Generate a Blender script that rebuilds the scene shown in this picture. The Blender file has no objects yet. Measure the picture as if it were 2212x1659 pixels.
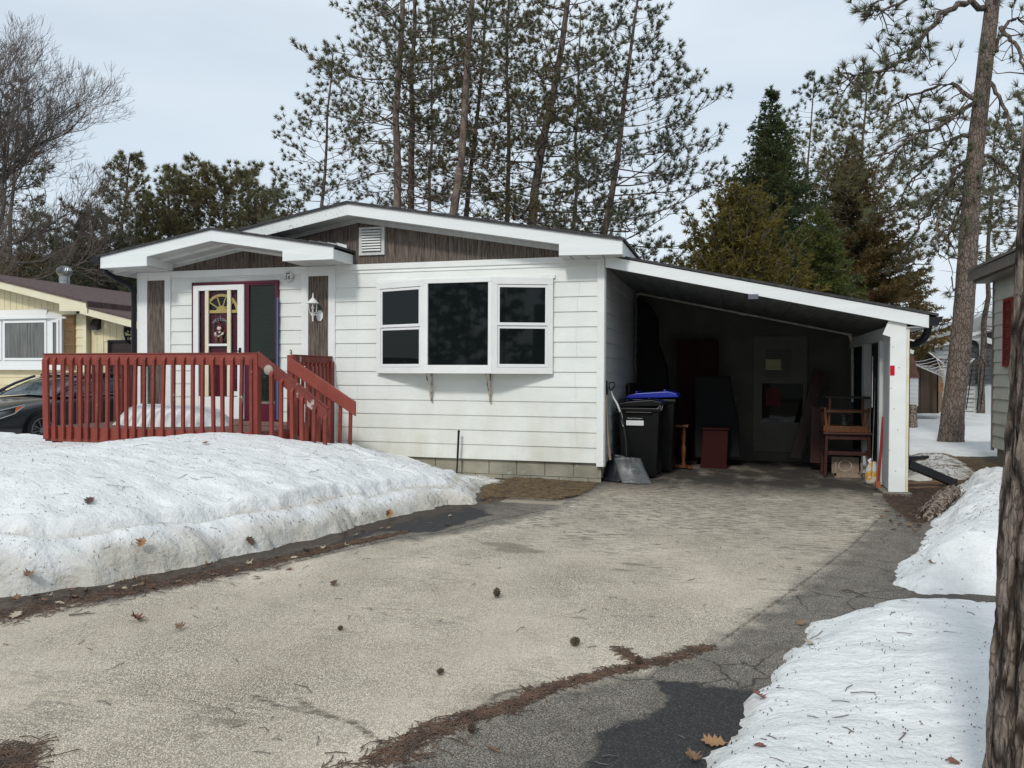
import bpy, math, random
import numpy as np
from mathutils import Vector, Matrix, noise
R = math.radians
SC = bpy.context.scene
COL = SC.collection

# ---------------------------------------------------------------- camera model
CF = 1690.0
A_, P_, Q_ = R(15.82), R(.67), R(.28)
CP = np.array([1.672, -10.376, 1.44])
_f0 = np.array([-math.sin(A_), math.cos(A_), 0]); _z = np.array([0, 0, 1.]); _r0 = np.array([math.cos(A_), math.sin(A_), 0])
FW = _f0*math.cos(P_)-_z*math.sin(P_); _u0 = _z*math.cos(P_)+_f0*math.sin(P_)
RT = _r0*math.cos(Q_)+_u0*math.sin(Q_); UP = _u0*math.cos(Q_)-_r0*math.sin(Q_)
def ray(x, y): return FW+RT*(x-1106)/CF-UP*(y-829.5)/CF
def oy(x, y, Y): d = ray(x, y); return CP+d*(Y-CP[1])/d[1]      # survey: sight line meets a wall plane
def oz(x, y, Z=0.): d = ray(x, y); return CP+d*(Z-CP[2])/d[2]    # sight line meets the ground
def ad(x, y, D): return CP+ray(x, y)*D                            # sight line at a distance

cam = bpy.data.cameras.new('camera'); co = bpy.data.objects.new('camera', cam); COL.objects.link(co)
cam.sensor_width = 36; cam.lens = 36*CF/2212; cam.clip_end = 900; cam.clip_start = .05
co.matrix_world = Matrix(((RT[0], UP[0], -FW[0], CP[0]), (RT[1], UP[1], -FW[1], CP[1]), (RT[2], UP[2], -FW[2], CP[2]), (0, 0, 0, 1)))
SC.camera = co

# ---------------------------------------------------------------- materials
def M(name, c1, c2=None, scale=4., stretch=(1, 1, 1), lo=.35, hi=.65, detail=6., rough=.7, bump=0., bscale=None, bstretch=None,
      c3=None, scale3=2., lo3=.55, hi3=.7, stretch3=(1, 1, 1), spots=None, spec=.4, metallic=0., coat=0., dist=.02, dirtz=None):
    m = bpy.data.materials.new(name); m.use_nodes = True; nt = m.node_tree; N = nt.nodes; L = nt.links
    b = N['Principled BSDF']; b.inputs['Roughness'].default_value = rough; b.inputs['Metallic'].default_value = metallic
    b.inputs['Specular IOR Level'].default_value = spec; b.inputs['Coat Weight'].default_value = coat
    b.inputs['Base Color'].default_value = (*c1, 1)
    tc = N.new('ShaderNodeTexCoord')
    def ns(sc, st, det=6., rg=.55):
        mp = N.new('ShaderNodeMapping'); mp.inputs['Scale'].default_value = st; L.new(tc.outputs['Object'], mp.inputs[0])
        n = N.new('ShaderNodeTexNoise'); n.inputs['Scale'].default_value = sc; n.inputs['Detail'].default_value = det
        n.inputs['Roughness'].default_value = rg; L.new(mp.outputs[0], n.inputs['Vector']); return n
    def ramp(src, a, z):
        r = N.new('ShaderNodeMapRange'); r.inputs[1].default_value = a; r.inputs[2].default_value = z; r.clamp = True
        L.new(src, r.inputs[0]); return r.outputs[0]
    def mix(f, a, z):
        x = N.new('ShaderNodeMix'); x.data_type = 'RGBA'
        if hasattr(f, 'is_output'): L.new(f, x.inputs[0])
        else: x.inputs[0].default_value = f
        for k, v in ((6, a), (7, z)):
            if hasattr(v, 'is_output'): L.new(v, x.inputs[k])
            else: x.inputs[k].default_value = (*v, 1)
        return x.outputs[2]
    cur = None
    if c2 is not None: cur = mix(ramp(ns(scale, stretch, detail).outputs[0], lo, hi), c1, c2)
    if c3 is not None: cur = mix(ramp(ns(scale3, stretch3, 8., .65).outputs[0], lo3, hi3), cur if cur else c1, c3)
    if dirtz is not None:                                  # (z0, z1, colour, amount): rain splash stain low on a wall
        sx = N.new('ShaderNodeSeparateXYZ'); L.new(tc.outputs['Object'], sx.inputs[0])
        g = ramp(sx.outputs[2], dirtz[1], dirtz[0]); n = ramp(ns(3., (1, 1, .4)).outputs[0], .3, .7)
        mu = N.new('ShaderNodeMath'); mu.operation = 'MULTIPLY'; L.new(g, mu.inputs[0]); L.new(n, mu.inputs[1])
        m2 = N.new('ShaderNodeMath'); m2.operation = 'MULTIPLY'; L.new(mu.outputs[0], m2.inputs[0]); m2.inputs[1].default_value = dirtz[3]
        cur = mix(m2.outputs[0], cur if cur else c1, dirtz[2])
    if spots is not None:                                  # (scale, size, colour)
        v = N.new('ShaderNodeTexVoronoi'); v.inputs['Scale'].default_value = spots[0]; L.new(tc.outputs['Object'], v.inputs['Vector'])
        cur = mix(ramp(v.outputs['Distance'], spots[1], spots[1]*.6), cur if cur else c1, spots[2])
    if cur is not None: L.new(cur, b.inputs['Base Color'])
    if bump:
        n = ns(bscale or scale*4, bstretch or stretch, 8., .6)
        bp = N.new('ShaderNodeBump'); bp.inputs['Strength'].default_value = bump; bp.inputs['Distance'].default_value = dist
        L.new(n.outputs[0], bp.inputs['Height']); L.new(bp.outputs[0], b.inputs['Normal'])
    m['nodes'] = 1
    return m
MT = {}
MT['siding'] = M('white_siding', (.775, .80, .76), (.69, .715, .675), 2.2, (1, 1, 1.5), .3, .7, rough=.55, bump=.12, bscale=25, bstretch=(.3, 1, 6), dirtz=(.3, 1.35, (.5, .45, .31), .55))
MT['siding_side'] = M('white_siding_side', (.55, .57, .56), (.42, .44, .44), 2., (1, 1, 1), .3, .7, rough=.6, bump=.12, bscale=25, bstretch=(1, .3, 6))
MT['trim'] = M('white_trim', (.79, .81, .785), (.72, .735, .71), 5., (1, 1, 1), .3, .75, rough=.5, bump=.08, bscale=40, c3=(.45, .42, .34), scale3=7., lo3=.72, hi3=.8)
MT['fascia'] = M('white_fascia_paint', (.79, .82, .805), (.72, .75, .735), 3., (.3, 1, 4), .3, .7, rough=.5, bump=.1, bscale=20, bstretch=(.3, 1, 6), c3=(.4, .39, .34), scale3=12., lo3=.73, hi3=.8)
MT['fascia_worn'] = M('weathered_fascia_paint', (.74, .77, .75), (.66, .69, .67), 3., lo=.3, hi=.7, rough=.6, c3=(.16, .17, .13), scale3=30., lo3=.6, hi3=.66)
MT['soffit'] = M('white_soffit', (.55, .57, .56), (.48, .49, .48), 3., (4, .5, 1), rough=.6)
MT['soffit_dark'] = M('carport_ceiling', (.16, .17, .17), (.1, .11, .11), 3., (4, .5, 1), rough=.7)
MT['brown'] = M('rough_sawn_brown_board', (.085, .062, .05), (.2, .165, .14), 7., (9, 9, .6), .38, .68, detail=10, rough=.85, bump=.6, bscale=30, bstretch=(6, 6, .5), c3=(.035, .027, .023), scale3=9., stretch3=(5, 5, .4), lo3=.5, hi3=.66, dist=.01)
MT['shingle'] = M('black_shingles', (.035, .034, .036), (.07, .068, .07), 14., rough=.95, bump=.5, bscale=60)
MT['shingle_brown'] = M('brown_shingles', (.07, .045, .042), (.13, .09, .085), 14., rough=.95, bump=.5, bscale=60)
MT['block'] = M('concrete_block', (.33, .31, .24), (.24, .225, .17), 3.5, rough=.9, bump=.5, bscale=45, c3=(.42, .41, .36), scale3=5., lo3=.6, hi3=.75)
MT['mortar'] = M('block_mortar', (.27, .26, .21), (.2, .19, .15), 9., rough=.95)
MT['glass'] = M('dark_window_glass', (.006, .009, .009), rough=.03, spec=.24)
MT['glass_grey'] = M('grey_window_glass', (.05, .055, .055), rough=.05, spec=.4)
MT['red'] = M('barn_red_paint', (.26, .045, .03), (.17, .028, .02), 5., (3, 3, .7), .3, .7, rough=.6, bump=.3, bscale=40, bstretch=(3, 3, .5), c3=(.3, .2, .16), scale3=14., lo3=.73, hi3=.78)
MT['red_new'] = M('fresh_red_paint', (.27, .06, .04), (.22, .046, .032), 4., rough=.55, bump=.12, bscale=40)
MT['red_worn'] = M('peeling_red_paint', (.2, .042, .03), (.14, .027, .02), 6., rough=.7, bump=.5, bscale=30, c3=(.4, .36, .31), scale3=7., stretch3=(1, 1, .45), lo3=.62, hi3=.64)
MT['deckwood'] = M('worn_red_deck_boards', (.16, .055, .045), (.27, .19, .155), 5., (1, 5, 5), .4, .65, rough=.9, bump=.5, bscale=30)
MT['burg'] = M('burgundy_paint', (.10, .008, .026), (.08, .006, .02), 3., rough=.4)
MT['cream_trim'] = M('yellowed_trim', (.66, .58, .36), (.7, .68, .56), 7., (3, 3, 1), rough=.5)
MT['gold'] = M('yellow_fanlight', (.58, .44, .17), (.5, .37, .13), 6., rough=.5)
MT['blue'] = M('blue_tape', (.03, .17, .36), rough=.5)
MT['black'] = M('black_metal', (.008, .009, .013), (.012, .012, .017), 5., rough=.4, spec=.3)
MT['blackmatte'] = M('black_matte', (.01, .01, .011), rough=.8, spec=.2)
MT['darkwall'] = M('dark_carport_panel', (.11, .108, .09), (.08, .08, .068), 2., rough=.8, spec=.1)  # white siding of the back wall, carport shade put into its colour
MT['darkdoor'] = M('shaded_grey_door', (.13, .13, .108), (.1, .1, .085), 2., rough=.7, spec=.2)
MT['pipe'] = M('galvanised_pipe', (.62, .63, .58), (.42, .42, .39), 9., rough=.45)
MT['cream'] = M('cream_siding', (.70, .62, .40), (.64, .56, .36), 3., rough=.6, bump=.1)
MT['cream_lt'] = M('cream_fascia', (.72, .68, .5), (.66, .61, .44), 3., rough=.55)
MT['shutter'] = M('brown_shutter', (.19, .1, .035), (.16, .08, .03), 5., rough=.6)
MT['vinyl'] = M('white_vinyl', (.76, .77, .76), rough=.4)
MT['curtain'] = M('sheer_curtain_behind_glass', (.17, .175, .165), (.085, .09, .085), 3., (7, 7, .4), .35, .65, rough=.12, spec=.35)
MT['darkbrown'] = M('dark_brown_door', (.022, .012, .009), (.03, .018, .013), 3., rough=.5)
MT['beige'] = M('beige_siding', (.56, .535, .46), (.5, .48, .41), 3., rough=.7, bump=.15, bscale=20, bstretch=(1, .3, 5))
MT['taupe'] = M('taupe_trim', (.2, .17, .14), (.16, .135, .112), 3., rough=.6)
MT['redshut'] = M('red_shutter', (.25, .022, .02), rough=.5)
MT['galv'] = M('galvanised_turbine', (.42, .44, .45), (.3, .31, .32), 6., rough=.35, metallic=.75)
MT['bark'] = M('pine_bark', (.13, .09, .068), (.055, .04, .033), 7., (1, 1, .35), .42, .6, rough=.95, bump=.9, bscale=13, bstretch=(1, 1, .35), c3=(.2, .155, .125), scale3=9., lo3=.58, hi3=.68, stretch3=(1, 1, .4), dist=.04)
MT['bark_near'] = M('grey_pine_bark', (.15, .122, .1), (.085, .064, .052), 9., (1, 1, .3), .4, .62, rough=.95, bump=.8, bscale=30, bstretch=(1, 1, .5), c3=(.035, .024, .02), scale3=10., lo3=.56, hi3=.63, stretch3=(1, 1, .25), dist=.02)
def barkmat(name, c1, c2, crack, sc, st=.3, bump=.9, dist=.03, e0=.06):
    m = bpy.data.materials.new(name); m.use_nodes = True; nt = m.node_tree; N = nt.nodes; L = nt.links; b = N['Principled BSDF']; b.inputs['Roughness'].default_value = .95; b.inputs['Specular IOR Level'].default_value = .15
    tc = N.new('ShaderNodeTexCoord'); mp = N.new('ShaderNodeMapping'); mp.inputs['Scale'].default_value = (1, 1, st); L.new(tc.outputs['Object'], mp.inputs[0])
    wn = N.new('ShaderNodeTexNoise'); wn.inputs['Scale'].default_value = sc*1.3; wn.inputs['Detail'].default_value = 6; L.new(mp.outputs[0], wn.inputs['Vector'])
    ws = N.new('ShaderNodeVectorMath'); ws.operation = 'SCALE'; ws.inputs[3].default_value = .55/sc*1.6; L.new(wn.outputs['Color'], ws.inputs[0])
    wa = N.new('ShaderNodeVectorMath'); wa.operation = 'ADD'; L.new(mp.outputs[0], wa.inputs[0]); L.new(ws.outputs[0], wa.inputs[1])
    def vor(k, feat):
        v = N.new('ShaderNodeTexVoronoi'); v.feature = feat; v.inputs['Scale'].default_value = sc*k; L.new(wa.outputs[0], v.inputs['Vector']); return v
    def mr(s, a, z):
        r = N.new('ShaderNodeMapRange'); r.inputs[1].default_value = a; r.inputs[2].default_value = z; L.new(s, r.inputs[0]); return r.outputs[0]
    def mix(f, a, z):
        x = N.new('ShaderNodeMix'); x.data_type = 'RGBA'; L.new(f, x.inputs[0])
        for k, v in ((6, a), (7, z)):
            if hasattr(v, 'is_output'): L.new(v, x.inputs[k])
            else: x.inputs[k].default_value = (*v, 1)
        return x.outputs[2]
    v1 = vor(1., 'DISTANCE_TO_EDGE'); v2 = vor(1., 'F1'); v3 = vor(2.7, 'DISTANCE_TO_EDGE'); sx = N.new('ShaderNodeSeparateColor'); L.new(v2.outputs['Color'], sx.inputs[0])
    fn = N.new('ShaderNodeTexNoise'); fn.inputs['Scale'].default_value = sc*6; fn.inputs['Detail'].default_value = 8; L.new(mp.outputs[0], fn.inputs['Vector'])
    col = mix(sx.outputs[0], c1, c2); col = mix(mr(fn.outputs[0], .42, .7), col, tuple(x*1.5 for x in c1)); col = mix(mr(v3.outputs['Distance'], .05, .0), col, tuple(x*.5 for x in c2)); col = mix(mr(v1.outputs['Distance'], e0, e0*.15), col, crack)
    L.new(col, b.inputs['Base Color'])
    a1 = N.new('ShaderNodeMath'); a1.operation = 'ADD'; L.new(mr(v1.outputs['Distance'], 0, .16), a1.inputs[0]); m2 = N.new('ShaderNodeMath'); m2.operation = 'MULTIPLY'; m2.inputs[1].default_value = .6; L.new(fn.outputs[0], m2.inputs[0]); L.new(m2.outputs[0], a1.inputs[1])
    bp = N.new('ShaderNodeBump'); bp.inputs['Strength'].default_value = bump; bp.inputs['Distance'].default_value = dist; L.new(a1.outputs[0], bp.inputs['Height']); L.new(bp.outputs[0], b.inputs['Normal']); return m
MT['bark'] = barkmat('pine_bark', (.19, .15, .125), (.11, .085, .072), (.07, .054, .045), 12., .3, .8, .03, .08)
MT['bark_big'] = barkmat('brown_scaly_pine_bark', (.215, .172, .142), (.14, .11, .092), (.085, .064, .052), 17., .38, .8, .02, .08)
MT['bark_near'] = barkmat('grey_furrowed_pine_bark', (.22, .178, .148), (.14, .112, .093), (.045, .033, .026), 11., .28, 1., .02, .13)
MT['barkpale'] = M('pale_flaking_bark', (.19, .145, .115), (.09, .066, .053), 7., (1, 1, .35), .42, .6, rough=.95, bump=.8, bscale=13, bstretch=(1, 1, .35), c3=(.26, .21, .17), scale3=9., lo3=.55, hi3=.65, dist=.03)
MT['barkgrey'] = M('grey_bark', (.07, .06, .054), (.12, .108, .1), 6., (1, 1, .4), rough=.95)
MT['dead'] = M('pale_dead_branch', (.2, .17, .15), (.13, .105, .09), 5., rough=.9)
def leafmat(name, a, b, c=None):
    m = M(name, a, b, .9, lo=.35, hi=.65, rough=.6, spec=.25, c3=c, scale3=.5, lo3=.5, hi3=.65)
    nt = m.node_tree; N = nt.nodes; L = nt.links; b = N['Principled BSDF']; t = N.new('ShaderNodeBsdfTranslucent'); L.new(b.inputs['Base Color'].links[0].from_socket, t.inputs[0]); x = N.new('ShaderNodeMixShader'); x.inputs[0].default_value = .42; L.new(b.outputs[0], x.inputs[1]); L.new(t.outputs[0], x.inputs[2]); L.new(x.outputs[0], N['Material Output'].inputs[0])
    return m
MT['needle'] = leafmat('pine_needles', (.21, .215, .135), (.13, .14, .09), (.17, .145, .07))
MT['needle_b'] = leafmat('blue_green_pine_needles', (.18, .195, .135), (.115, .128, .09), (.14, .13, .06))
MT['needle_y'] = leafmat('olive_pine_needles', (.23, .215, .11), (.15, .145, .078), (.19, .14, .06))
MT['needle_s'] = leafmat('pale_pine_needles', (.13, .15, .09), (.085, .1, .06), (.16, .15, .07))
MT['spruce'] = leafmat('spruce_needles', (.085, .12, .045), (.05, .075, .032), (.12, .135, .045))
MT['cedar'] = leafmat('golden_cedar_sprays', (.2, .155, .034), (.14, .115, .03), (.09, .1, .034))
MT['cedar_b'] = leafmat('bronze_cedar_sprays', (.2, .125, .045), (.13, .1, .04), (.085, .095, .038))
MT['spruce_g'] = leafmat('bright_spruce_needles', (.15, .17, .042), (.09, .11, .034))
MT['twig'] = M('twigs', (.13, .108, .096), (.19, .16, .142), 4., rough=.9)
MT['soil'] = M('bare_soil', (.1, .068, .042), (.05, .035, .023), 6., rough=.95, bump=1., bscale=25, c3=(.15, .11, .07), scale3=14., lo3=.52, hi3=.64, dist=.03)
MT['driedgrass'] = M('dry_grass', (.2, .145, .075), (.13, .09, .05), 10., rough=.9)
MT['rustneedle'] = M('rusty_fallen_needles', (.15, .09, .058), (.07, .045, .032), 10., rough=.8)
MT['leaf'] = M('dry_oak_leaf', (.24, .155, .09), (.16, .095, .055), 20., rough=.7, bump=.2)
MT['leaf_o'] = M('orange_oak_leaf', (.36, .2, .09), (.24, .13, .06), 20., rough=.7)
MT['leaf_d'] = M('dark_oak_leaf', (.06, .035, .028), (.09, .05, .035), 20., rough=.7)
MT['leaf_r'] = M('reddish_oak_leaf', (.22, .095, .06), (.16, .065, .045), 20., rough=.6)
MT['leaf_p'] = M('pale_oak_leaf', (.42, .36, .27), (.33, .27, .19), 20., rough=.7)
MT['cone'] = M('pine_cone', (.075, .05, .032), (.13, .095, .065), 40., rough=.85)
MT['concrete'] = M('concrete_curb', (.22, .205, .17), (.16, .15, .12), 6., rough=.9, bump=.3)
MT['bin'] = M('black_bin_plastic', (.004, .0045, .0045), (.006, .0065, .0065), 6., rough=.4, spec=.2)
MT['binblue'] = M('blue_bin_lid', (.004, .01, .3), (.01, .03, .34), 3., rough=.4, spec=.5)
MT['shovel'] = M('scuffed_grey_plastic', (.05, .055, .055), (.11, .115, .115), 9., (1, 5, 1), rough=.4, bump=.1, c3=(.38, .38, .37), scale3=14., lo3=.6, hi3=.7)
MT['woodh'] = M('bare_wood_handle', (.3, .23, .17), (.22, .165, .12), 8., (4, 4, .5), rough=.7)
MT['oak'] = M('orange_stained_wood', (.13, .045, .013), (.08, .028, .009), 6., (4, 4, .7), rough=.45)
MT['mahog'] = M('dark_red_wood', (.05, .013, .009), (.03, .009, .006), 6., (4, 4, .7), rough=.45)
MT['darkcloth'] = M('dark_seat_pad', (.03, .03, .03), rough=.8)
MT['maroonbox'] = M('maroon_tote', (.03, .003, .003), rough=.7, spec=.2)
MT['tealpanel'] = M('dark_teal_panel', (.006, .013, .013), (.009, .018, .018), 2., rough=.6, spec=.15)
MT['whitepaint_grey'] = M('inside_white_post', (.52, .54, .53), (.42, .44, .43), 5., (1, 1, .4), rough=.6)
MT['redplastic'] = M('red_reflector', (.5, .0, .01), rough=.35)
MT['redrod'] = M('red_handle', (.28, .02, .012), rough=.5)
MT['bag'] = M('white_feed_bag', (.62, .6, .56), (.5, .48, .44), 9., rough=.5, bump=.3, c3=(.62, .3, .02), scale3=7., lo3=.5, hi3=.53)
MT['white'] = M('plain_white', (.7, .71, .7), rough=.5)
MT['steel'] = M('bright_steel', (.5, .5, .48), rough=.3, metallic=.8)
MT['lampglass'] = M('lantern_glass', (.12, .12, .11), rough=.05, spec=.5)
MT['bulb'] = M('lamp_bulb', (.5, .5, .47), rough=.3)
MT['shed'] = M('brown_shed_boards', (.085, .058, .04), (.06, .04, .028), 4., (1, 1, .3), rough=.85)
MT['shedside'] = M('weathered_plywood', (.3, .17, .07), (.19, .105, .05), 5., (3, 3, .5), rough=.85, c3=(.12, .07, .04), scale3=5., lo3=.55, hi3=.65)
MT['redroof'] = M('red_brown_shingles', (.17, .085, .07), (.12, .06, .05), 9., rough=.95)
MT['greyshake'] = M('grey_shingles', (.075, .08, .085), (.11, .115, .12), 5., rough=.95)
MT['greysiding'] = M('pale_grey_siding', (.55, .58, .57), (.49, .52, .51), 3., rough=.6)
MT['log'] = M('split_log', (.32, .255, .2), (.06, .042, .032), 26., (1, 1, 1), .46, .54, rough=.95, bump=.9, bscale=20)
MT['plank'] = M('weathered_plank', (.2, .125, .075), (.14, .09, .055), 6., (.6, 4, 4), rough=.9)
MT['carpaint'] = M('dark_grey_car_paint', (.018, .021, .025), rough=.32, spec=.5, coat=.5, metallic=.25)
MT['tyre'] = M('tyre_rubber', (.012, .012, .013), rough=.85)
MT['alloy'] = M('dark_alloy', (.18, .19, .2), rough=.3, metallic=.8)
MT['carglass'] = M('tinted_car_glass', (.03, .045, .05), rough=.03, spec=.9)
MT['lampclear'] = M('headlamp_lens', (.09, .095, .1), rough=.08, spec=.7)
MT['amber'] = M('amber_lens', (.7, .16, .03), rough=.2)
MT['chrome'] = M('chrome_strip', (.55, .56, .57), rough=.2, metallic=.9)
MT['blind'] = M('grey_green_blinds', (.055, .068, .055), (.04, .05, .042), 2., rough=.5)
MT['blindlit'] = M('pale_blinds', (.42, .4, .25), rough=.6)
MT['blinddark'] = M('dull_blinds', (.06, .058, .045), rough=.6)
MT['redcloth'] = M('dull_red_cloth', (.11, .016, .014), rough=.8)
MT['brass'] = M('aged_brass', (.3, .25, .13), rough=.4, metallic=.6)

def glassy(name, tint=(.9, .95, .93), refl=.06):
    m = bpy.data.materials.new(name); m.use_nodes = True; nt = m.node_tree; N = nt.nodes; L = nt.links
    N.remove(N['Principled BSDF']); out = N['Material Output']
    t = N.new('ShaderNodeBsdfTransparent'); t.inputs[0].default_value = (*tint, 1)
    g = N.new('ShaderNodeBsdfGlossy'); g.inputs['Roughness'].default_value = .02
    fr = N.new('ShaderNodeFresnel'); fr.inputs[0].default_value = 1.4
    mu = N.new('ShaderNodeMath'); mu.operation = 'MULTIPLY'; mu.inputs[1].default_value = refl/.028; L.new(fr.outputs[0], mu.inputs[0])
    x = N.new('ShaderNodeMixShader'); L.new(mu.outputs[0], x.inputs[0]); L.new(t.outputs[0], x.inputs[1]); L.new(g.outputs[0], x.inputs[2]); L.new(x.outputs[0], out.inputs[0])
    return m
MT['clear'] = glassy('storm_door_glass', (.92, .93, .92), .006)
MT['clear2'] = glassy('sidelight_glass', (.8, .84, .82), .012)

# ---------------------------------------------------------------- meshes
class MB:
    def __init__(s): s.v = []; s.f = []; s.m = []; s.mi = 0; s.sm = []
    def add(s, vs, fs, smooth=False):
        o = len(s.v); s.v += [tuple(map(float, p)) for p in vs]
        for f in fs: s.f.append([i+o for i in f]); s.m.append(s.mi); s.sm.append(smooth)
        return s
    def box(s, a, b):
        (x0, y0, z0), (x1, y1, z1) = a, b
        if x0 > x1: x0, x1 = x1, x0
        if y0 > y1: y0, y1 = y1, y0
        if z0 > z1: z0, z1 = z1, z0
        return s.add([(x0, y0, z0), (x1, y0, z0), (x1, y1, z0), (x0, y1, z0), (x0, y0, z1), (x1, y0, z1), (x1, y1, z1), (x0, y1, z1)],
                     [(0, 3, 2, 1), (4, 5, 6, 7), (0, 1, 5, 4), (1, 2, 6, 5), (2, 3, 7, 6), (3, 0, 4, 7)])
    def bar(s, p, q, w, h, up=(0, 0, 1)):
        p, q, up = Vector(p), Vector(q), Vector(up); d = (q-p).normalized(); sx = d.cross(up)
        if sx.length < 1e-4: sx = d.cross(Vector((1, 0, 0)))
        sx.normalize(); u = sx.cross(d).normalized(); a = sx*w/2; b = u*h/2
        vs = [p-a-b, p+a-b, p+a+b, p-a+b, q-a-b, q+a-b, q+a+b, q-a+b]
        return s.add(vs, [(0, 1, 2, 3), (7, 6, 5, 4), (0, 4, 5, 1), (1, 5, 6, 2), (2, 6, 7, 3), (3, 7, 4, 0)])
    def tube(s, pts, rad, n=10, cap=True):
        pts = [Vector(p) for p in pts]
        if not hasattr(rad, '__len__'): rad = [rad]*len(pts)
        rings = []; prev = None
        for i, p in enumerate(pts):
            d = (pts[min(i+1, len(pts)-1)]-pts[max(i-1, 0)]).normalized()
            if prev is None: a = d.orthogonal().normalized()
            else:
                a = prev-d*prev.dot(d)
                a = a.normalized() if a.length > 1e-5 else d.orthogonal().normalized()
            prev = a; b = d.cross(a)
            rings.append([p+(a*math.cos(2*math.pi*k/n)+b*math.sin(2*math.pi*k/n))*rad[i] for k in range(n)])
        vs = [v for r in rings for v in r]
        fs = [(i*n+k, i*n+(k+1) % n, (i+1)*n+(k+1) % n, (i+1)*n+k) for i in range(len(pts)-1) for k in range(n)]
        s.add(vs, fs, True)
        if cap: o = len(vs); s.add(rings[0], [tuple(range(n))[::-1]]); s.add(rings[-1], [tuple(range(n))])
        return s
    def prism(s, poly, d):      # planar polygon (3d points) extruded by vector d
        n = len(poly); d = Vector(d); a = [Vector(p) for p in poly]; b = [p+d for p in a]
        return s.add(a+b, [tuple(range(n))[::-1], tuple(range(n, 2*n))]+[(i, (i+1) % n, n+(i+1) % n, n+i) for i in range(n)])
    def lathe(s, prof, c=(0, 0, 0), n=16, ax='z'):
        vs = []
        for r, h in prof:
            for k in range(n):
                t = 2*math.pi*k/n; a, b = r*math.cos(t), r*math.sin(t)
                vs.append({'z': (c[0]+a, c[1]+b, c[2]+h), 'y': (c[0]+a, c[1]+h, c[2]+b), 'x': (c[0]+h, c[1]+a, c[2]+b)}[ax])
        return s.add(vs, [(i*n+k, i*n+(k+1) % n, (i+1)*n+(k+1) % n, (i+1)*n+k) for i in range(len(prof)-1) for k in range(n)], True)
    def ball(s, c, r, n=10):
        if not hasattr(r, '__len__'): r = (r, r, r)
        vs = []; fs = []
        for i in range(n+1):
            for k in range(n*2):
                t, p = math.pi*i/n, math.pi*k/n
                vs.append((c[0]+r[0]*math.sin(t)*math.cos(p), c[1]+r[1]*math.sin(t)*math.sin(p), c[2]+r[2]*math.cos(t)))
        for i in range(n):
            for k in range(n*2): fs.append((i*2*n+k, (i+1)*2*n+k, (i+1)*2*n+(k+1) % (2*n), i*2*n+(k+1) % (2*n)))
        return s.add(vs, fs, True)

def worldloc(o):
    p = Vector((0, 0, 0))
    while o is not None: p += o.location; o = o.parent
    return p
def put(name, mb, mats, parent=None, local=False, bevel=0., loc=None, label=None, kind=None):
    """link a mesh builder as one mesh object; coordinates are world ones unless local"""
    me = bpy.data.meshes.new(name)
    off = (0, 0, 0)
    if loc is not None: off = loc
    elif parent is not None and not local: off = worldloc(parent)
    vs = [(v[0]-off[0], v[1]-off[1], v[2]-off[2]) for v in mb.v] if any(off) else mb.v
    me.from_pydata(vs, [], mb.f)
    if not isinstance(mats, (list, tuple)): mats = [mats]
    for m in mats: me.materials.append(m)
    me.polygons.foreach_set('material_index', mb.m); me.polygons.foreach_set('use_smooth', mb.sm)
    me.update()
    o = bpy.data.objects.new(name, me); COL.objects.link(o)
    if parent is not None: o.parent = parent
    elif loc is not None: o.location = loc
    if bevel:
        b = o.modifiers.new('bevel', 'BEVEL'); b.width = bevel; b.segments = 2; b.limit_method = 'ANGLE'
    if label: o['label'] = label
    if kind: o['kind'] = kind
    return o
def thing(name, label, cat, loc=(0, 0, 0), rz=0., group=None):
    o = bpy.data.objects.new(name, None); COL.objects.link(o); o.location = loc; o.rotation_euler = (0, 0, rz)
    o.empty_display_size = .2; o['label'] = label; o['category'] = cat
    if group: o['group'] = group
    return o
def tag(o, label, cat, group=None, kind=None):
    o['label'] = label; o['category'] = cat
    if group: o['group'] = group
    if kind: o['kind'] = kind
    return o
def npmesh(name, v, f, mat, parent=None, attrs=None, smooth=False, loc=None):
    """v (n,3) f (m,k) arrays"""
    v = np.asarray(v, np.float32).copy(); f = np.asarray(f, np.int32)
    if loc is not None: v -= np.array(loc, np.float32)
    elif parent is not None: v -= np.array(worldloc(parent), np.float32)
    me = bpy.data.meshes.new(name); me.vertices.add(len(v)); me.vertices.foreach_set('co', v.ravel())
    k = f.shape[1]; me.loops.add(f.size); me.loops.foreach_set('vertex_index', f.ravel())
    me.polygons.add(len(f)); me.polygons.foreach_set('loop_start', np.arange(0, f.size, k, dtype=np.int32))
    try: me.polygons.foreach_set('loop_total', np.full(len(f), k, np.int32))
    except Exception: pass
    if smooth: me.polygons.foreach_set('use_smooth', np.ones(len(f), bool))
    me.update(calc_edges=True); me.materials.append(mat)
    if attrs:
        for n, a in attrs.items():
            at = me.attributes.new(n, 'FLOAT', 'POINT'); at.data.foreach_set('value', np.asarray(a, np.float32))
    o = bpy.data.objects.new(name, me); COL.objects.link(o)
    if parent is not None: o.parent = parent
    elif loc is not None: o.location = loc
    return o
def text(s, size, mat, name, parent, loc, rot=(math.pi/2, 0, 0), ext=.002, sx=1.):
    c = bpy.data.curves.new(name, 'FONT'); c.body = s; c.size = size; c.extrude = ext; c.align_x = 'CENTER'; c.align_y = 'CENTER'
    t = bpy.data.objects.new(name, c); COL.objects.link(t); bpy.context.view_layer.update()
    me = bpy.data.meshes.new_from_object(t); COL.objects.unlink(t); bpy.data.objects.remove(t)
    me.materials.clear(); me.materials.append(mat)
    o = bpy.data.objects.new(name, me); COL.objects.link(o); o.parent = parent
    o.location = Vector(loc)-(worldloc(parent) if parent and not parent.get('loc') else Vector()); o.rotation_euler = rot; o.scale = (sx, 1, 1)
    return o
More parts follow.
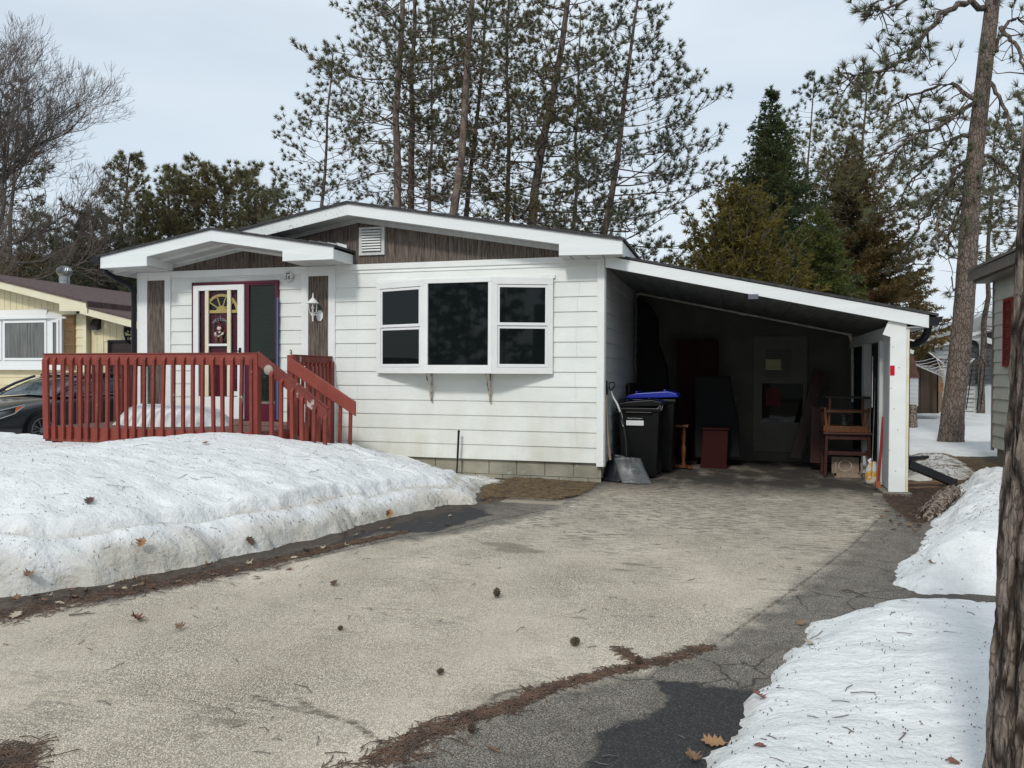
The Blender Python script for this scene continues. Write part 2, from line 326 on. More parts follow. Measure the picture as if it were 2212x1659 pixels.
def fbm(x, y, z=0., o=4): return noise.fractal((x, y, z), .9, 2.1, o, noise_basis='PERLIN_ORIGINAL')
# ================================================================ the white house
EX = .2032
def lap(mb, a, b, z0, n, nrm, zmax=None, t=.018):
    """n lapped boards from plan point a to b, outward normal nrm"""
    a = Vector((*a, 0)); b = Vector((*b, 0)); nn = Vector((*nrm, 0))
    for i in range(n):
        zb = z0+i*EX; zt = zb+EX
        if zmax and zt > zmax: zt = zmax
        pr = [(a+nn*.0, zb), (a+nn*t, zb), (a+nn*.004, zt), (a+nn*.0, zt)]
        mb.prism([p+Vector((0, 0, z)) for p, z in pr], b-a)
house = thing('mobile_home', 'white clapboard mobile home with red deck, burgundy door and attached carport', 'house', (-3.7, 0, 0))
m = MB(); lap(m, (-7.44, 0), (0, 0), .265, 14, (0, -1), 2.97); m.mi = 1; rnd = random.Random(17)
for i in range(13):      # butt joints where two lengths of board meet
    for X in ((-3.62,), (-3.62, -.38), (-.36,))[i % 3]:
        X += rnd.uniform(-.03, .03)
        if -3.3 < X < -.66 and 1.4 < .265+EX*i < 2.7: continue
        z = .265+EX*i; m.add([(X, -.0195, z+.002), (X+.003, -.0195, z+.002), (X+.003, -.0058, z+EX-.004), (X, -.0058, z+EX-.004)], [(0, 1, 2, 3)])
wall = put('wall', m, [MT['siding'], M('board_joint', (.56, .57, .55), (.4, .4, .38), 9., rough=.8)], house)
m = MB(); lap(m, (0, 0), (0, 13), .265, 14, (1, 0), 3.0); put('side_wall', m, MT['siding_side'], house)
m = MB(); m.box((-7.44, .001, .26), (-.001, .09, 3.02)); m.box((-.09, .09, .26), (-.002, 13, 3.0)); m.box((-7.44, .09, .26), (-7.35, 13, 3.0)); m.box((-7.44, 12.9, .26), (-.001, 13, 3.0)); put('wall_core', m, MT['siding'], house)
# foundation
m = MB(); m.box((-7.4, .045, -.1), (-.03, .2, .26)); m.box((-.2, .2, -.1), (-.045, 13, .26)); m.mi = 1
for r, (z0, z1) in enumerate(((-.08, .052), (.06, .258))):
    x = -7.4+(.2 if r else 0)
    while x < -.03:
        x1 = min(x+.392, -.028); m.box((x+.004, .03, z0), (x1-.002, .06, z1)); x += .4
    y = .06+(.2 if r else 0)
    while y < 4: m.box((-.06, y, z0), (-.03, y+.392, z1)); y += .4
m.box((-.06, .0305, -.08), (-.0295, .0605, .258)) if False else None
put('foundation', m, [MT['mortar'], MT['block']], house)
# trims
m = MB()
for x0, x1, z0, z1, p in ((-.085, .012, .22, 3.03, .035), (-4.075, -3.965, .3, 3.03, .034), (-4.52, -4.405, .3, 3.03, .034), (-6.935, -6.83, .3, 3.03, .034), (-7.455, -7.265, .3, 3.03, .034)):
    m.box((x0, -p, z0), (x1, 0, z1))
m.box((-4.405, -.031, 2.885), (-4.075, 0, 3.03)); m.box((-7.265, -.031, 2.9), (-6.935, 0, 3.03))
m.box((-3.965, -.028, 2.955), (-.085, 0, 3.035)); m.box((-6.83, -.03, 2.93), (-4.52, 0, 3.035))
m.box((.018, -.034, .22), (.024, .07, 3.0))
put('corner_trim', m, MT['trim'], house, bevel=.003)
for x0, x1, zt in ((-4.405, -4.075, 2.885), (-7.265, -6.935, 2.9)):
    m = MB(); m.box((x0, -.022, .35), (x1, 0, zt)); m.box((x0+.24, -.027, .35), (x1, -.0225, zt))
    put('brown_pilaster', m, MT['brown'], house)
# brown gable board
m = MB()
gz = lambda X, z=3.80: z-.175*abs(X+3.6)
x = -7.4
while x < -.08:
    x1 = min(x+.2, -.02); pr = [(x+.004, 0, 3.03), (x1-.004, 0, 3.03), (x1-.004, 0, max(gz(x1), 3.04)), (x+.004, 0, max(gz(x), 3.04))]
    if x < -3.6 < x1: pr.insert(3, (-3.6, 0, gz(-3.6)))
    m.prism([(a, -.016, c) for a, b, c in pr], (0, .016, 0)); x = x1
m.box((-7.4, -.009, 3.03), (-.02, 0, 3.14))
m.prism([(-7.4, -.0095, 3.14), (-.02, -.0095, 3.14), (-3.6, -.0095, 3.79)], (0, .009, 0))
put('gable_board', m, MT['brown'], house)
m = MB()      # rake frieze under the main roof
for sgn in (-1, 1):
    X1 = -3.6+sgn*3.55
    m.prism([(-3.6, -.03, 3.705), (X1, -.03, 3.705-.175*3.55), (X1, -.03, 3.64-.175*3.55), (-3.6, -.03, 3.64)], (0, .012, 0))
put('gable_trim', m, MT['soffit'], house)

# main roof
roof = MB(); RB = 13.4
def slab(mb, x0, z0, x1, z1, y0, y1, t):
    mb.prism([(x0, y0, z0), (x1, y0, z1), (x1, y0, z1-t), (x0, y0, z0-t)], (0, y1-y0, 0))
for X1 in (.315, -7.77): slab(roof, -3.6, 3.885, X1, 3.885-.175*abs(X1+3.6), -.375, RB, .035)
rf = put('roof', roof, MT['shingle'], house)
m = MB()
for X1 in (.29,):
    slab(m, -3.6, 3.85, X1, 3.85-.175*abs(X1+3.6), -.35, -.325, .16)
put('fascia', m, MT['fascia'], rf)
m = MB(); slab(m, -3.6, 3.85, -7.74, 3.85-.175*4.14, -.35, -.325, .16); put('fascia', m, MT['fascia_worn'], rf, label='weathered left rake board of the main roof')
for a in (((.265, -.325, 2.99), (.29, RB, 3.155)), ((-7.74, -.325, 2.99), (-7.715, RB, 3.12))): m = MB(); m.box(*a); put('eave_fascia', m, MT['fascia'], rf)
m = MB()      # return box
m.prism([(-.54, -.352, 3.16), (-.54, -.352, 3.005), (.289, -.352, 2.99), (.289, -.352, 3.03)], (0, .022, 0))
m.box((-.54, -.33, 3.03), (-.518, -.018, 3.2)); put('eave_return', m, MT['fascia'], rf)
m = MB()
for s, X1 in ((1, .262), (-1, -7.7)): slab(m, -3.6, 3.72, X1, 3.72-.175*abs(X1+3.6), -.325, -.02, .012)
m.box((-.54, -.33, 2.993), (.262, -.02, 3.003)); m.box((.012, -.02, 2.993), (.262, 12.5, 3.003))
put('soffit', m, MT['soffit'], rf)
for x in (-.4, -.2, .02): m = MB(); m.box((x, -.33, 2.989), (x+.004, -.03, 2.993)); put('soffit_seam', m, MT['blackmatte'], rf)

# porch roof
PS = .165; pz = lambda X, z: z-PS*abs(X+5.65)
m = MB()
for X1 in (-3.64, -7.66): slab(m, -5.65, 3.56, X1, pz(X1, 3.56), -.635, -.018, .03)
slab(m, -5.65, 3.56, -7.66, pz(-7.66, 3.56), -.018, 3.2, .03)
pr_ = put('porch_roof', m, MT['shingle'], house)
m = MB()
for X1 in (-3.675, -7.62): slab(m, -5.65, 3.53, X1, pz(X1, 3.53), -.61, -.585, .165)
m.prism([(-4.475, -.612, 3.175), (-4.475, -.612, 3.03), (-3.676, -.612, 3.03), (-3.676, -.612, 3.06)], (0, .024, 0))
m.prism([(-6.77, -.612, 3.19), (-6.77, -.612, 3.04), (-7.619, -.612, 3.03), (-7.619, -.612, 3.05)], (0, .024, 0))
m.box((-3.7, -.585, 3.03), (-3.676, -.02, 3.175)); m.box((-6.79, -.588, 3.045), (-6.768, -.036, 3.21)); m.box((-4.475, -.588, 3.045), (-4.455, -.036, 3.21)); m.box((-7.619, -.585, 3.03), (-7.6, 3, 3.17))
put('fascia', m, MT['fascia'], pr_, bevel=.003)
m = MB()
for X1 in (-4.45, -6.8): slab(m, -5.65, 3.378, X1, pz(X1, 3.378), -.585, -.035, .012)
m.box((-4.47, -.588, 3.032), (-3.7, -.036, 3.042)); m.box((-7.6, -.588, 3.032), (-6.79, -.036, 3.042))
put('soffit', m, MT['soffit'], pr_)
m = MB()
for X1 in (-4.45, -6.83): m.prism([(-5.65, -.034, 3.372), (X1, -.034, pz(X1, 3.372)), (X1, -.034, pz(X1, 3.325)), (-5.65, -.034, 3.325)], (0, .014, 0))
m.box((-6.86, -.0345, 3.035), (-6.815, -.018, 3.17))
put('gable_trim', m, MT['trim'], pr_)
m = MB()      # bent step flashing against the gable
xs = np.linspace(-5.0, -3.78, 9)
for i in range(8):
    a, b = xs[i], xs[i+1]; m.prism([(a, -.045, pz(a, 3.565)), (b+.01, -.045, pz(b, 3.565)), (b+.01, -.045, pz(b, 3.60)+.004*i), (a, -.045, pz(a, 3.605)+.006*i)], (0, .02, .0))
put('flashing', m, MT['trim'], pr_)
m = MB(); m.prism([(-7.62, -.64, 3.2), (-7.62, -.64, 3.09), (-7.7, -.64, 3.09), (-7.75, -.64, 3.15), (-7.76, -.64, 3.2)], (0, 3.6, 0)); g = put('gutter', m, MT['black'], pr_)
m = MB(); m.tube([(-7.69, -.45, 3.1), (-7.69, -.42, 3.0), (-7.62, -.25, 2.9), (-7.55, -.1, 2.83), (-7.5, -.05, 2.72), (-7.5, -.05, 2.4), (-7.5, -.05, .55)], .042, 8); put('downspout', m, MT['black'], house)

# gable vent
vt = MB(); vt.box((-3.577, -.045, 3.16), (-3.172, -.012, 3.565)); vt_o = put('gable_vent', vt, MT['soffit'], house, bevel=.004)
m = MB()
for i in range(8):
    z = 3.215+i*.039
    m.prism([(-3.525, -.046, z), (-3.525, -.075, z+.004), (-3.525, -.05, z+.028), (-3.525, -.046, z+.03)], (.3, 0, 0))
put('louvre', m, MT['trim'], vt_o)
m = MB(); m.box((-3.53, -.0465, 3.205), (-3.22, -.0455, 3.53)); put('vent_screen', m, MT['blackmatte'], vt_o)

# bay window
class Face:
    def __init__(s, A, B): s.A = Vector((*A, 0)); s.d = (Vector((*B, 0))-s.A); s.L = s.d.length; s.d.normalize(); s.n = Vector((s.d.y, -s.d.x, 0))
    def box(s, mb, u0, u1, z0, z1, d0, d1):
        c = [s.A+s.d*u+s.n*d for u, d in ((u0, d0), (u1, d0), (u1, d1), (u0, d1))]
        mb.prism([Vector((p.x, p.y, z0)) for p in c][::-1], (0, 0, z1-z0))
BAYP = [(-3.28, -.03), (-2.43, -.30), (-1.47, -.30), (-.69, -.03)]
m = MB(); m.prism([(x, y, 1.46) for x, y in BAYP]+[(-.69, -.005, 1.46), (-3.28, -.005, 1.46)], (0, 0, 1.28))
bay = put('window', m, MT['trim'], house, label='angled three-part bay window box on the front wall')
fr = MB(); gl = []
for i in range(3):
    f = Face(BAYP[i], BAYP[i+1]); L = f.L
    if i == 1:
        f.box(fr, -.01, L+.01, 2.69, 2.755, 0, .035); f.box(fr, -.01, L+.01, 1.455, 1.57, 0, .035)
        f.box(fr, -.01, .045, 1.57, 2.69, 0, .032); f.box(fr, L-.045, L+.01, 1.57, 2.69, 0, .032)
        g = MB(); f.box(g, .045, L-.045, 1.57, 2.69, .002, .006); gl.append(g)
    else:
        f.box(fr, 0, L-.0, 2.66, 2.753, 0, .033); f.box(fr, 0, L, 1.453, 1.54, 0, .033)
        f.box(fr, 0, .075, 1.54, 2.66, 0, .03); f.box(fr, L-.075, L, 1.54, 2.66, 0, .03)
        a, b = .075, L-.075
        for z0, z1, k in ((2.105, 2.655, .022), (1.545, 2.1, .014)):
            sh = MB()
            f.box(sh, a, b, z1-.035, z1, .002, k); f.box(sh, a, b, z0, z0+.04, .002, k+.006)
            f.box(sh, a, a+.03, z0+.04, z1-.035, .002, k); f.box(sh, b-.03, b, z0+.04, z1-.035, .002, k)
            put('sash', sh, MT['vinyl'], bay, bevel=.003)
            g = MB(); f.box(g, a+.03, b-.03, z0+.04, z1-.035, .002, .006); gl.append(g)
put('frame', fr, MT['trim'], bay, bevel=.004)
for g in gl: put('pane', g, MT['glass'], bay)
m = MB(); m.box((-3.31, -.045, 2.75), (-.66, -.0, 2.8)); put('head_trim', m, MT['trim'], bay, bevel=.004)
for X in (-2.44, -1.57):
    m = MB(); m.bar((X, -.035, 1.46), (X, -.035, 1.06), .02, .006, (0, 1, 0)); m.bar((X, -.24, 1.45), (X, -.045, 1.09), .02, .01, (0, 1, 0)); m.bar((X, -.25, 1.452), (X, -.03, 1.452), .03, .006)
    m.mi = 1; m.tube([(X, -.03, 1.07), (X, -.05, 1.07)], .014, 8)
    put('bracket', m, [M('rusty_white_bracket', (.55, .52, .45), (.2, .1, .05), 18., lo=.45, hi=.6), MT['brass']], house)

# entry: burgundy frame, storm door, inner door, sidelight
m = MB()
for a in (((-6.41, -.065, .72), (-6.372, -.0, 2.84)), ((-6.41, -.065, 2.8), (-4.9, 0, 2.842)), ((-4.945, -.065, .72), (-4.9, 0, 2.8)), ((-5.46, -.06, .72), (-5.395, 0, 2.8)),
          ((-5.395, -.05, .72), (-4.945, 0, .985)), ((-5.395, -.055, 2.775), (-4.945, 0, 2.8))): m.box(*a)
ent = put('door_frame', m, MT['burg'], house, bevel=.003)
m = MB(); m.box((-5.395, -.058, .985), (-4.945, -.0, 1.02)); put('sill', m, MT['taupe'], ent)
m = MB(); m.box((-4.905, -.078, .75), (-4.885, -.066, 2.58)); put('blue_strip', m, MT['blue'], ent)
m = MB()
for i in range(58): z = 1.04+i*.03; m.prism([(-5.385, -.026, z), (-5.385, -.038, z-.012), (-5.385, -.0365, z-.0135), (-5.385, -.0245, z-.0015)], (.43, 0, 0))
m.box((-5.395, -.022, 1.02), (-4.945, -.02, 2.775)); put('blinds', m, MT['blind'], ent)
m = MB(); m.box((-5.395, -.045, 1.02), (-4.945, -.042, 2.775)); put('sidelight_pane', m, MT['clear2'], ent)
m = MB(); m.box((-6.372, -.022, .75), (-5.46, -.019, 2.8)); inner = put('door', m, MT['burg'], house, label='burgundy inner front door with yellow fanlight')
m = MB(); cx, cz, ra, rb = -5.885, 2.395, .295, .262
arc = lambda r1, r2, a0, a1, n: [(cx+r1*math.cos(a0+(a1-a0)*i/n), cz+r2*math.sin(a0+(a1-a0)*i/n)) for i in range(n+1)]
o_, i_ = arc(ra, rb, 0, math.pi, 24), arc(ra-.04, rb-.04, 0, math.pi, 24)
for k in range(24): m.prism([(o_[k][0], -.05, o_[k][1]), (o_[k+1][0], -.05, o_[k+1][1]), (i_[k+1][0], -.05, i_[k+1][1]), (i_[k][0], -.05, i_[k][1])], (0, .026, 0))
m.box((cx-ra, -.052, cz-.03), (cx+ra, -.024, cz+.015))
for k in range(1, 5):
    a = math.pi*k/5; m.bar((cx+.07*math.cos(a), -.04, cz+.07*math.sin(a)), (cx+.27*math.cos(a), -.04, cz+.24*math.sin(a)), .018, .02, (0, 1, 0))
h = arc(.095, .085, 0, math.pi, 12); m.prism([(x, -.05, z) for x, z in h], (0, .026, 0))
put('fanlight', m, MT['gold'], inner)
m = MB(); m.prism([(x, -.026, z) for x, z in arc(.28, .25, 0, math.pi, 20)], (0, .003, 0)); put('fanlight_pane', m, MT['glass'], inner)
m = MB()
for a in (((-6.37, -.085, .75), (-6.275, -.05, 2.79)), ((-5.58, -.085, .75), (-5.468, -.05, 2.79)), ((-6.275, -.085, 2.71), (-5.58, -.05, 2.79)), ((-6.275, -.08, .75), (-5.58, -.05, 1.085))): m.box(*a)
storm = put('storm_door', m, MT['vinyl'], house, bevel=.004)
for x in (-6.16, -5.765): m = MB(); m.box((x, -.078, 1.09), (x+.062, -.055, 2.71)); put('cream_bar', m, MT['cream_trim'], storm)
m = MB(); m.box((-6.1, -.076, 1.86), (-5.765, -.055, 1.895)); put('cross_bar', m, MT['vinyl'], storm)
m = MB(); m.box((-6.275, -.06, 1.085), (-5.58, -.057, 2.69)); put('storm_pane', m, MT['clear'], storm)
m = MB(); m.box((-5.545, -.1, 1.73), (-5.51, -.086, 1.83)); m.tube([(-5.527, -.1, 1.78), (-5.527, -.13, 1.78), (-5.57, -.135, 1.78)], .009, 8); put('handle', m, MT['black'], storm)
m = MB(); m.box((-5.69, -.066, 1.1), (-5.59, -.0615, 1.17)); put('sticker', m, MT['white'], storm)
m = MB(); m.box((-6.372, -.1, .7), (-5.46, 0, .75)); put('threshold', m, MT['taupe'], ent)
m = MB(); m.prism([(-4.70+.016*math.cos(a)*1., -.034, 1.77+.035*math.sin(a)) for a in np.linspace(0, 2*math.pi, 13)[:-1]], (0, .014, 0)); db = put('doorbell', m, MT['brass'], house); m = MB(); m.box((-4.708, -.038, 1.757), (-4.692, -.0345, 1.783)); put('button', m, MT['white'], db)

# plaque with the number
pl = thing('house_number_plaque', 'round white plaque reading 14 beside the burgundy door', 'sign', (-4.74, -.03, 2.895))
m = MB(); m.lathe([(0, 0), (.082, 0), (.086, -.003), (.084, -.008), (0, -.008)][::-1], (-4.74, -.03, 2.895), 32, 'y'); put('plate', m, MT['white'], pl)
text('14', .1, MT['blackmatte'], 'number', pl, (-4.748, -.04, 2.87), sx=.85)
m = MB(); 
for pts in ([(-.03, .05), (.015, .05), (.02, .062), (.028, .052), (.02, .042), (.024, .032), (.014, .038), (-.02, .038), (-.028, .034)],): m.prism([(-4.74+x, -.0405, 2.895+z) for x, z in pts], (0, .002, 0))
put('emblem', m, MT['blackmatte'], pl)
for a, b in (((-4.81, -.0395, 2.872), (-4.797, -.0395, 2.848)), ((-4.668, -.0395, 2.872), (-4.69, -.0395, 2.848)), ((-4.768, -.0395, 2.912), (-4.735, -.0395, 2.912))): m = MB(); m.bar(a, b, .002, .008, (0, 1, 0)); put('mark', m, MT['blackmatte'], pl)

# lantern
lx, lz = -4.27, 2.42
la = thing('wall_lantern', 'white carriage lantern mounted on brown pilaster by the door', 'lamp', (lx, -.03, lz))
m = MB(); m.prism([(lx+.055+.055*math.cos(a), -.035, lz-.12+.085*math.sin(a)) for a in np.linspace(0, 2*math.pi, 9)[:-1]+.39], (0, .012, 0)); m.bar((lx+.04, -.04, lz-.12), (lx, -.13, lz-.1), .022, .022)
m.lathe([(.0, -.215), (.01, -.21), (.01, -.19), (.006, -.185), (.014, -.165), (.012, -.14), (.032, -.115), (.038, -.1), (.03, -.09), (.05, -.085), (.056, -.08), (0, -.08)], (lx, -.13, lz), 12); put('bracket', m, MT['vinyl'], la)
m = MB(); m.lathe([(.055, -.08), (.064, 0), (.062, .055)], (lx, -.13, lz), 6); lg = put('glass', m, MT['clear'], la)
m = MB()
for k in range(6):
    a = math.pi*k/3; m.tube([(lx+.057*math.cos(a), -.13+.057*math.sin(a), lz-.08), (lx+.067*math.cos(a), -.13+.067*math.sin(a), lz), (lx+.064*math.cos(a), -.13+.064*math.sin(a), lz+.055)], .004, 6)
put('glass_frame', m, MT['vinyl'], la)
m = MB(); m.lathe([(.0, .05), (.088, .05), (.09, .06), (.07, .075), (.05, .1), (.025, .125), (.012, .135), (.012, .15), (.007, .155), (.01, .175), (.006, .2), (.0, .215)], (lx, -.13, lz), 12); put('lamp_cap', m, MT['vinyl'], la)
m = MB(); m.ball((lx, -.13, lz-.005), .028, 8); m.lathe([(.012, -.08), (.012, -.03)], (lx, -.13, lz), 8); put('bulb', m, MT['bulb'], la)

# wreath with a cloth snowman
wr = thing('door_wreath', 'twig wreath with welcome banner and cloth snowman on the front door', 'wreath', (-5.91, -.04, 2.1))
wc = Vector((-5.91, -.04, 2.10)); rnd = random.Random(5)
m = MB()
for k in range(9):
    j = [rnd.uniform(-.008, .008) for _ in range(3)]
    m.tube([wc+Vector((( .125+j[0])*math.sin(a), j[1]*.6, (.175+j[2])*math.cos(a)+.003*math.sin(5*a+k))) for a in np.linspace(0, 2*math.pi, 25)], .0028, 5)
put('twig_ring', m, M('vine_twigs', (.22, .15, .08), rough=.9), wr)
m = MB(); an = np.linspace(R(150), R(25), 13)
P1 = [(wc.x+.16*math.cos(a)+.01, wc.z+.06+.125*math.sin(a)) for a in an]; P2 = [(wc.x+.12*math.cos(a)+.01, wc.z+.06+.08*math.sin(a)) for a in an]
for k in range(12): m.prism([(P1[k][0], -.056, P1[k][1]), (P1[k+1][0], -.056, P1[k+1][1]), (P2[k+1][0], -.056, P2[k+1][1]), (P2[k][0], -.056, P2[k][1])], (0, .004, 0))
ban = put('banner', m, MT['tealpanel'], wr)
for k, ch in enumerate('WELCOME'):
    a = R(143-k*19); t_ = text(ch, .045, MT['white'], 'letter', wr, (wc.x+.14*math.cos(a)+.01, -.058, wc.z+.06+.103*math.sin(a)), (math.pi/2, 0, 0)); t_.rotation_euler = (math.pi/2, -(a-math.pi/2), 0)
m = MB()
for k in range(26): a = R(152-k*5.0); m.ball((wc.x+.01+.163*math.cos(a), -.057, wc.z+.06+.128*math.sin(a)), .0035, 4)
put('bead_trim', m, MT['white'], wr)
m = MB(); m.ball((wc.x, -.07, wc.z+.03), (.038, .02, .034), 8); m.ball((wc.x-.068, -.065, wc.z-.055), (.02, .014, .03), 7); m.ball((wc.x+.06, -.065, wc.z-.05), (.018, .014, .022), 7); m.tube([(wc.x-.055, -.07, wc.z-.085), (wc.x, -.075, wc.z-.095), (wc.x+.055, -.07, wc.z-.06)], .013, 7); m.ball((wc.x+.01, -.075, wc.z-.03), (.022, .012, .02), 6)
put('snowman', m, M('cream_felt', (.6, .52, .45), rough=.95), wr)
m = MB(); m.ball((wc.x, -.065, wc.z+.068), (.045, .02, .02), 8); m.ball((wc.x-.005, -.066, wc.z-.04), (.052, .018, .05), 8); put('vest', m, M('plaid_dark_cloth', (.05, .035, .055), (.1, .04, .04), 60., rough=.95), wr)
m = MB(); m.ball((wc.x-.012, -.075, wc.z+.118), (.025, .012, .014), 7); m.ball((wc.x+.02, -.07, wc.z+.0), (.03, .01, .008), 6); m.ball((wc.x+.09, -.066, wc.z-.01), (.022, .01, .008), 6); put('red_hat', m, M('red_felt', (.3, .02, .03), rough=.9), wr)
m = MB()
for s in (-1, 1): m.tube([(wc.x+s*.03, -.066, wc.z-.08), (wc.x+s*.04, -.07, wc.z-.14), (wc.x+s*.036, -.068, wc.z-.185)], [.022, .027, .03], 8)
put('trousers', m, M('red_plaid_cloth', (.2, .03, .04), (.06, .07, .05), 45., rough=.95), wr)
m = MB(); m.tube([(wc.x, -.05, wc.z+.175), (wc.x+.004, -.045, wc.z+.23)], .0015, 4); put('hanger', m, MT['white'], wr)

# ================================================================ red deck
dk = thing('deck', 'red painted wooden deck with peeling railings and stairs at front door', 'deck', (-5.6, -1, 0))
DX0, DX1, DY, DZ = -7.23, -4.0, -1.97, .72
m = MB(); y = DY+.03; i = 0; rnd = random.Random(3)
while y < -.06: m.box((DX0+.02, y, DZ-.035), (DX1-.005, y+.134, DZ+rnd.uniform(-.003, .003))); y += .14
put('deck_floor', m, MT['deckwood'], dk, bevel=.004)
m = MB(); m.box((DX0, DY-.005, DZ-.2), (DX1, DY+.03, DZ-.002)); m.box((DX0, DY+.03, DZ-.2), (DX0+.035, -.05, DZ-.036)); m.box((DX1-.035, DY+.03, DZ-.2), (DX1+.0, -.05, DZ-.036)); put('rim_board', m, MT['red_new'], dk, bevel=.003)
for X in (DX0+.1, -5.6, DX1-.1):
    for Y in (DY+.1, -.3): m = MB(); m.box((X-.045, Y-.045, 0), (X+.045, Y+.045, DZ-.04)); put('support_post', m, MT['red'], dk)
def baluster(p0, p1, w=.04, mat='red', dy=-1):
    """one picket with a chamfered top"""
    b = MB(); p0, p1 = Vector(p0), Vector(p1); a = w/2; lean = p1-p0
    d = .036
    q = [(-a, -d/2), (a, -d/2), (a, d/2), (-a, d/2)]
    vs = [p0+Vector((x, y, 0)) for x, y in q]+[p1+Vector((q[0][0], q[0][1], -.045)), p1+Vector((q[1][0], q[1][1], -.045)), p1+Vector((q[2][0], q[2][1], 0)), p1+Vector((q[3][0], q[3][1], 0))]
    b.add(vs, [(0, 3, 2, 1), (4, 5, 6, 7), (0, 1, 5, 4), (1, 2, 6, 5), (2, 3, 7, 6), (3, 0, 4, 7)])
    return put('baluster', b, MT[mat], dk, bevel=.003)
rnd = random.Random(11); n = 23
bx = [262, 315, 370, 420, 470, 520, 575, 630, 687, 742, 797, 850, 905, 965, 1022, 1080, 1137, 1195, 1253, 1310, 1370, 1428, 1482]
for i, c in enumerate(bx):
    px = c*.6329/1.736; p = oy(px, 850, DY-.04); X = p[0]
    baluster((X+rnd.uniform(-.022, .022)+(.03 if i == 0 else 0), DY-.028+rnd.uniform(-.006, .004), .56 if i else .55), (X, DY-.02, 1.655), .042 if i else .09, 'red_worn' if i in (5, 6, 11, 12, 14, 21, 22) else 'red')
m = MB(); m.box((DX0-.03, DY+.0, 1.545), (DX1+.0, DY+.035, 1.682)); put('top_rail', m, MT['red_new'], dk, bevel=.004)
m = MB(); m.box((DX0-.04, DY-.01, 1.682), (DX1+.04, DY+.045, 1.699)); put('rail_cap', m, MT['red_worn'], dk, bevel=.004, label='rail cap with patches of peeled bare wood')
m = MB(); m.box((DX1-.05, DY-.02, .35), (DX1+.045, DY+.075, 1.68)); put('corner_post', m, MT['red'], dk, bevel=.005)
# left side railing
m = MB(); m.box((DX0-.0, DY+.06, 1.545), (DX0+.035, -.08, 1.682)); m.box((DX0-.01, DY+.05, 1.683), (DX0+.045, -.07, 1.7)); put('side_rail', m, MT['red'], dk, bevel=.004)
for i, Y in enumerate(np.linspace(DY+.16, -.16, 13)): baluster((DX0-.02, Y, .56), (DX0-.018, Y, 1.65), .036, 'red', 0)
# back rail on the house side, left of the trim
for a in (((DX1-.04, -1.19, .5), (DX1+.05, -1.1, 1.69)), ((DX1-.04, -.12, .3), (DX1+.04, -.045, 1.62))): m = MB(); m.box(*a); put('post', m, MT['red'], dk, bevel=.005)
m = MB(); m.box((DX1-.035, -1.1, 1.55), (DX1, -.05, 1.685)); m.box((DX1-.04, -1.1, 1.686), (DX1+.01, -.045, 1.7)); put('side_rail', m, MT['red_worn'], dk, bevel=.004)
for i, Y in enumerate(np.linspace(-1.0, -.12, 9)): baluster((DX1+.02, Y, .42), (DX1+.018, Y, 1.60), .036, 'red', 0)
# stairs and their two sloping rails
SL = .62; SXE = -2.92
m = MB()
for k in range(3):
    z = DZ-.18*(k+1); x0 = DX1+.01+.28*k
    m.box((x0, DY+.05, z-.04), (x0+.27, -1.17, z)); 
m.prism([(DX1+.005, DY+.02, .68), (DX1+.005, DY+.02, .4), (-3.1, DY+.02, -.02), (-2.98, DY+.02, .05)], (0, .028, 0)); m.prism([(DX1+.005, -1.19, .68), (DX1+.005, -1.19, .4), (-3.1, -1.19, -.02), (-2.98, -1.19, .05)], (0, .028, 0))
put('stairs', m, MT['deckwood'], dk, bevel=.003)
def sloperail(Y, xa, za, xb, zb, h, mat, name='stair_rail'):
    b = MB(); b.prism([(xa, Y, za), (xb, Y, zb), (xb, Y, zb-h), (xa, Y, za-h)], (0, .036, 0)); return put(name, b, MT[mat], dk, bevel=.004)
e = oy(705, 887, DY-.03)
a_ = oy(552, 768, DY-.03)
sloperail(DY-.012, a_[0]+.02, 1.69, e[0], e[2]+.01, .155, 'red_worn')
b = MB(); b.prism([(a_[0]+.01, DY-.02, 1.712), (e[0]+.01, DY-.02, e[2]+.03), (e[0]+.01, DY-.02, e[2]+.012), (a_[0]+.01, DY-.02, 1.692)], (0, .055, 0)); put('stair_rail_cap', b, MT['red_worn'], dk)
b = MB(); cc = oy(581, 799, DY-.02); b.lathe([(0, -.003), (.062, -.003), (.062, 0)], (cc[0]-.012, DY-.012, cc[2]), 20, 'y'); put('bare_patch', b, M('bare_sanded_wood', (.42, .37, .3), (.3, .25, .2), 12., (1, 1, 9), rough=.9), dk)
for k, px in enumerate((1605, 1663, 1727, 1785, 1860, 1925)):
    X = oy(px*.6329/1.736, 850, DY-.04)[0]; t = (X-a_[0])/(e[0]-a_[0]); zt = 1.69+(e[2]-1.69)*t-.06
    baluster((X+rnd.uniform(-.01, .01), DY-.03, .2), (X, DY-.03, zt), .045, 'red_worn' if k in (4, 5) else 'red')
# rear stair rail, newer board
s0 = oy(622, 769, -1.2); s1 = oy(768, 868, -1.2)
sloperail(-1.215, s0[0], s0[2], s1[0], s1[2], .185, 'red_new')
for px in (640, 664, 688, 712, 735.5, 757.5):
    X = oy(px, 850, -1.17)[0]; t = (X-s0[0])/(s1[0]-s0[0]); zt = s0[2]+(s1[2]-s0[2])*t-.09
    baluster((X-.02, -1.165, .2), (X, -1.165, zt), .042, 'red')

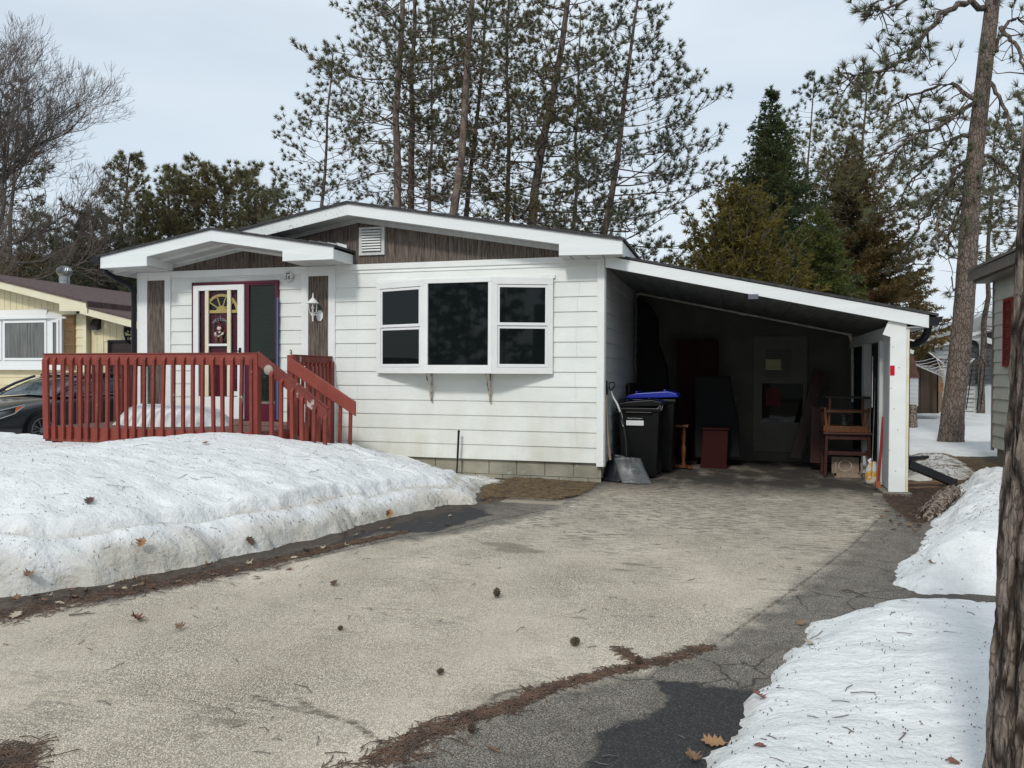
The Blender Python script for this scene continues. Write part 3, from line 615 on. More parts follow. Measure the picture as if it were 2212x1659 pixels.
# ================================================================ carport
cp = thing('carport', 'lean-to carport with sloping white fascia and one white front post', 'carport', (2, 1, 0))
cz = lambda X, z: z-.219*(X-.05)
CYB = 3.62
m = MB(); m.prism([(.03, -.09, 3.06), (4.0, -.09, cz(4.0, 3.056)), (4.0, -.09, cz(4.0, 3.026)), (.03, -.09, 3.03)], (0, CYB+.4, 0)); crf = put('roof', m, MT['shingle'], cp)
m = MB(); m.prism([(.028, -.075, 3.02), (3.9, -.075, cz(3.9, 3.02)), (3.9, -.075, cz(3.9, 2.865)), (.028, -.075, 2.87)], (0, .03, 0)); put('fascia', m, MT['fascia'], crf, bevel=.003)
m = MB(); m.box((3.875, -.045, 2.03), (3.9, CYB, 2.17)); put('eave_fascia', m, MT['fascia'], crf)
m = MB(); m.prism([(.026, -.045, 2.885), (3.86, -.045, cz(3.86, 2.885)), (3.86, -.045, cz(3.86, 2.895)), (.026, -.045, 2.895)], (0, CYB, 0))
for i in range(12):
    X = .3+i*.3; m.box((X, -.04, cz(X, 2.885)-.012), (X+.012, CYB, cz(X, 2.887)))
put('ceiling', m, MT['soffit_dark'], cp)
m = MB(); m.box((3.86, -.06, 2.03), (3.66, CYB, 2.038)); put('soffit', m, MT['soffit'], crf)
m = MB(); m.prism([(3.905, -.1, 2.15), (3.905, -.1, 2.05), (3.99, -.1, 2.05), (4.02, -.1, 2.1), (4.05, -.1, 2.155)], (0, CYB, 0)); put('gutter', m, MT['black'], crf)
m = MB(); m.tube([(3.93, .12, 2.06), (3.93, .14, 1.98), (3.9, .2, 1.9), (3.82, .25, 1.84), (3.73, .28, 1.82), (3.725, .28, 1.7), (3.725, .28, .32)], .045, 10); put('downspout', m, MT['black'], cp)
m = MB(); m.prism([(3.47, -.03, cz(3.47, 2.872)), (3.67, -.03, cz(3.67, 2.872)), (3.67, -.03, .05), (3.485, -.03, .045), (3.49, -.03, 1.92), (3.405, -.03, 1.95)], (0, .03, 0)); m.box((3.50, .0, .05), (3.665, .1, 2.05)); m.mi = 1; m.box((3.671, -.034, .05), (3.7, .1, 2.03))
post = put('post', m, [MT['trim'], MT['cream_trim']], cp, bevel=.003)
m = MB(); 
for z in (.3, .55, .8, 1.05, 1.3, 1.55, 1.8): m.lathe([(.006, 0), (.006, -.002), (0, -.002)], (3.54+.05*math.sin(z*9), -.031, z), 8, 'y')
put('nail', m, MT['taupe'], post)
m = MB(); m.box((3.49, -.034, 1.455), (3.54, -.0305, 1.575)); put('reflector', m, MT['redplastic'], post)
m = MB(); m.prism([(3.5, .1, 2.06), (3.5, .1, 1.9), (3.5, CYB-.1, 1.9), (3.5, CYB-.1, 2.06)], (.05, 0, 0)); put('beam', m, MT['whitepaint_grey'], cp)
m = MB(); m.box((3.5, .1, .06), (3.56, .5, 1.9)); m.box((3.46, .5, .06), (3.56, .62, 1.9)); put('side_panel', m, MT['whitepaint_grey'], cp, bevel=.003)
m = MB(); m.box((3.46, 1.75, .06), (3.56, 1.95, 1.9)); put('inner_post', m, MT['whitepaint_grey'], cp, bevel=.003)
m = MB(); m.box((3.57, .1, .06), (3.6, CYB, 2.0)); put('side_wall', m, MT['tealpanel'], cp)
m = MB(); m.box((3.6, .1, .06), (3.66, CYB, 2.0)); put('outer_side_wall', m, MT['siding'], cp)
m = MB(); m.box((3.42, -.06, -.02), (3.74, CYB, .045)); m.box((3.3, -.12, -.02), (3.72, -.061, .03)); put('curb', m, MT['concrete'], cp, bevel=.006)
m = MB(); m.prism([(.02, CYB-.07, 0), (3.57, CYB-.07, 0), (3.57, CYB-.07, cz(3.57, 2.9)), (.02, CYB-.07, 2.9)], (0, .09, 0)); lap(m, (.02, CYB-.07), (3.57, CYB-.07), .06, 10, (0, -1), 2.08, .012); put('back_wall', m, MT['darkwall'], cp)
# door in the back wall
q = lambda x, y, Y=CYB-.1: oy(x, y, Y)
d0 = q(1628, 727); d1 = q(1742, 980)
m = MB(); m.box((d0[0], CYB-.12, d1[2]), (d0[0]+.07, CYB-.07, d0[2])); m.box((d1[0]-.07, CYB-.12, d1[2]), (d1[0], CYB-.07, d0[2])); m.box((d0[0], CYB-.121, d0[2]-.07), (d1[0], CYB-.07, d0[2]+.005))
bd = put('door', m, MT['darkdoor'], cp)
w0 = q(1645, 828); w1 = q(1725, 913)
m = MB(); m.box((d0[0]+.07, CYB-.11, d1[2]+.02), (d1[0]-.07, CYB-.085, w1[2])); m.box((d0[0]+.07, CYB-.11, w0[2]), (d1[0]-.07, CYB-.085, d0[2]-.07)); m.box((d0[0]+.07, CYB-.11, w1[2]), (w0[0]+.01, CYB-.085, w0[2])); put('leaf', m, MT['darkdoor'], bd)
m = MB(); m.box((w0[0], CYB-.1, w1[2]), (w1[0]+.05, CYB-.095, w0[2])); put('pane', m, MT['glass'], bd)
b0 = q(1654, 753); b1 = q(1706, 805); 
m = MB()
for i in range(16): z = b0[2]-.03-i*.03; m.box((b0[0], CYB-.118, z), (b1[0]+.02, CYB-.112, z+.016))
put('blinds', m, MT['blinddark'], bd)
b0 = q(1654, 777); b1 = q(1687, 800); m = MB(); nn = 9
for i in range(nn): z = b0[2]-.012-i*(b0[2]-b1[2])/nn; m.box((b0[0], CYB-.124, z), (b1[0], CYB-.119, z+.014))
put('lit_blinds', m, MT['blindlit'], bd)
b0 = q(1654, 838); b1 = q(1686, 878); m = MB()
for i in range(13): z = b0[2]-.02-i*(b0[2]-b1[2])/13; m.box((b0[0], CYB-.124, z), (b1[0], CYB-.119, z+.017))
put('red_blinds', m, MT['redcloth'], bd)
m = MB(); c = q(1590, 862); m.box((c[0]-.03, CYB-.095, c[2]-.05), (c[0]+.03, CYB-.083, c[2]+.05)); put('light_switch', m, MT['darkdoor'], cp)
m = MB(); c = oy(1627, 641, -.08); m.box((c[0]-.06, -.1, c[2]-.03), (c[0]+.06, -.076, c[2]+.03)); put('label_plate', m, M('grey_plate', (.12, .12, .15), rough=.5), cp)
# pipe frame
pf = thing('pipe_frame', 'galvanised pipe running under the carport ceiling and down both sides', 'pipe', (1.8, CYB-.25, 0))
YP = CYB-.3; a = oy(1370, 848+0, YP); b = oy(1375, 640, YP); c = oy(1385, 635, YP); d = oy(1836, 722, YP); e2 = oy(1842, 740, YP); f = oy(1842, 868, YP)
m = MB(); m.tube([(b[0]-.01, YP, a[2]), (b[0]-.005, YP, b[2]), (b[0]+.02, YP, b[2]+.035), (c[0]+.03, YP, c[2]), (d[0], YP, d[2]), (e2[0], YP, e2[2]), (f[0], YP, f[2])], .024, 10); put('pipe', m, MT['pipe'], pf)
m = MB(); m.tube([(b[0]-.005, YP, b[2]-.03), (b[0]-.005, YP, b[2]+.01)], .036, 10); m.tube([(d[0]-.05, YP, d[2]+.012), (d[0], YP, d[2]), (e2[0], YP, e2[2]), (e2[0], YP, e2[2]-.06)], .034, 10); m.tube([(b[0]-.008, YP, 2.0), (b[0]-.008, YP, 2.12)], .034, 10); mid = (Vector(c)+Vector(d))/2; m.tube([mid-Vector((.05, 0, -.012)), mid+Vector((.05, 0, -.012))], .032, 10); put('coupling', m, MT['pipe'], pf)
# ================================================================ things in the carport
def wheelie_bin(name, label, x0, y0, w, d, h, lidmat, lift, grp):
    t = thing(name, label, 'trash bin', (x0+w/2, y0+d/2, .02), group=grp)
    m = MB(); a = .045
    pl = lambda k, z: [(x0+k, y0+k, z), (x0+w-k, y0+k, z), (x0+w-k, y0+d-k, z), (x0+k, y0+d-k, z)]
    q0, q1 = pl(a, .03), pl(0, h-.1); m.add(q0+q1, [(3, 2, 1, 0), (0, 1, 5, 4), (1, 2, 6, 5), (2, 3, 7, 6), (3, 0, 4, 7), (4, 5, 6, 7)])
    m.box((x0+.07, y0+.008, h-.33), (x0+w-.07, y0+.03, h-.12)) if False else None
    put('body', m, MT['bin'], t, bevel=.015)
    m = MB(); m.box((x0-.02, y0-.025, h-.12), (x0+w+.02, y0+d+.02, h-.07)); m.box((x0+.1, y0-.035, h-.15), (x0+w-.1, y0-.0, h-.122)); put('rim', m, MT['bin'], t, bevel=.01)
    m = MB(); ext = w+.05
    P = [(x0-.03, h-.065), (x0-.01, h-.02), (x0+.12, h-.0+lift*.3), (x0+w-.1, h+lift), (x0+w+.03, h-.02+lift*.8), (x0+w+.06, h-.065+lift*.6)]
    m.prism([(x, y0-.045, z) for x, z in P][::-1], (0, d+.08, 0))
    m.mi = 0; m.bar((x0+.12, y0+.05, h+.01+lift*.4), (x0+.12, y0+d-.05, h+.01+lift*.4), .03, .03); m.bar((x0+w-.15, y0+.05, h+.01+lift), (x0+w-.15, y0+d-.05, h+.01+lift), .03, .03)
    put('lid', m, lidmat, t, bevel=.012)
    for s in (x0+.03, x0+w-.1):
        m = MB(); m.lathe([(0, 0), (.1, 0), (.11, .01), (.11, .06), (.1, .07), (0, .07)], (s, y0+d-.02, .12), 20, 'x'); put('wheel', m, MT['tyre'], t)
    m = MB(); m.tube([(x0+.05, y0+d+.06, h-.06), (x0+w-.05, y0+d+.06, h-.06)], .014, 8); put('handle', m, MT['bin'], t)
    return t
b1_ = wheelie_bin('wheelie_bin', 'black wheelie bin with white label, nearest the house corner', .12, .56, .57, .62, 1.06, MT['bin'], .045, 'wheelie bins in the carport')
b2_ = wheelie_bin('wheelie_bin', 'wheelie bin with blue lid standing behind the black one', .16, 1.28, .68, .66, 1.16, MT['binblue'], .05, 'wheelie bins in the carport')
m = MB(); m.add([(.235, .566, .745), (.475, .566, .745), (.475, .560, .815), (.235, .560, .815)], [(0, 1, 2, 3)]); m.v = [(x, y-.012, z) for x, y, z in m.v]; put('label', m, MT['white'], b1_)
t_ = text('Property of the County of', .019, MT['white'], 'lettering', b1_, (.355, .548, .845), (R(90), 0, 0), .0005)
cx_ = MB()
m = MB(); m.tube([(.66, .5, .98), (.70, .5, 1.03), (.72, .5, .96), (.735, .52, 1.02)], .003, 5); put('wire', m, MT['pipe'], b1_)

def scoop(t, c, w, h, curl, mat, yaw=0., shear=0.):
    """curved shovel blade: c bottom centre, concave towards the viewer"""
    m = MB(); n, k = 14, 10; vs = []
    for j in range(k+1):
        v = j/k
        for i in range(n+1):
            u = i/n*2-1
            y = -curl*(1-v)**2*1.0 + .06*u*u*(.4+v*.5) - .03*math.exp(-(u*7)**2)*(v) + .012*math.cos(u*14)*v*(1-v)
            z = h*v*(1-.06*u*u)
            x = u*w/2*(1-.1*v)-shear*(v**.8)
            vs.append((c[0]+x*math.cos(yaw)-y*math.sin(yaw), c[1]+x*math.sin(yaw)+y*math.cos(yaw), c[2]+z))
    fs = [(j*(n+1)+i, j*(n+1)+i+1, (j+1)*(n+1)+i+1, (j+1)*(n+1)+i) for j in range(k) for i in range(n)]
    m.add(vs, fs, True); o = put('blade', m, mat, t); s = o.modifiers.new('solid', 'SOLIDIFY'); s.thickness = .006; return o
sv = thing('snow_shovel', 'grey scoop snow shovel with bent handle leaning beside the black bin', 'shovel', (.3, .1, 0))
scoop(sv, (.43, .16, .012), .40, .33, .17, MT['shovel'], .22, .12)
U = lambda x, y, Y: tuple(oy(x, y, Y))
m = MB(); m.tube([U(1354, 998, .16), U(1352, 950, .2), U(1347, 920, .24), U(1340, 890, .28)], .013, 8); m.mi = 1; m.tube([U(1347, 921, .24), U(1341, 893, .28), U(1333, 872, .30), U(1324, 857, .33), U(1320, 845, .35)], .014, 8)
put('shaft', m, [MT['black'], MT['pipe']], sv)
m = MB(); a = Vector(U(1318, 840, .36)); m.tube([a+Vector((0, 0, -.02)), a+Vector((-.015, 0, .03)), a+Vector((-.015, 0, .085)), a+Vector((.06, 0, .09)), a+Vector((.055, 0, .03)), a+Vector((.01, 0, -.03))], .011, 8); put('grip', m, MT['black'], sv)
sv2 = thing('snow_shovel', 'old snow shovel with pale wooden handle leaning on the house corner', 'shovel', (.1, .1, 0))
scoop(sv2, (.13, .22, .012), .34, .36, .15, MT['black'], -.5)
m = MB(); m.tube([U(1318, 993, .14), U(1312, 930, .10), U(1309, 854, .07)], .018, 8); put('shaft', m, MT['woodh'], sv2)
m = MB(); a, b = Vector(U(1309.5, 853, .07)), Vector(U(1308.5, 822, .065)); m.bar(a, b, .05, .03, (0, 1, 0)); put('grip', m, MT['blackmatte'], sv2, bevel=.008)

# stack of upturned tables by the right wall
def table_frame(name, label, x0, x1, y0, y1, z0, z1, mat, lw, topmat=None, rails=(), splay=.02, grp=None):
    t = thing(name, label, 'chair' if 'chair' in label else 'table', ((x0+x1)/2, (y0+y1)/2, z0), group=grp)
    for i, (x, sx) in enumerate(((x0, -1), (x1, 1))):
        for y in (y0, y1):
            m = MB(); m.bar((x+sx*splay, y, z0), (x, y, z1), lw, lw, (0, 1, 0)); put('leg', m, mat, t, bevel=.003)
    for z, hh in rails:
        m = MB()
        for y in (y0, y1): m.box((x0+lw/2, y-.012, z), (x1-lw/2, y+.012, z+hh))
        for x in (x0, x1): m.box((x-.012, y0+lw/2, z), (x+.012, y1-lw/2, z+hh))
        put('rail', m, mat, t, bevel=.002)
    if topmat: 
        m = MB(); m.box((x0-.05, y0-.05, z1), (x1+.05, y1+.04, z1+.028)); put('top', m, topmat, t, bevel=.006)
    return t
la_ = oy(1785, 1037, 1.5); lb_ = oy(1876, 1037, 1.5)
xA, xB = la_[0], lb_[0]
table_frame('wooden_table', 'dark red wooden table standing on the floor under the upturned chair', xA, xB, 1.5, 1.92, .01, .62, MT['mahog'], .04, MT['mahog'], ((.33, .05), (.55, .06)))
ch = table_frame('wooden_chair', 'orange wooden chair frame stacked on the dark red table', xA-.03, xB-.01, 1.49, 1.88, .65, 1.0, MT['oak'], .034, None, ((.655, .085), (.93, .035)), -.03)
m = MB(); m.bar((xA+.03, 1.55, .74), (xA+.045, 1.55, 1.13), .03, .02, (0, 1, 0)); m.bar((xB-.06, 1.55, .74), (xB-.075, 1.55, 1.13), .03, .02, (0, 1, 0)); put('backrest', m, MT['oak'], ch)
m = MB(); m.box((xA-.02, 1.5, 1.13), (xB+.02, 1.85, 1.158)); put('seat', m, MT['darkcloth'], ch, bevel=.006)
# small animal-trap like crate under the table
cr = thing('small_crate', 'small open wooden crate on the floor beneath the dark red table', 'crate', ((xA+xB)/2, 1.75, 0))
m = MB(); x0, x1 = xA+.12, xB-.06
for a in (((x0, 1.62, .02), (x0+.025, 1.645, .24)), ((x1-.025, 1.62, .02), (x1, 1.645, .24)), ((x0, 1.62, .02), (x1, 1.64, .06)), ((x0, 1.95, .02), (x1, 1.97, .26)), ((x0, 1.61, .004), (x1, 1.98, .0205))): m.box(*a)
put('frame', m, MT['woodh'], cr); m = MB(); m.tube([(x0+.14+.085*math.cos(a), 1.61, .17+.075*math.sin(a)) for a in np.linspace(0, 6.28, 20)], .004, 5); put('wire_loop', m, MT['pipe'], cr)
# bag, rods
bg = thing('feed_bag', 'crumpled white and orange bag on the floor behind the carport post', 'bag', (3.33, .8, 0))
bc = oz(1887, 1047, .02); m = MB(); prof = [(.0, 0), (.085, .0), (.1, .04), (.1, .14), (.085, .22), (.05, .28), (.03, .3)]
vs = []; n = 22
for r, h in prof:
    for k in range(n): a = 2*math.pi*k/n; rr = r*(1+.16*noise.noise((math.cos(a)*2, math.sin(a)*2, h*9))); vs.append((bc[0]+rr*math.cos(a)*.95, bc[1]+.05+rr*math.sin(a)*.6, .02+h+.012*noise.noise((k*.7, h*8, 3))))
m.add(vs, [(i*n+k, i*n+(k+1) % n, (i+1)*n+(k+1) % n, (i+1)*n+k) for i in range(len(prof)-1) for k in range(n)], True); put('sack', m, MT['bag'], bg)
m = MB(); m.tube([(bc[0]-.03, bc[1]+.05, .3), (bc[0]-.05, bc[1]+.06, .33), (bc[0]-.02, bc[1]+.06, .35)], .02, 7); put('neck', m, MT['white'], bg)
m = MB(); m.tube([U(1883, 1022, .7), U(1888, 900, 1.0), U(1891, 815, 1.1)], .006, 6); tag(put('cord_rod', m, MT['curtain'], loc=(3.3, .9, 0)), 'thin pale rod leaning behind the white and orange bag', 'rod')
m = MB(); m.tube([U(1897, 1047, .45), U(1908, 900, .46)], .016, 8); tag(put('red_handle', m, MT['redrod'], loc=(3.4, .45, 0)), 'red tool handle leaning on the inside of the carport post', 'tool')
m = MB(); m.tube([U(1885, 770, .72), U(1884, 880, .74)], .005, 6); tag(put('white_rod', m, MT['pipe'], loc=(3.45, .72, 1.0)), 'short pale rod hanging high on the dark side wall', 'rod')
m = MB(); a = oz(1905, 1043, .045); m.prism([(3.40, .3, .045), (3.455, .3, .045), (3.455, .3, .12), (3.40, .3, .12)], (0, .06, 0)); tag(put('brick', m, M('orange_brick', (.3, .1, .045), rough=.9), loc=(3.42, .33, .045)), 'orange brick piece at the foot of the carport post', 'brick')
# turned-leg table
tl = thing('side_table', 'small orange side table with turned leg behind the bins', 'table', (1.15, 2.2, 0))
tp = oz(1476, 993+12, .0); cxx, cyy = .93, 1.95
pA = oy(1477, 920, 1.95)
m = MB(); m.lathe([(.03, 0), (.035, .05), (.022, .09), (.035, .2), (.04, .3), (.022, .36), (.034, .42), (.035, .52), (.03, .62)], (pA[0], 1.95, .03), 14); put('leg', m, MT['oak'], tl)
m = MB(); m.box((pA[0]-.3, 1.85, .65), (pA[0]+.07, 2.2, .68)); put('top', m, MT['oak'], tl, bevel=.004)
m = MB(); m.bar((pA[0]-.2, 1.95, .05), (pA[0]+.14, 1.9, .04), .05, .04); m.bar((pA[0]-.05, 2.15, .05), (pA[0]+.1, 1.8, .04), .05, .04); put('foot', m, MT['oak'], tl)
# dark masses at the back
k0 = oy(1465, 735, 3.2); k1 = oy(1552, 735, 3.2)
m = MB(); m.box((k0[0], 3.1, 0), (k1[0], 3.5, k0[2])); kb = put('body', m, M('dark_maroon_cupboard', (.022, .008, .008), rough=.7, spec=.1), cbt := thing('tall_cupboard', 'tall dark maroon cupboard against the carport back wall', 'cupboard', (k0[0]+.3, 3.3, 0)), bevel=.005)
m = MB(); m.box(((k0[0]+k1[0])/2-.003, 3.092, .05), ((k0[0]+k1[0])/2+.003, 3.1, k0[2]-.05)); put('door_gap', m, MT['blackmatte'], cbt)
m = MB(); m.box((k0[0]+.03, 3.085, .06), ((k0[0]+k1[0])/2-.01, 3.099, k0[2]-.04)); m.box(((k0[0]+k1[0])/2+.01, 3.085, .06), (k1[0]-.03, 3.099, k0[2]-.04)); put('door', m, M('dark_maroon_door', (.025, .008, .009), rough=.7, spec=.1), cbt)
a = [oy(x, y, 3.0) for x, y in ((1376, 640), (1400, 655), (1419, 690), (1418, 735), (1438, 790), (1443, 870), (1448, 990), (1376, 990))]
m = MB(); m.prism([tuple(p) for p in a][::-1], (0, .35, 0)); tag(put('hanging_tarp', m, MT['blackmatte'], loc=(.3, 3.1, 0)), 'black tarp hanging in the back left corner of the carport', 'tarp')
a = [oy(x, y, 2.5) for x, y in ((1500, 985+5), (1500, 812), (1578, 812), (1582, 850), (1596, 905), (1600, 990))]
m = MB(); m.prism([tuple(p) for p in a], (0, .55, 0)); gr = tag(put('covered_grill', m, MT['blackmatte'], loc=(1.2, 2.7, 0), bevel=.03), 'bulky object under a black cover before the maroon cupboard', 'grill')
a = oy(1523, 990, 2.2); b = oy(1576, 878+22, 2.2)
mt = thing('maroon_tote', 'maroon box on the floor in front of the black cover', 'box', (a[0]+.2, 2.3, 0)); ax = oy(1517, 960, 2.15)[0]; bx_ = oy(1573, 960, 2.15)[0]
m = MB(); m.prism([(ax-.03, 2.15, .0), (bx_-.02, 2.15, .0), (bx_, 2.15, .6), (ax+.01, 2.15, .6)], (0, .35, 0)); put('body', m, MT['maroonbox'], mt, bevel=.01); m = MB(); m.box((ax-.0, 2.13, .6), (bx_+.02, 2.52, .63)); put('lid', m, MT['maroonbox'], mt, bevel=.008)
# boards leaning by the door
m = MB(); m.bar(U(1612, 985, 3.0), U(1650, 830, 3.4), .12, .03, (0, 1, 0)); m.v = [(x, y, z) for x, y, z in m.v]
lb = MB(); lb.bar(U(1718, 990, 2.9), U(1770, 800, 3.2), .16, .05, (0, 1, 0)); tag(put('leaning_board', lb, MT['mahog'], loc=(2.6, 3, 0)), 'dark board leaning right of the grey back door', 'board')
lb = MB(); lb.bar(U(1765, 1000, 2.3), U(1768, 880, 2.35), .2, .03, (0, 1, 0)); tag(put('upright_plank', lb, MT['mahog'], loc=(2.9, 2.3, 0)), 'dark red plank standing left of the table stack', 'board')
lb = MB(); lb.box((.05, 2.1, .02), (.09, 2.9, 1.32)); tag(put('leaning_board', lb, MT['mahog'], loc=(.07, 2.5, .02)), 'dark red panel leaning on the side wall behind the blue bin lid', 'panel')
m = MB(); m.lathe([(.0, 0), (.07, 0), (.09, .02), (.0, .03)], ((xA+xB)/2-.02, 1.7, .87-.0), 16); m.bar(((xA+xB)/2, 1.7, .89), ((xA+xB)/2+.03, 1.7, .98), .01, .01); 
m.box((xA, 1.52, .735), (xB, 1.86, .745)) if False else None
m.lathe([(.05, -.13), (.05, 0)], ((xA+xB)/2-.02, 1.7, .87), 12)
tag(put('glass_dish', m, MT['glass_grey'], loc=((xA+xB)/2, 1.7, .74)), 'small glass dish inside the orange chair frame', 'dish')

# marker rod in front of the wall
a = oy(991, 932, -.12); b = oy(986, 1030, -.12)
m = MB(); m.tube([(b[0], -.12, -.02), (b[0]*.5+a[0]*.5, -.12, a[2]*.45)], .012, 8); m.tube([(b[0]*.52+a[0]*.48, -.12, a[2]*.43), (a[0], -.12, a[2])], .016, 8); m.ball((a[0], -.12, a[2]), .02, 6); tag(put('marker_rod', m, MT['black'], loc=(b[0], -.12, 0)), 'thin black rod standing in the ground against the white siding', 'rod')

# ================================================================ right side yard bits
def ground_pipe(name, label, p, q, w, h, mat, cat):
    m = MB(); m.bar(p, q, w, h); m.mi = 0; d = (Vector(q)-Vector(p)).normalized(); m.bar(Vector(q)-d*.01, Vector(q)+d*.012, w+.012, h+.012); return tag(put(name, m, mat, loc=tuple(p), bevel=.004), label, cat)
ground_pipe('downspout_extension', 'long black downspout extension sloping to the snow by the carport', (3.76, .3, .36), tuple(oz(2060, 1043, .06)), .075, .1, MT['black'], 'downspout')
ground_pipe('downspout_extension', 'short black pipe end farther back beside the carport', (3.76, 2.9, .12), tuple(oz(1999, 992, .08)), .1, .11, MT['black'], 'downspout')
p = oz(1990, 1052, .02)
for i, (a, b, lab) in enumerate((((1968, 1056), (2042, 1048), 'weathered plank lying by the carport post, nearest the driveway'), ((1966, 1046), (2048, 1040), 'weathered plank lying under the long downspout'))):
    m = MB(); A1, B1 = oz(*a, .02), oz(*b, .02); m.bar(A1, B1, .14, .035); tag(put('plank', m, MT['plank'], loc=tuple(A1), bevel=.004), lab, 'plank', 'planks by the carport')
# split log with shredded bark
lg_ = thing('split_log', 'shredded bark log lying between the carport curb and right snow bank', 'log', tuple(oz(2035, 1100, 0)))
rnd = random.Random(8); A1, B1 = Vector(oz(2005, 1118, .05)), Vector(oz(2062, 1062, .08))
m = MB(); ax_ = (B1-A1).normalized(); sd = ax_.cross(Vector((0, 0, 1))).normalized(); m.tube([A1, A1.lerp(B1, .5)+Vector((0, 0, .03)), B1], [.05, .085, .07], 10); put('core', m, MT['log'], lg_)
m = MB()
for k in range(170):
    t = rnd.random(); a = rnd.uniform(-.3, math.pi+.3); r = .07+.03*rnd.random(); p = A1.lerp(B1, t)+sd*math.cos(a)*r*1.3+Vector((0, 0, math.sin(a)*r)); l = rnd.uniform(.03, .08)
    m.bar(p-ax_*l+Vector((0, 0, rnd.uniform(-.01, .01))), p+ax_*l+sd*rnd.uniform(-.02, .02)+Vector((0, 0, rnd.uniform(-.01, .015))), rnd.uniform(.008, .02), .006, (sd*math.cos(a)+Vector((0, 0, math.sin(a)))))
put('bark_strips', m, MT['log'], lg_)

# ================================================================ beige house at the right
bh = thing('beige_house', 'beige clapboard house with red shutter and taupe eave at the right edge', 'house', (6.2, 1, 0))
BX, BY = 5.86, 4.42
m = MB(); lap(m, (BX, -1.5), (BX, BY), .27, 15, (-1, 0), None, .02); put('wall', m, MT['beige'], bh)
m = MB(); m.box((BX+.001, -1.5, .26), (BX+7, BY-.001, 3.3)); put('wall_core', m, MT['beige'], bh)
m = MB(); m.box((BX-.03, BY-.03, .22), (BX+.01, BY+.02, 3.3)); put('corner_trim', m, MT['taupe'], bh)
m = MB(); m.box((BX+.05, -1.5, -.1), (BX+6.9, BY-.05, .26)); put('foundation', m, MT['block'], bh)
e0 = ad(2105, 606, 13.6)
m = MB(); ez = e0[2]
m.prism([(BX-.38, BY+.45, ez+.0), (BX-.38, BY+.45, ez+.17), (BX+3, BY+.45, ez+1.0), (BX+3, BY+.45, ez+.85)], (0, -8, 0)) if False else None
m.box((BX-.30, -1.7, ez-.03), (BX-.26, BY+.42, ez+.13)); m.prism([(BX-.32, BY+.42, ez+.14), (BX-.32, BY+.42, ez+.18), (BX+3.5, BY+.42, ez+1.2), (BX+7, BY+.42, ez+.2), (BX+7, BY+.42, ez+.14), (BX+3.5, BY+.42, ez+1.1)], (0, -6.2, 0)); br = put('roof', m, MT['taupe'], bh)
m = MB(); m.box((BX-.26, -1.6, ez-.02), (BX-.001, BY+.4, ez)); put('soffit', m, MT['taupe'], br)
m = MB(); m.box((BX-.25, -1.5, ez-.08), (BX-.001, BY+.3, ez-.02)); put('eave_trim', m, MT['taupe'], br)
s0 = ox_ = None
def ox(x, y, X): d = ray(x, y); return CP+d*(X-CP[0])/d[0]
a = ox(2169, 647, BX-.03); b = ox(2185, 795, BX-.03)
m = MB(); ya, yb = a[1], b[1]-.03; zt, zb = a[2], ox(2172, 792, BX-.03)[2]
m.box((BX-.05, yb, zb), (BX-.018, yb+.04, zt)); m.box((BX-.05, ya-.04, zb), (BX-.018, ya, zt)); m.box((BX-.05, yb+.04, zt-.05), (BX-.018, ya-.04, zt)); m.box((BX-.05, yb+.04, zb), (BX-.018, ya-.04, zb+.05))
sh_ = put('shutter', m, MT['redshut'], bh, bevel=.003); m = MB()
z = zb+.06
while z < zt-.06: m.prism([(BX-.045, yb+.04, z), (BX-.022, yb+.04, z+.02), (BX-.02, yb+.04, z+.024), (BX-.02, yb+.04, z)], (0, ya-yb-.08, 0)); z += .034
put('slats', m, MT['redshut'], sh_)

# ================================================================ back yard: grey house, sheds, clothes line, trellis, stump
gh = thing('grey_gabled_house', 'pale grey house with shingled wall and white downpipe behind the yard', 'house', (11, 24, 0))
G = lambda x, y, Y=24.: tuple(oy(x, y, Y))
m = MB(); a = G(1965, 760); b = G(2101, 706); c = G(2101, 890); d = G(1965, 890)
m.prism([(a[0]-3, 24, -.1), (a[0]-3, 24, a[2]-1.0), G(2101, 690), G(2320, 620), (G(2320, 620)[0], 24, -.1)][::-1], (0, 8, 0)); put('wall', m, MT['greysiding'], gh)
m = MB(); z = .1
while z < G(2101, 720)[2]:
    m.box((a[0]-3, 23.97, z), (G(2105, 700)[0], 24.0, z+.012)); z += .17
put('siding_line', m, MT['taupe'], gh)
m = MB(); P0, P1 = G(2090, 727, 23.9), G(2300, 735, 23.9); ztop = G(2100, 727, 23.9)[2]; z = G(2100, 829, 23.9)[2]; rnd = random.Random(4)
ry = 0
while z < G(2200, 700, 23.9)[2]:
    x = P0[0]-.3-.1*(ry % 2)
    while x < P1[0]:
        w = rnd.uniform(.2, .38); 
        if z < ztop+.18*(x-P0[0]): m.prism([(x, 23.93-rnd.uniform(0, .03), z-rnd.uniform(0, .05)), (x+w-.015, 23.93, z), (x+w-.015, 23.95, z+.2), (x, 23.95, z+.2)], (0, .03, 0))
        x += w
    z += .18; ry += 1
put('shingled_wall', m, MT['greyshake'], gh)
m = MB(); m.tube([G(2094, 727, 23.8), G(2110, 732, 23.8), G(2119, 742, 23.8), G(2120, 760, 23.8), G(2114, 880, 23.8)], .085, 8); put('downspout', m, MT['vinyl'], gh)
m = MB(); m.prism([G(1900, 770, 23.7), G(1900, 780, 23.7), G(2096, 733, 23.7), G(2150, 745, 23.7), G(2150, 735, 23.7), G(2096, 715, 23.7)], (0, .1, 0)); put('fascia', m, MT['vinyl'], gh)
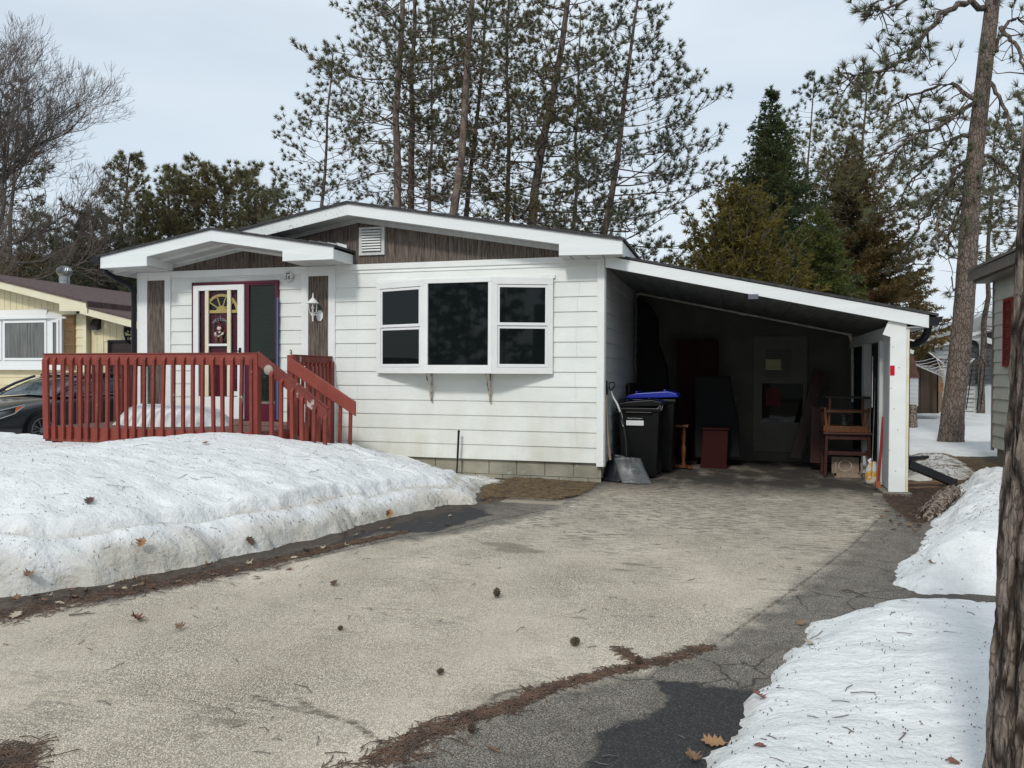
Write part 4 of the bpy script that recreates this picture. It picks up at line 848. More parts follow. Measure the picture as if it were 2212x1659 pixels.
m = MB(); m.prism([G(1900, 767, 23.6), G(1900, 771, 23.6), G(2096, 716, 23.6), G(2096, 711, 23.6)], (0, 8, 0)); m.prism([G(2090, 727, 23.6), G(2320, 668, 23.6), G(2320, 664, 23.6), G(2090, 722, 23.6)], (0, 8, 0)); put('roof', m, MT['shingle'], gh)
m = MB(); m.prism([G(2080, 731, 23.55), G(2320, 672, 23.55), G(2320, 665, 23.55), G(2080, 724, 23.55)], (0, .05, 0)); put('fascia', m, MT['vinyl'], gh)
ac = thing('utility_box', 'pale metal utility box at the foot of the grey house', 'box', (9.6, 21.5, 0))
m = MB(); q0 = oz(2080, 884, .05); q1 = oz(2093, 880, .05); m.prism([G(2073, 884, 21.5), G(2086, 888, 21.5), G(2086, 828, 21.5), G(2073, 815, 21.5)], (0, .9, 0)); put('case', m, MT['greysiding'], ac, bevel=.02); m = MB(); m.bar(G(2082, 870, 21.45), G(2085, 845, 21.45), .02, .02); put('handle', m, MT['black'], ac)
# brown shed
bs = thing('brown_shed', 'dark brown garden shed with red-brown roof right of the carport', 'shed', (7, 19.5, 0))
S = lambda x, y, Y=18.: tuple(oy(x, y, Y))
m = MB(); m.prism([S(1930, 893), S(2027, 893), S(2027, 778), S(2005, 760), S(1978, 737), S(1955, 730), S(1930, 733)], (0, .06, 0))
for x in (1985, 1990, 2011, 2013): m.bar(S(x, 890, 17.98), S(x, 775, 17.98), .04, .03, (0, 1, 0))
put('front_wall', m, MT['shed'], bs)
m = MB(); m.prism([S(2027, 893), S(2036, 888, 20.3), S(2036, 785, 20.3), S(2027, 775)], (-.04, .0, 0)); put('side_wall', m, MT['shedside'], bs)
m = MB(); m.prism([S(1955, 728, 17.7), S(1975, 733, 17.7), S(2037, 781, 17.7), S(2037, 783.5, 17.7), S(1975, 736, 17.7), S(1955, 731, 17.7), S(1925, 733, 17.7), S(1925, 730, 17.7)], (0, 2.6, 0)); rr = put('roof', m, MT['redroof'], bs)
m = MB(); m.prism([S(1925, 732, 17.66), S(1955, 729.5, 17.66), S(1975, 734.5, 17.66), S(2037, 783, 17.66), S(2037, 785.5, 17.66), S(1975, 738, 17.66), S(1955, 732.5, 17.66), S(1925, 735, 17.66)], (0, .04, 0)); put('fascia', m, MT['vinyl'], rr)
m = MB(); a = S(2030, 835, 17.9); m.box((a[0]-.06, 17.8, a[2]-.16), (a[0]+.1, 17.93, a[2]+.14)); tag(put('birdhouse', m, MT['shedside'], loc=a), 'small wooden birdhouse on the shed corner', 'birdhouse')
# small white and red shed
ws = thing('small_playhouse', 'little white clapboard hut with red roof and stepped logs beside carport', 'shed', (5.4, 14, 0))
W = lambda x, y, Y=14.: tuple(oy(x, y, Y))
m = MB(); a = W(1945, 877); b = W(1984, 815)
z0, z1 = a[2], b[2]; xl, xr = a[0], b[0]; m.box((xl, 14.02, z0), (xr, 15.5, z1)); h_ = (z1-z0)/7
for i in range(7): m.prism([(xl, 14.02, z0+i*h_), (xl, 13.99, z0+i*h_), (xl, 14.01, z0+(i+1)*h_), (xl, 14.02, z0+(i+1)*h_)], (xr-xl, 0, 0))
put('wall', m, MT['vinyl'], ws)
m = MB(); m.prism([W(1945, 816, 13.95), W(1987, 816, 13.95), W(1973, 768, 13.95), W(1960, 764, 13.95), W(1945, 757, 13.95)], (0, 1.6, 0)); put('roof', m, MT['redroof'], ws)
m = MB(); m.prism([W(1945, 746, 13.93), W(1975, 757, 13.93), W(1973, 765, 13.93), W(1945, 757, 13.93)], (0, .1, 0)); put('ridge_board', m, MT['vinyl'], ws)
st = thing('tree_stump', 'split grey tree stump in the snow behind the carport', 'stump', (W(1965, 905)[0], 13.6, 0))
m = MB(); c0 = W(1966, 907, 13.5); m.lathe([(.22, -.1), (.2, .3), (.19, c0[2]+.42), (0, c0[2]+.42)], (c0[0], 13.6, 0), 14); put('trunk', m, MT['log'], st)
# rotary clothes line
cl = thing('clothes_line', 'rotary clothes line with white cords in the snowy back yard', 'clothes line', (7.6, 15, 0))
K = lambda x, y, Y=15.: Vector(oy(x, y, Y))
c0 = K(2040, 850); 
m = MB(); m.tube([(c0[0], 15, 0), (c0[0], 15, K(2040, 800)[2])], .03, 8); put('pole', m, MT['pipe'], cl)
hub = Vector((c0[0], 15, K(2040, 815)[2])); ends = [K(1965, 783, 14.2), K(2022, 772, 16.6), K(2105, 775, 16.2), K(2075, 800, 13.9)]
for e_ in ends:
    m = MB(); m.tube([hub, e_], .014, 6); put('arm', m, MT['pipe'], cl)
m = MB()
for f_ in (1., .85, .7, .55, .4):
    ps = [hub.lerp(e_, f_) for e_ in ends]
    for i in range(4):
        a, b = ps[i], ps[(i+1) % 4]; m.tube([a, a.lerp(b, .5)-Vector((0, 0, .03)), b], .007, 4, False)
put('cords', m, MT['white'], cl)
# black arched trellis
tr = thing('garden_trellis', 'black arched metal trellis in front of the grey house', 'trellis', (10, 20, 0))
T = lambda x, y, Y=20.: tuple(oy(x, y, Y))
m = MB()
for xa, xb in ((2078, 2091), (2087, 2101), (2118, 2128), (2110, 2120)): m.tube([T(xa, 885), T(xb, 790)], .018, 6)
for y in (800, 832, 862): m.tube([T(2089-(y-800)*.08, y), T(2126-(y-800)*.1, y)], .012, 5)
put('frame', m, MT['black'], tr)
m = MB(); m.tube([T(2040, 785), T(2055, 762), T(2075, 753), T(2100, 757), T(2120, 772), T(2129, 790)], .018, 6); m.tube([T(2045, 795), T(2058, 772), T(2076, 763), T(2100, 767), T(2117, 780)], .012, 6); put('arch', m, MT['black'], tr)
bp_ = thing('brush_pile', 'low pile of brown twigs against the grey house', 'brush pile', (10.6, 22, 0))
m = MB(); c0 = Vector(oz(2115, 878, 0)); rnd = random.Random(2)
for k in range(260):
    a = rnd.uniform(0, 6.28); r = rnd.random()**.6*1.0; h = max(0, .38*(1-r)); p = c0+Vector((r*math.cos(a)*1.25, r*math.sin(a)*.6, h*rnd.random()+.02)); d = Vector((rnd.uniform(-1, 1), rnd.uniform(-1, 1), rnd.uniform(-.3, .5)))*.16; m.tube([p-d, p+d], .012, 3, False)
put('twig_heap', m, MT['soil'], bp_)

# ================================================================ yellow house at the left
yh = thing('cream_house', 'cream-yellow house with brown roof and white bow window at the left edge', 'house', (-17, 6, 0))
YF = 5.74
Yp = lambda x, y, Y=YF: tuple(oy(x, y, Y))
cX = Yp(187, 700)[0]
m = MB(); lap(m, (cX-8, YF), (cX, YF), .3, 13, (0, -1), None, .02); put('wall', m, MT['cream'], yh)
m = MB(); m.box((cX-8, YF+.001, -.1), (cX-.01, YF+9, 2.9)); put('wall_core', m, MT['cream'], yh)
# gable boards above
m = MB(); x = cX-8; zf = Yp(120, 673)[2]
gfz = lambda X: Yp(187, 648)[2]+.0-(X-cX)*.2
while x < cX: m.box((x, YF-.03, zf), (x+.19, YF, max(zf+.02, gfz(x+.1)-.1))); x += .2
put('gable_board', m, MT['cream'], yh)
m = MB(); m.box((cX-8, YF-.035, zf-.1), (cX-.3, YF-.02, zf+.01)); m.box((cX-.09, YF-.035, .25), (cX+.02, YF, 2.8)); put('corner_trim', m, MT['cream_lt'], yh)
# rake fascia and roof
YR = YF-.4
a = Yp(-60, 595, YR); b = Yp(187, 664, YR); a2 = Yp(-60, 574, YR)
m = MB()
m.prism([Yp(-80, 588, YR), Yp(-80, 603, YR), Yp(186, 671, YR), Yp(186, 652, YR)], (0, .03, 0)); m.prism([Yp(128, 655, YR-.01), Yp(128, 672, YR-.01), Yp(173, 672, YR-.01), Yp(173, 664, YR-.01)], (0, .03, 0))
m.prism([Yp(172, 663, YR-.02), Yp(172, 677, YR-.02), Yp(380, 733, YR-.02), Yp(380, 712, YR-.02), Yp(187, 664, YR-.02)], (0, .03, 0)); put('fascia', m, MT['cream_lt'], yh)
m = MB(); p1, p2 = Yp(-80, 582, YR-.03), Yp(190, 650, YR-.03); m.prism([p1, Yp(-80, 588, YR-.03), Yp(190, 655, YR-.03), p2], (0, 9, 0))
p3, p4 = Yp(187, 662, YR-.04), Yp(380, 710, YR-.04); m.prism([p3, Yp(187, 666, YR-.04), Yp(380, 715, YR-.04), p4], (0, 9, 0))
m.prism([(p2[0]-.02, YR-.03, p2[2]), (p2[0]-.02, YR-.03, p2[2]-.3), (p2[0], YR-.03, p2[2]-.3), (p2[0], YR-.03, p2[2])], (0, 9, 0))
yr = put('roof', m, MT['shingle_brown'], yh)
# turbine vent
tv = thing('roof_turbine_vent', 'galvanised turbine vent on the brown roof of the cream house', 'vent', Yp(139, 640, 9.5))
c0 = Vector(Yp(139, 601, 9.5)); s = 23.5/CF
m = MB(); m.tube([c0+Vector((0, 0, -.5)), c0+Vector((0, 0, .05))], .15, 16); m.tube([c0+Vector((0, 0, -.08)), c0+Vector((0, 0, -.05))], .165, 16); put('pipe', m, MT['galv'], tv)
m = MB()
for k in range(22):
    a = 2*math.pi*k/22; pts = [c0+Vector((r*math.cos(a+z*1.2), r*math.sin(a+z*1.2), z+.06)) for r, z in ((.15, 0), (.2, .08), (.215, .16), (.19, .25), (.1, .31), (0, .33))]
    m.bar(pts[0], pts[1], .035, .008); m.bar(pts[1], pts[2], .035, .008); m.bar(pts[2], pts[3], .035, .008); m.bar(pts[3], pts[4], .03, .008)
m.lathe([(.12, .36), (.0, .39)], tuple(c0), 16); m.lathe([(.15, .05), (.18, .12), (.19, .22), (.16, .32), (0, .36)], tuple(c0), 16); put('turbine', m, MT['galv'], tv)
# bow window
m = MB(); wy = YF-.16
u = lambda x: Yp(x, 750, wy)[0]
zt_, zb_ = Yp(60, 693, wy)[2], Yp(60, 780, wy)[2]; zs = Yp(60, 799, wy)[2]
xr0, xr1 = u(106)-.3, Yp(133, 750, YF-.1)[0]
m.prism([(u(-60), wy, zs), (xr0+.3, wy, zs), (xr1, YF-.1, zs), (xr1, YF, zs), (u(-60), YF, zs)], (0, 0, zt_-zs+.05))
yw = put('window', m, MT['vinyl'], yh)
m = MB(); m.prism([(u(-60), wy-.08, zt_+.05), (xr0+.3, wy-.08, zt_+.05), (xr1+.08, YF-.03, zt_+.05), (u(-60), YF-.03, zt_+.05)], (0, 0, .05)); m.prism([(u(-60), wy-.05, zt_+.1), (xr0+.25, wy-.05, zt_+.1), (xr0+.1, YF, zt_+.32), (u(-60), YF, zt_+.32)], (0, 0, .01)); m.add([(u(-60), wy-.05, zt_+.1), (xr0+.3, wy-.05, zt_+.1), (xr1+.06, YF-.02, zt_+.1), (xr0-.1, YF-.01, zt_+.32), (u(-60), YF-.01, zt_+.32)], [(0, 1, 3, 4), (1, 2, 3)]); put('hood', m, MT['vinyl'], yw)
fA = Face((u(-20), wy), (xr0+.3, wy)); fB = Face((xr0+.3, wy), (xr1, YF-.1))
def pane(f, u0, u1, z0, z1, mat):
    m = MB(); f.box(m, u0, u1, z0, z1, .002, .012); put('pane', m, mat, yw)
    m = MB(); t = .055
    for a in ((u0-t, u0, z0-t, z1+t), (u1, u1+t, z0-t, z1+t), (u0, u1, z0-t, z0), (u0, u1, z1, z1+t)): f.box(m, *a, .002, .03)
    put('frame', m, MT['vinyl'], yw)
L = fA.L; xg = u(11)-u(-20); pane(fA, xg+.02, L-.12, zb_+.08, zt_-.05, MT['curtain']); pane(fA, .1, xg-.15, zb_+.08, zt_-.05, MT['curtain'])
pane(fB, .12, fB.L-.12, zb_+.08, zt_-.05, MT['curtain'])
# shutter
m = MB(); x0, x1, z0, z1 = u(139)+.03, u(163)+.05, Yp(150, 790)[2]-.1, Yp(150, 680)[2]
x0, x1 = Yp(137, 700)[0], Yp(164.5, 700)[0]
m.box((x0, YF-.05, z0), (x0+.04, YF-.02, z1)); m.box((x1-.04, YF-.05, z0), (x1, YF-.02, z1)); m.box((x0+.04, YF-.05, z1-.05), (x1-.04, YF-.02, z1)); m.box((x0+.04, YF-.05, z0), (x1-.04, YF-.02, z0+.05))
ys = put('shutter', m, MT['shutter'], yh); m = MB(); z = z0+.06
while z < z1-.07: m.prism([(x0+.04, YF-.045, z), (x0+.04, YF-.022, z+.03), (x0+.04, YF-.02, z+.03), (x0+.04, YF-.02, z)], (x1-x0-.08, 0, 0)); z += .042
put('slats', m, MT['shutter'], ys)
# attached garage
YG = YF+.13
Gp = lambda x, y, Y=YG: tuple(oy(x, y, Y))
gx0 = cX; xd = Gp(234, 750)[0]; zd = Gp(260, 737)[2]
m = MB(); x = gx0
while x < gx0+6:
    ztop = Yp(187, 678)[2]-(x-cX)*.19; zb0 = -.1 if x+.2 < xd else zd; m.box((x+.004, YG, zb0), (x+.196, YG+.1, ztop+.02)); x += .2
m.box((gx0, YG+.02, zd), (gx0+6, YG+.1, 2.3)); m.box((gx0, YG+.02, 0), (xd, YG+.1, 2.5)); put('garage_wall', m, MT['cream'], yh)
m = MB(); m.box((xd, YG-.03, zd-.02), (xd+5, YG, zd+.03)); m.box((xd, YG-.03, 0), (xd+.06, YG, zd)); put('garage_door_frame', m, MT['black'], yh)
m = MB(); m.box((xd+.06, YG+.02, 0), (xd+5, YG+.09, zd))
for z in (.5, 1.0, 1.5, 2.0): m.box((xd+.06, YG+.01, z), (xd+5, YG+.02, z+.02))
put('garage_door', m, MT['darkbrown'], yh)
m = MB(); c0 = Gp(209, 702, YG); m.prism([(c0[0]-.1, YG, c0[2]+.15), (c0[0]-.1, YG-.05, c0[2]+.15), (c0[0]-.1, YG-.14, c0[2]-.05), (c0[0]-.1, YG-.14, c0[2]-.14), (c0[0]-.1, YG, c0[2]-.1)], (.24, 0, 0)); wl = thing('garage_light', 'small brown wall light beside the shutter of the cream house', 'lamp', c0); put('housing', m, MT['darkbrown'], wl, bevel=.01); m = MB(); m.box((c0[0]-.06, YG-.12, c0[2]-.15), (c0[0]+.1, YG-.03, c0[2]-.135)); put('lens', m, MT['white'], wl)
# round metal car sign
rs = thing('round_car_sign', 'round black metal sign with car silhouette above the brown garage door', 'sign', Gp(286, 715, YG-.04))
c0 = Vector(Gp(291, 716, YG-.04)); rr_ = .34
m = MB(); n = 40
o_ = [(rr_*math.cos(a), rr_*math.sin(a)) for a in np.linspace(0, 2*math.pi, n+1)]
for k in range(n):
    (x1, z1), (x2, z2) = o_[k], o_[k+1]; f = .9; m.prism([c0+Vector((x1, 0, z1)), c0+Vector((x2, 0, z2)), c0+Vector((x2*f, 0, z2*f)), c0+Vector((x1*f, 0, z1*f))], (0, .01, 0))
put('ring', m, MT['blackmatte'], rs)
m = MB(); m.prism([c0+Vector((x, -.002, z)) for x, z in [(-.31, .0), (-.29, .1), (-.15, .12), (-.05, .21), (.12, .22), (.2, .12), (.31, .08), (.31, -.02), (.22, -.09), (.1, -.03), (-.02, -.08), (-.15, -.07)]], (0, .008, 0))
m.prism([c0+Vector((x, -.0, z)) for x, z in [(-.325, -.1), (.325, -.1), (.29, -.2), (.2, -.28), (.08, -.33), (-.08, -.33), (-.2, -.28), (-.29, -.2)]], (0, .008, 0)); m.box((c0.x-.05, c0.y, c0.z-.1), (c0.x+.12, c0.y+.006, c0.z-.03)); put('car_silhouette', m, MT['blackmatte'], rs)
m = MB(); m.prism([c0+Vector((x, -.004, z)) for x, z in [(-.07, .13), (-.02, .19), (.09, .2), (.1, .12)]], (0, .002, 0)); m.ball(c0+Vector((-.2, -.004, .0)), (.025, .002, .018), 5); m.bar(c0+Vector((-.14, -.004, -.01)), c0+Vector((-.05, -.004, -.008)), .002, .012); put('car_cutout', m, MT['cream'], rs)
text('MAN CAVE', .11, MT['cream'], 'lettering', rs, tuple(c0+Vector((0, -.004, -.17))), ext=.001, sx=.7) if False else None
m = MB()
for x in (-.2, -.135, -.11, -.05, .02, .1, .125, .18): m.bar(c0+Vector((x, -.003, -.21)), c0+Vector((x, -.003, -.14)), .003, .014, (1, 0, 0))
put('cut_letters', m, MT['cream'], rs)
# ================================================================ dark sedan
w0 = oy(90, 928, 1.6)
CX, CY = w0[0]-.93, 1.6+1.45
car = thing('parked_car', 'dark grey sedan parked before the cream house beyond the deck railing', 'car', (CX, CY, 0))
car['loc'] = 1
def cput(name, m, mat, par=None, bevel=0, sub=0):
    o = put(name, m, mat, par or car, local=True, bevel=bevel)
    if sub: s = o.modifiers.new('sub', 'SUBSURF'); s.levels = sub; s.render_levels = sub
    return o
ST = [(-2.42, .60, .34, .60, .66), (-2.36, .74, .26, .64, .70), (-2.2, .86, .2, .69, .78), (-1.9, .91, .18, .77, .85), (-1.45, .93, .18, .85, .92), (-.95, .93, .18, .90, .985), (0, .93, .18, .93, 1.0), (1.2, .93, .18, .96, 1.03), (1.9, .90, .2, .98, 1.06), (2.28, .84, .26, .95, 1.03), (2.42, .7, .36, .8, .9)]
m = MB(); vs = []; half = []
for y, w, zb, zs, zt in ST:
    h = [(0, zb), (w*.8, zb), (w*.97, zb+.06), (w, zb+.2), (w*.985, zs-.16), (w, zs-.06), (w*.95, zs), (w*.8, zs+(zt-zs)*.55), (w*.42, zt-.005), (0, zt)]
    ring = [(x, y, z) for x, z in h]+[(-x, y, z) for x, z in h[-2:0:-1]]; vs += ring
n = 18
fs = [(i*n+k, i*n+(k+1) % n, (i+1)*n+(k+1) % n, (i+1)*n+k) for i in range(len(ST)-1) for k in range(n)]
fs += [tuple(range(n))[::-1], tuple(range((len(ST)-1)*n, len(ST)*n))]
m.add(vs, fs, True); body = cput('body', m, MT['carpaint'], sub=2)
def cabring(y, wb, zb, wt, zt): return [(wb, y, zb), (wb*.97, y, zb+(zt-zb)*.4), (wt, y, zt-.04), (wt*.8, y, zt), (0, y, zt+.012), (-wt*.8, y, zt), (-wt, y, zt-.04), (-wb*.97, y, zb+(zt-zb)*.4), (-wb, y, zb)]
CB = [(-1.02, .80, .96, .76, .99), (-.55, .82, .97, .68, 1.22), (-.1, .83, .98, .62, 1.40), (.5, .83, .98, .61, 1.45), (1.1, .82, .98, .60, 1.42), (1.6, .8, 1.0, .62, 1.27), (2.05, .76, 1.02, .7, 1.07)]
m = MB(); vs = [p for c in CB for p in cabring(*c)]; n = 9; m.add(vs, [(i*n+k, i*n+k+1, (i+1)*n+k+1, (i+1)*n+k) for i in range(6) for k in range(8)], True); cput('windscreen', m, MT['carglass'], sub=1)
m = MB(); RB_ = [(-.16, .62, 1.385), (.1, .625, 1.42), (.5, .62, 1.465), (1.1, .61, 1.435), (1.4, .6, 1.36)]
vs = [(x, y, z) for y, w, z in RB_ for x, z in ((w+.02, z-.05), (w*.8, z+.0), (0, z+.012), (-w*.8, z+.0), (-w-.02, z-.05))]; m.add(vs, [(i*5+k, i*5+k+1, (i+1)*5+k+1, (i+1)*5+k) for i in range(4) for k in range(4)], True)
o = cput('roof', m, MT['carpaint'], sub=1)
for s in (-1, 1):
    m = MB(); m.tube([(s*.81, -1.05, .97), (s*.73, -.55, 1.215), (s*.645, -.14, 1.37)], [.035, .028, .026], 8); m.tube([(s*.62, .0, 1.39), (s*.63, .5, 1.42), (s*.62, 1.1, 1.39), (s*.65, 1.6, 1.25), (s*.74, 2.02, 1.06)], .03, 8); m.tube([(s*.835, .28, .98), (s*.635, .3, 1.41)], .03, 8); cput('pillar', m, MT['carpaint'])
    m = MB(); m.tube([(s*.86, -.95, .965), (s*.87, 0, .985), (s*.86, 1.2, 1.0), (s*.8, 1.7, 1.03)], .01, 6); cput('chrome_strip', m, MT['chrome'])
    m = MB(); m.ball((s*.98, -.62, 1.03), (.1, .06, .065), 8); m.bar((s*.86, -.6, .98), (s*.95, -.62, 1.0), .04, .03); cput('wing_mirror', m, MT['carpaint'])
    up = [(s*.42, -2.425, .655), (s*.66, -2.39, .70), (s*.82, -2.25, .735), (s*.905, -1.98, .80), (s*.925, -1.82, .83)]
    lo = [(s*.44, -2.44, .56), (s*.68, -2.40, .57), (s*.85, -2.26, .60), (s*.925, -2.03, .68), (s*.935, -1.82, .82)]
    m = MB(); m.add(up+lo, [((i, i+1, 6+i, 5+i) if s < 0 else (i, 5+i, 6+i, i+1)) for i in range(3)], True)
    hl = cput('headlight', m, MT['lampclear']); sm_ = hl.modifiers.new('s', 'SOLIDIFY'); sm_.thickness = .03
    m = MB(); m.add([up[2], up[3], up[4], lo[3]], [(0, 3, 1), (1, 3, 2)] if s > 0 else [(0, 1, 3), (1, 2, 3)]); a = cput('amber_lens', m, MT['amber'], hl); sm_ = a.modifiers.new('s', 'SOLIDIFY'); sm_.thickness = .036
    m = MB(); m.tube([(x*1.005, y-.012, z-.003) for x, y, z in lo], .009, 6); m.tube([(x*1.005, y-.01, z+.003) for x, y, z in up], .007, 6); cput('chrome_edge', m, MT['chrome'], hl)
    m = MB(); m.ball((s*.62, -2.40, .635), (.05, .035, .04), 7); m.ball((s*.76, -2.31, .655), (.045, .04, .038), 7); cput('lamp_bowl', m, MT['glass'], hl)
    m = MB(); m.add([(s*.5, -2.45, .27), (s*.84, -2.32, .25), (s*.8, -2.35, .38), (s*.56, -2.45, .40)], [(0, 1, 2, 3) if s < 0 else (3, 2, 1, 0)]); g = cput('side_intake', m, MT['blackmatte']); sm_ = g.modifiers.new('s', 'SOLIDIFY'); sm_.thickness = .03
    m = MB(); m.tube([(s*.1, -2.47, .40), (s*.5, -2.46, .425), (s*.76, -2.36, .41), (s*.86, -2.28, .27)], .009, 6); cput('bumper_trim', m, MT['chrome'])
    for yw in (-1.45, 1.45):
        m = MB(); m.lathe([(0, 0), (.37, 0), (.37, .08)], (s*(.945)-(.08 if s > 0 else 0), yw, .33), 28, 'x'); cput('wheel_arch', m, MT['blackmatte'])
        m = MB(); x0 = s*.95; m.lathe([(.24, 0), (.31, s*.012), (.33, -s*.02), (.33, -s*.2), (.24, -s*.2)], (x0, yw, .33), 32, 'x'); w_ = cput('wheel', m, MT['tyre'])
        m = MB(); m.lathe([(.245, .0), (.235, s*.012), (.225, 0), (.22, -s*.06)], (x0, yw, .33), 32, 'x')
        for k in range(10):
            a = 2*math.pi*k/10; m.bar((x0-s*.01, yw+.03*math.cos(a), .33+.03*math.sin(a)), (x0-s*.004, yw+.225*math.cos(a+.12), .33+.225*math.sin(a+.12)), .022, .02, (1, 0, 0))
        m.lathe([(.0, .01*s), (.05, .005*s), (.055, -.03*s)], (x0, yw, .33), 16, 'x'); cput('rim', m, MT['alloy'], w_)
m = MB(); m.add([(-.36, -2.45, .62), (.36, -2.45, .62), (.3, -2.47, .3), (-.3, -2.47, .3)], [(3, 2, 1, 0)]); g = cput('grille', m, MT['blackmatte']); s_ = g.modifiers.new('s', 'SOLIDIFY'); s_.thickness = .04
m = MB()
for k in range(6): z = .35+k*.045; m.bar((-.31-.01*k, -2.475, z), (.31+.01*k, -2.475, z), .01, .012)
cput('grille_bars', m, MT['alloy'], g)

# ================================================================ ground
def polyd(P, X, Y, closed=True):
    """distance to a polyline (and inside flag when closed)"""
    P = np.asarray(P, float)[:, :2]; n = len(P); D = np.full(X.shape, 1e9); ins = np.zeros(X.shape, bool)
    for i in range(n if closed else n-1):
        a, b = P[i], P[(i+1) % n]; d = b-a; L2 = (d*d).sum()+1e-12
        t = np.clip(((X-a[0])*d[0]+(Y-a[1])*d[1])/L2, 0, 1)
        D = np.minimum(D, np.hypot(X-a[0]-t*d[0], Y-a[1]-t*d[1]))
        if closed:
            c = ((a[1] > Y) != (b[1] > Y)); xx = a[0]+(Y-a[1])/(b[1]-a[1]+1e-12)*d[0]; ins ^= (c & (X < xx))
    return D, ins
def gridfaces(nx, ny):
    i = np.arange(nx-1)[None, :]; j = np.arange(ny-1)[:, None]; a = (j*nx+i)
    return np.stack([a, a+1, a+nx+1, a+nx], -1).reshape(-1, 4)
def nz(X, Y, sc, seed=0., o=4):
    return np.array([noise.fractal((x*sc+seed, y*sc-seed, seed), .9, 2.1, o) for x, y in zip(X.ravel(), Y.ravel())]).reshape(X.shape)
def sst(x): x = np.clip(x, 0, 1); return x*x*(3-2*x)

# far ground: soil sheet to the horizon
m = MB(); m.add([(-400, -200, -.03), (400, -200, -.03), (400, 500, -.03), (-400, 500, -.03)], [(0, 1, 2, 3)]); g = put('ground', m, MT['soil']); g['kind'] = 'structure'

# driveway
xs = np.arange(-6., 4.4, .03); ys = np.arange(-10.5, 3.66, .03); X, Y = np.meshgrid(xs, ys)
pz0 = lambda pts: [tuple(oz(x, y, 0)[:2]) for x, y in pts]
pale = pz0([(-700, 1480), (-300, 1400), (0, 1340), (90, 1322), (250, 1300), (420, 1262), (560, 1235), (640, 1213), (780, 1180), (930, 1163), (1090, 1133), (1210, 1097), (1290, 1060), (1325, 1038)])+[(.1, .3), (.1, 3.6), (3.5, 3.6), (3.45, .5)]+pz0([(1880, 1052), (1902, 1090), (1898, 1122), (1840, 1180), (1700, 1285), (1560, 1385), (1400, 1440), (1180, 1492), (980, 1565), (850, 1635), (780, 1700), (600, 2200)])+[(-2, -13), (-8, -13)]
Dp, Ip = polyd(pale, X, Y); sp = np.where(Ip, Dp, -Dp)
newp = pz0([(1270, 1700), (1290, 1600), (1345, 1560), (1405, 1545), (1435, 1505), (1420, 1478), (1500, 1478), (1600, 1487), (1700, 1495), (1760, 1600), (1760, 1750)])
Dn, In = polyd(newp, X, Y); sn = np.where(In, Dn, -Dn)
newl = pz0([(560, 1215), (700, 1180), (790, 1140), (960, 1090), (1010, 1092), (1062, 1112), (940, 1150), (820, 1150), (640, 1205)])
Dl, Il = polyd(newl, X, Y); sl = np.where(Il, Dl, -Dl); sn = np.maximum(sn, sl)
footL = pz0([(-500, 1330), (-200, 1305), (0, 1290), (100, 1283), (200, 1268), (320, 1243), (475, 1210), (600, 1183), (700, 1158), (800, 1130), (870, 1112), (960, 1094), (1026, 1089), (1024, 1068), (1040, 1052), (1099, 1040), (1050, 1026)])+[(-1.95, -.02)]
Dw, _ = polyd(footL[:12], X, Y, False)
conc = pz0([(1080, 1085), (1215, 1092), (1222, 1080), (1095, 1072)]); Dc, Ic = polyd(conc, X, Y); sc_ = np.where(Ic, Dc, -Dc)
floor_shade = sst((Y+.9)/1.5)  # carport shade painted into the floor, deepening from the entrance inward
crack = np.minimum(polyd(pz0([(700, 1545), (760, 1562), (850, 1625), (990, 1565), (1080, 1500), (1180, 1480)]), X, Y, False)[0], polyd(pz0([(540, 1500), (610, 1530), (700, 1545), (640, 1510)]), X, Y, False)[0])
crack = np.minimum(crack, polyd(pz0([(560, 1235), (700, 1200), (860, 1163), (960, 1150), (1060, 1125), (1210, 1097)]), X, Y, False)[0])
crack = np.minimum(crack, polyd(pz0([(1900, 1120), (1840, 1180), (1700, 1285), (1560, 1385)]), X, Y, False)[0]*1.4)
damp = np.minimum.reduce([np.hypot((X-c[0])*1.0, (Y-c[1])*2.2)-r for c, r in ((oz(1120, 1190, 0), .22), (oz(1085, 1178, 0), .2), (oz(1370, 1220, 0), .1), (oz(1345, 1232, 0), .08), (oz(490, 1560, 0), .07), (oz(415, 1590, 0), .05))])
zt = .004+.0*X
f_all = gridfaces(len(xs), len(ys))
drv = npmesh('driveway', np.stack([X, Y, zt], -1).reshape(-1, 3), f_all, bpy.data.materials.new('driveway_mix'), attrs={'pale': sp.ravel(), 'patch': sn.ravel(), 'wet': Dw.ravel(), 'conc': sc_.ravel(), 'oil': floor_shade.ravel(), 'crack': crack.ravel(), 'damp': damp.ravel(), 'far': (sst((Y+5.5)/5.)*.45).ravel()}); drv['kind'] = 'structure'
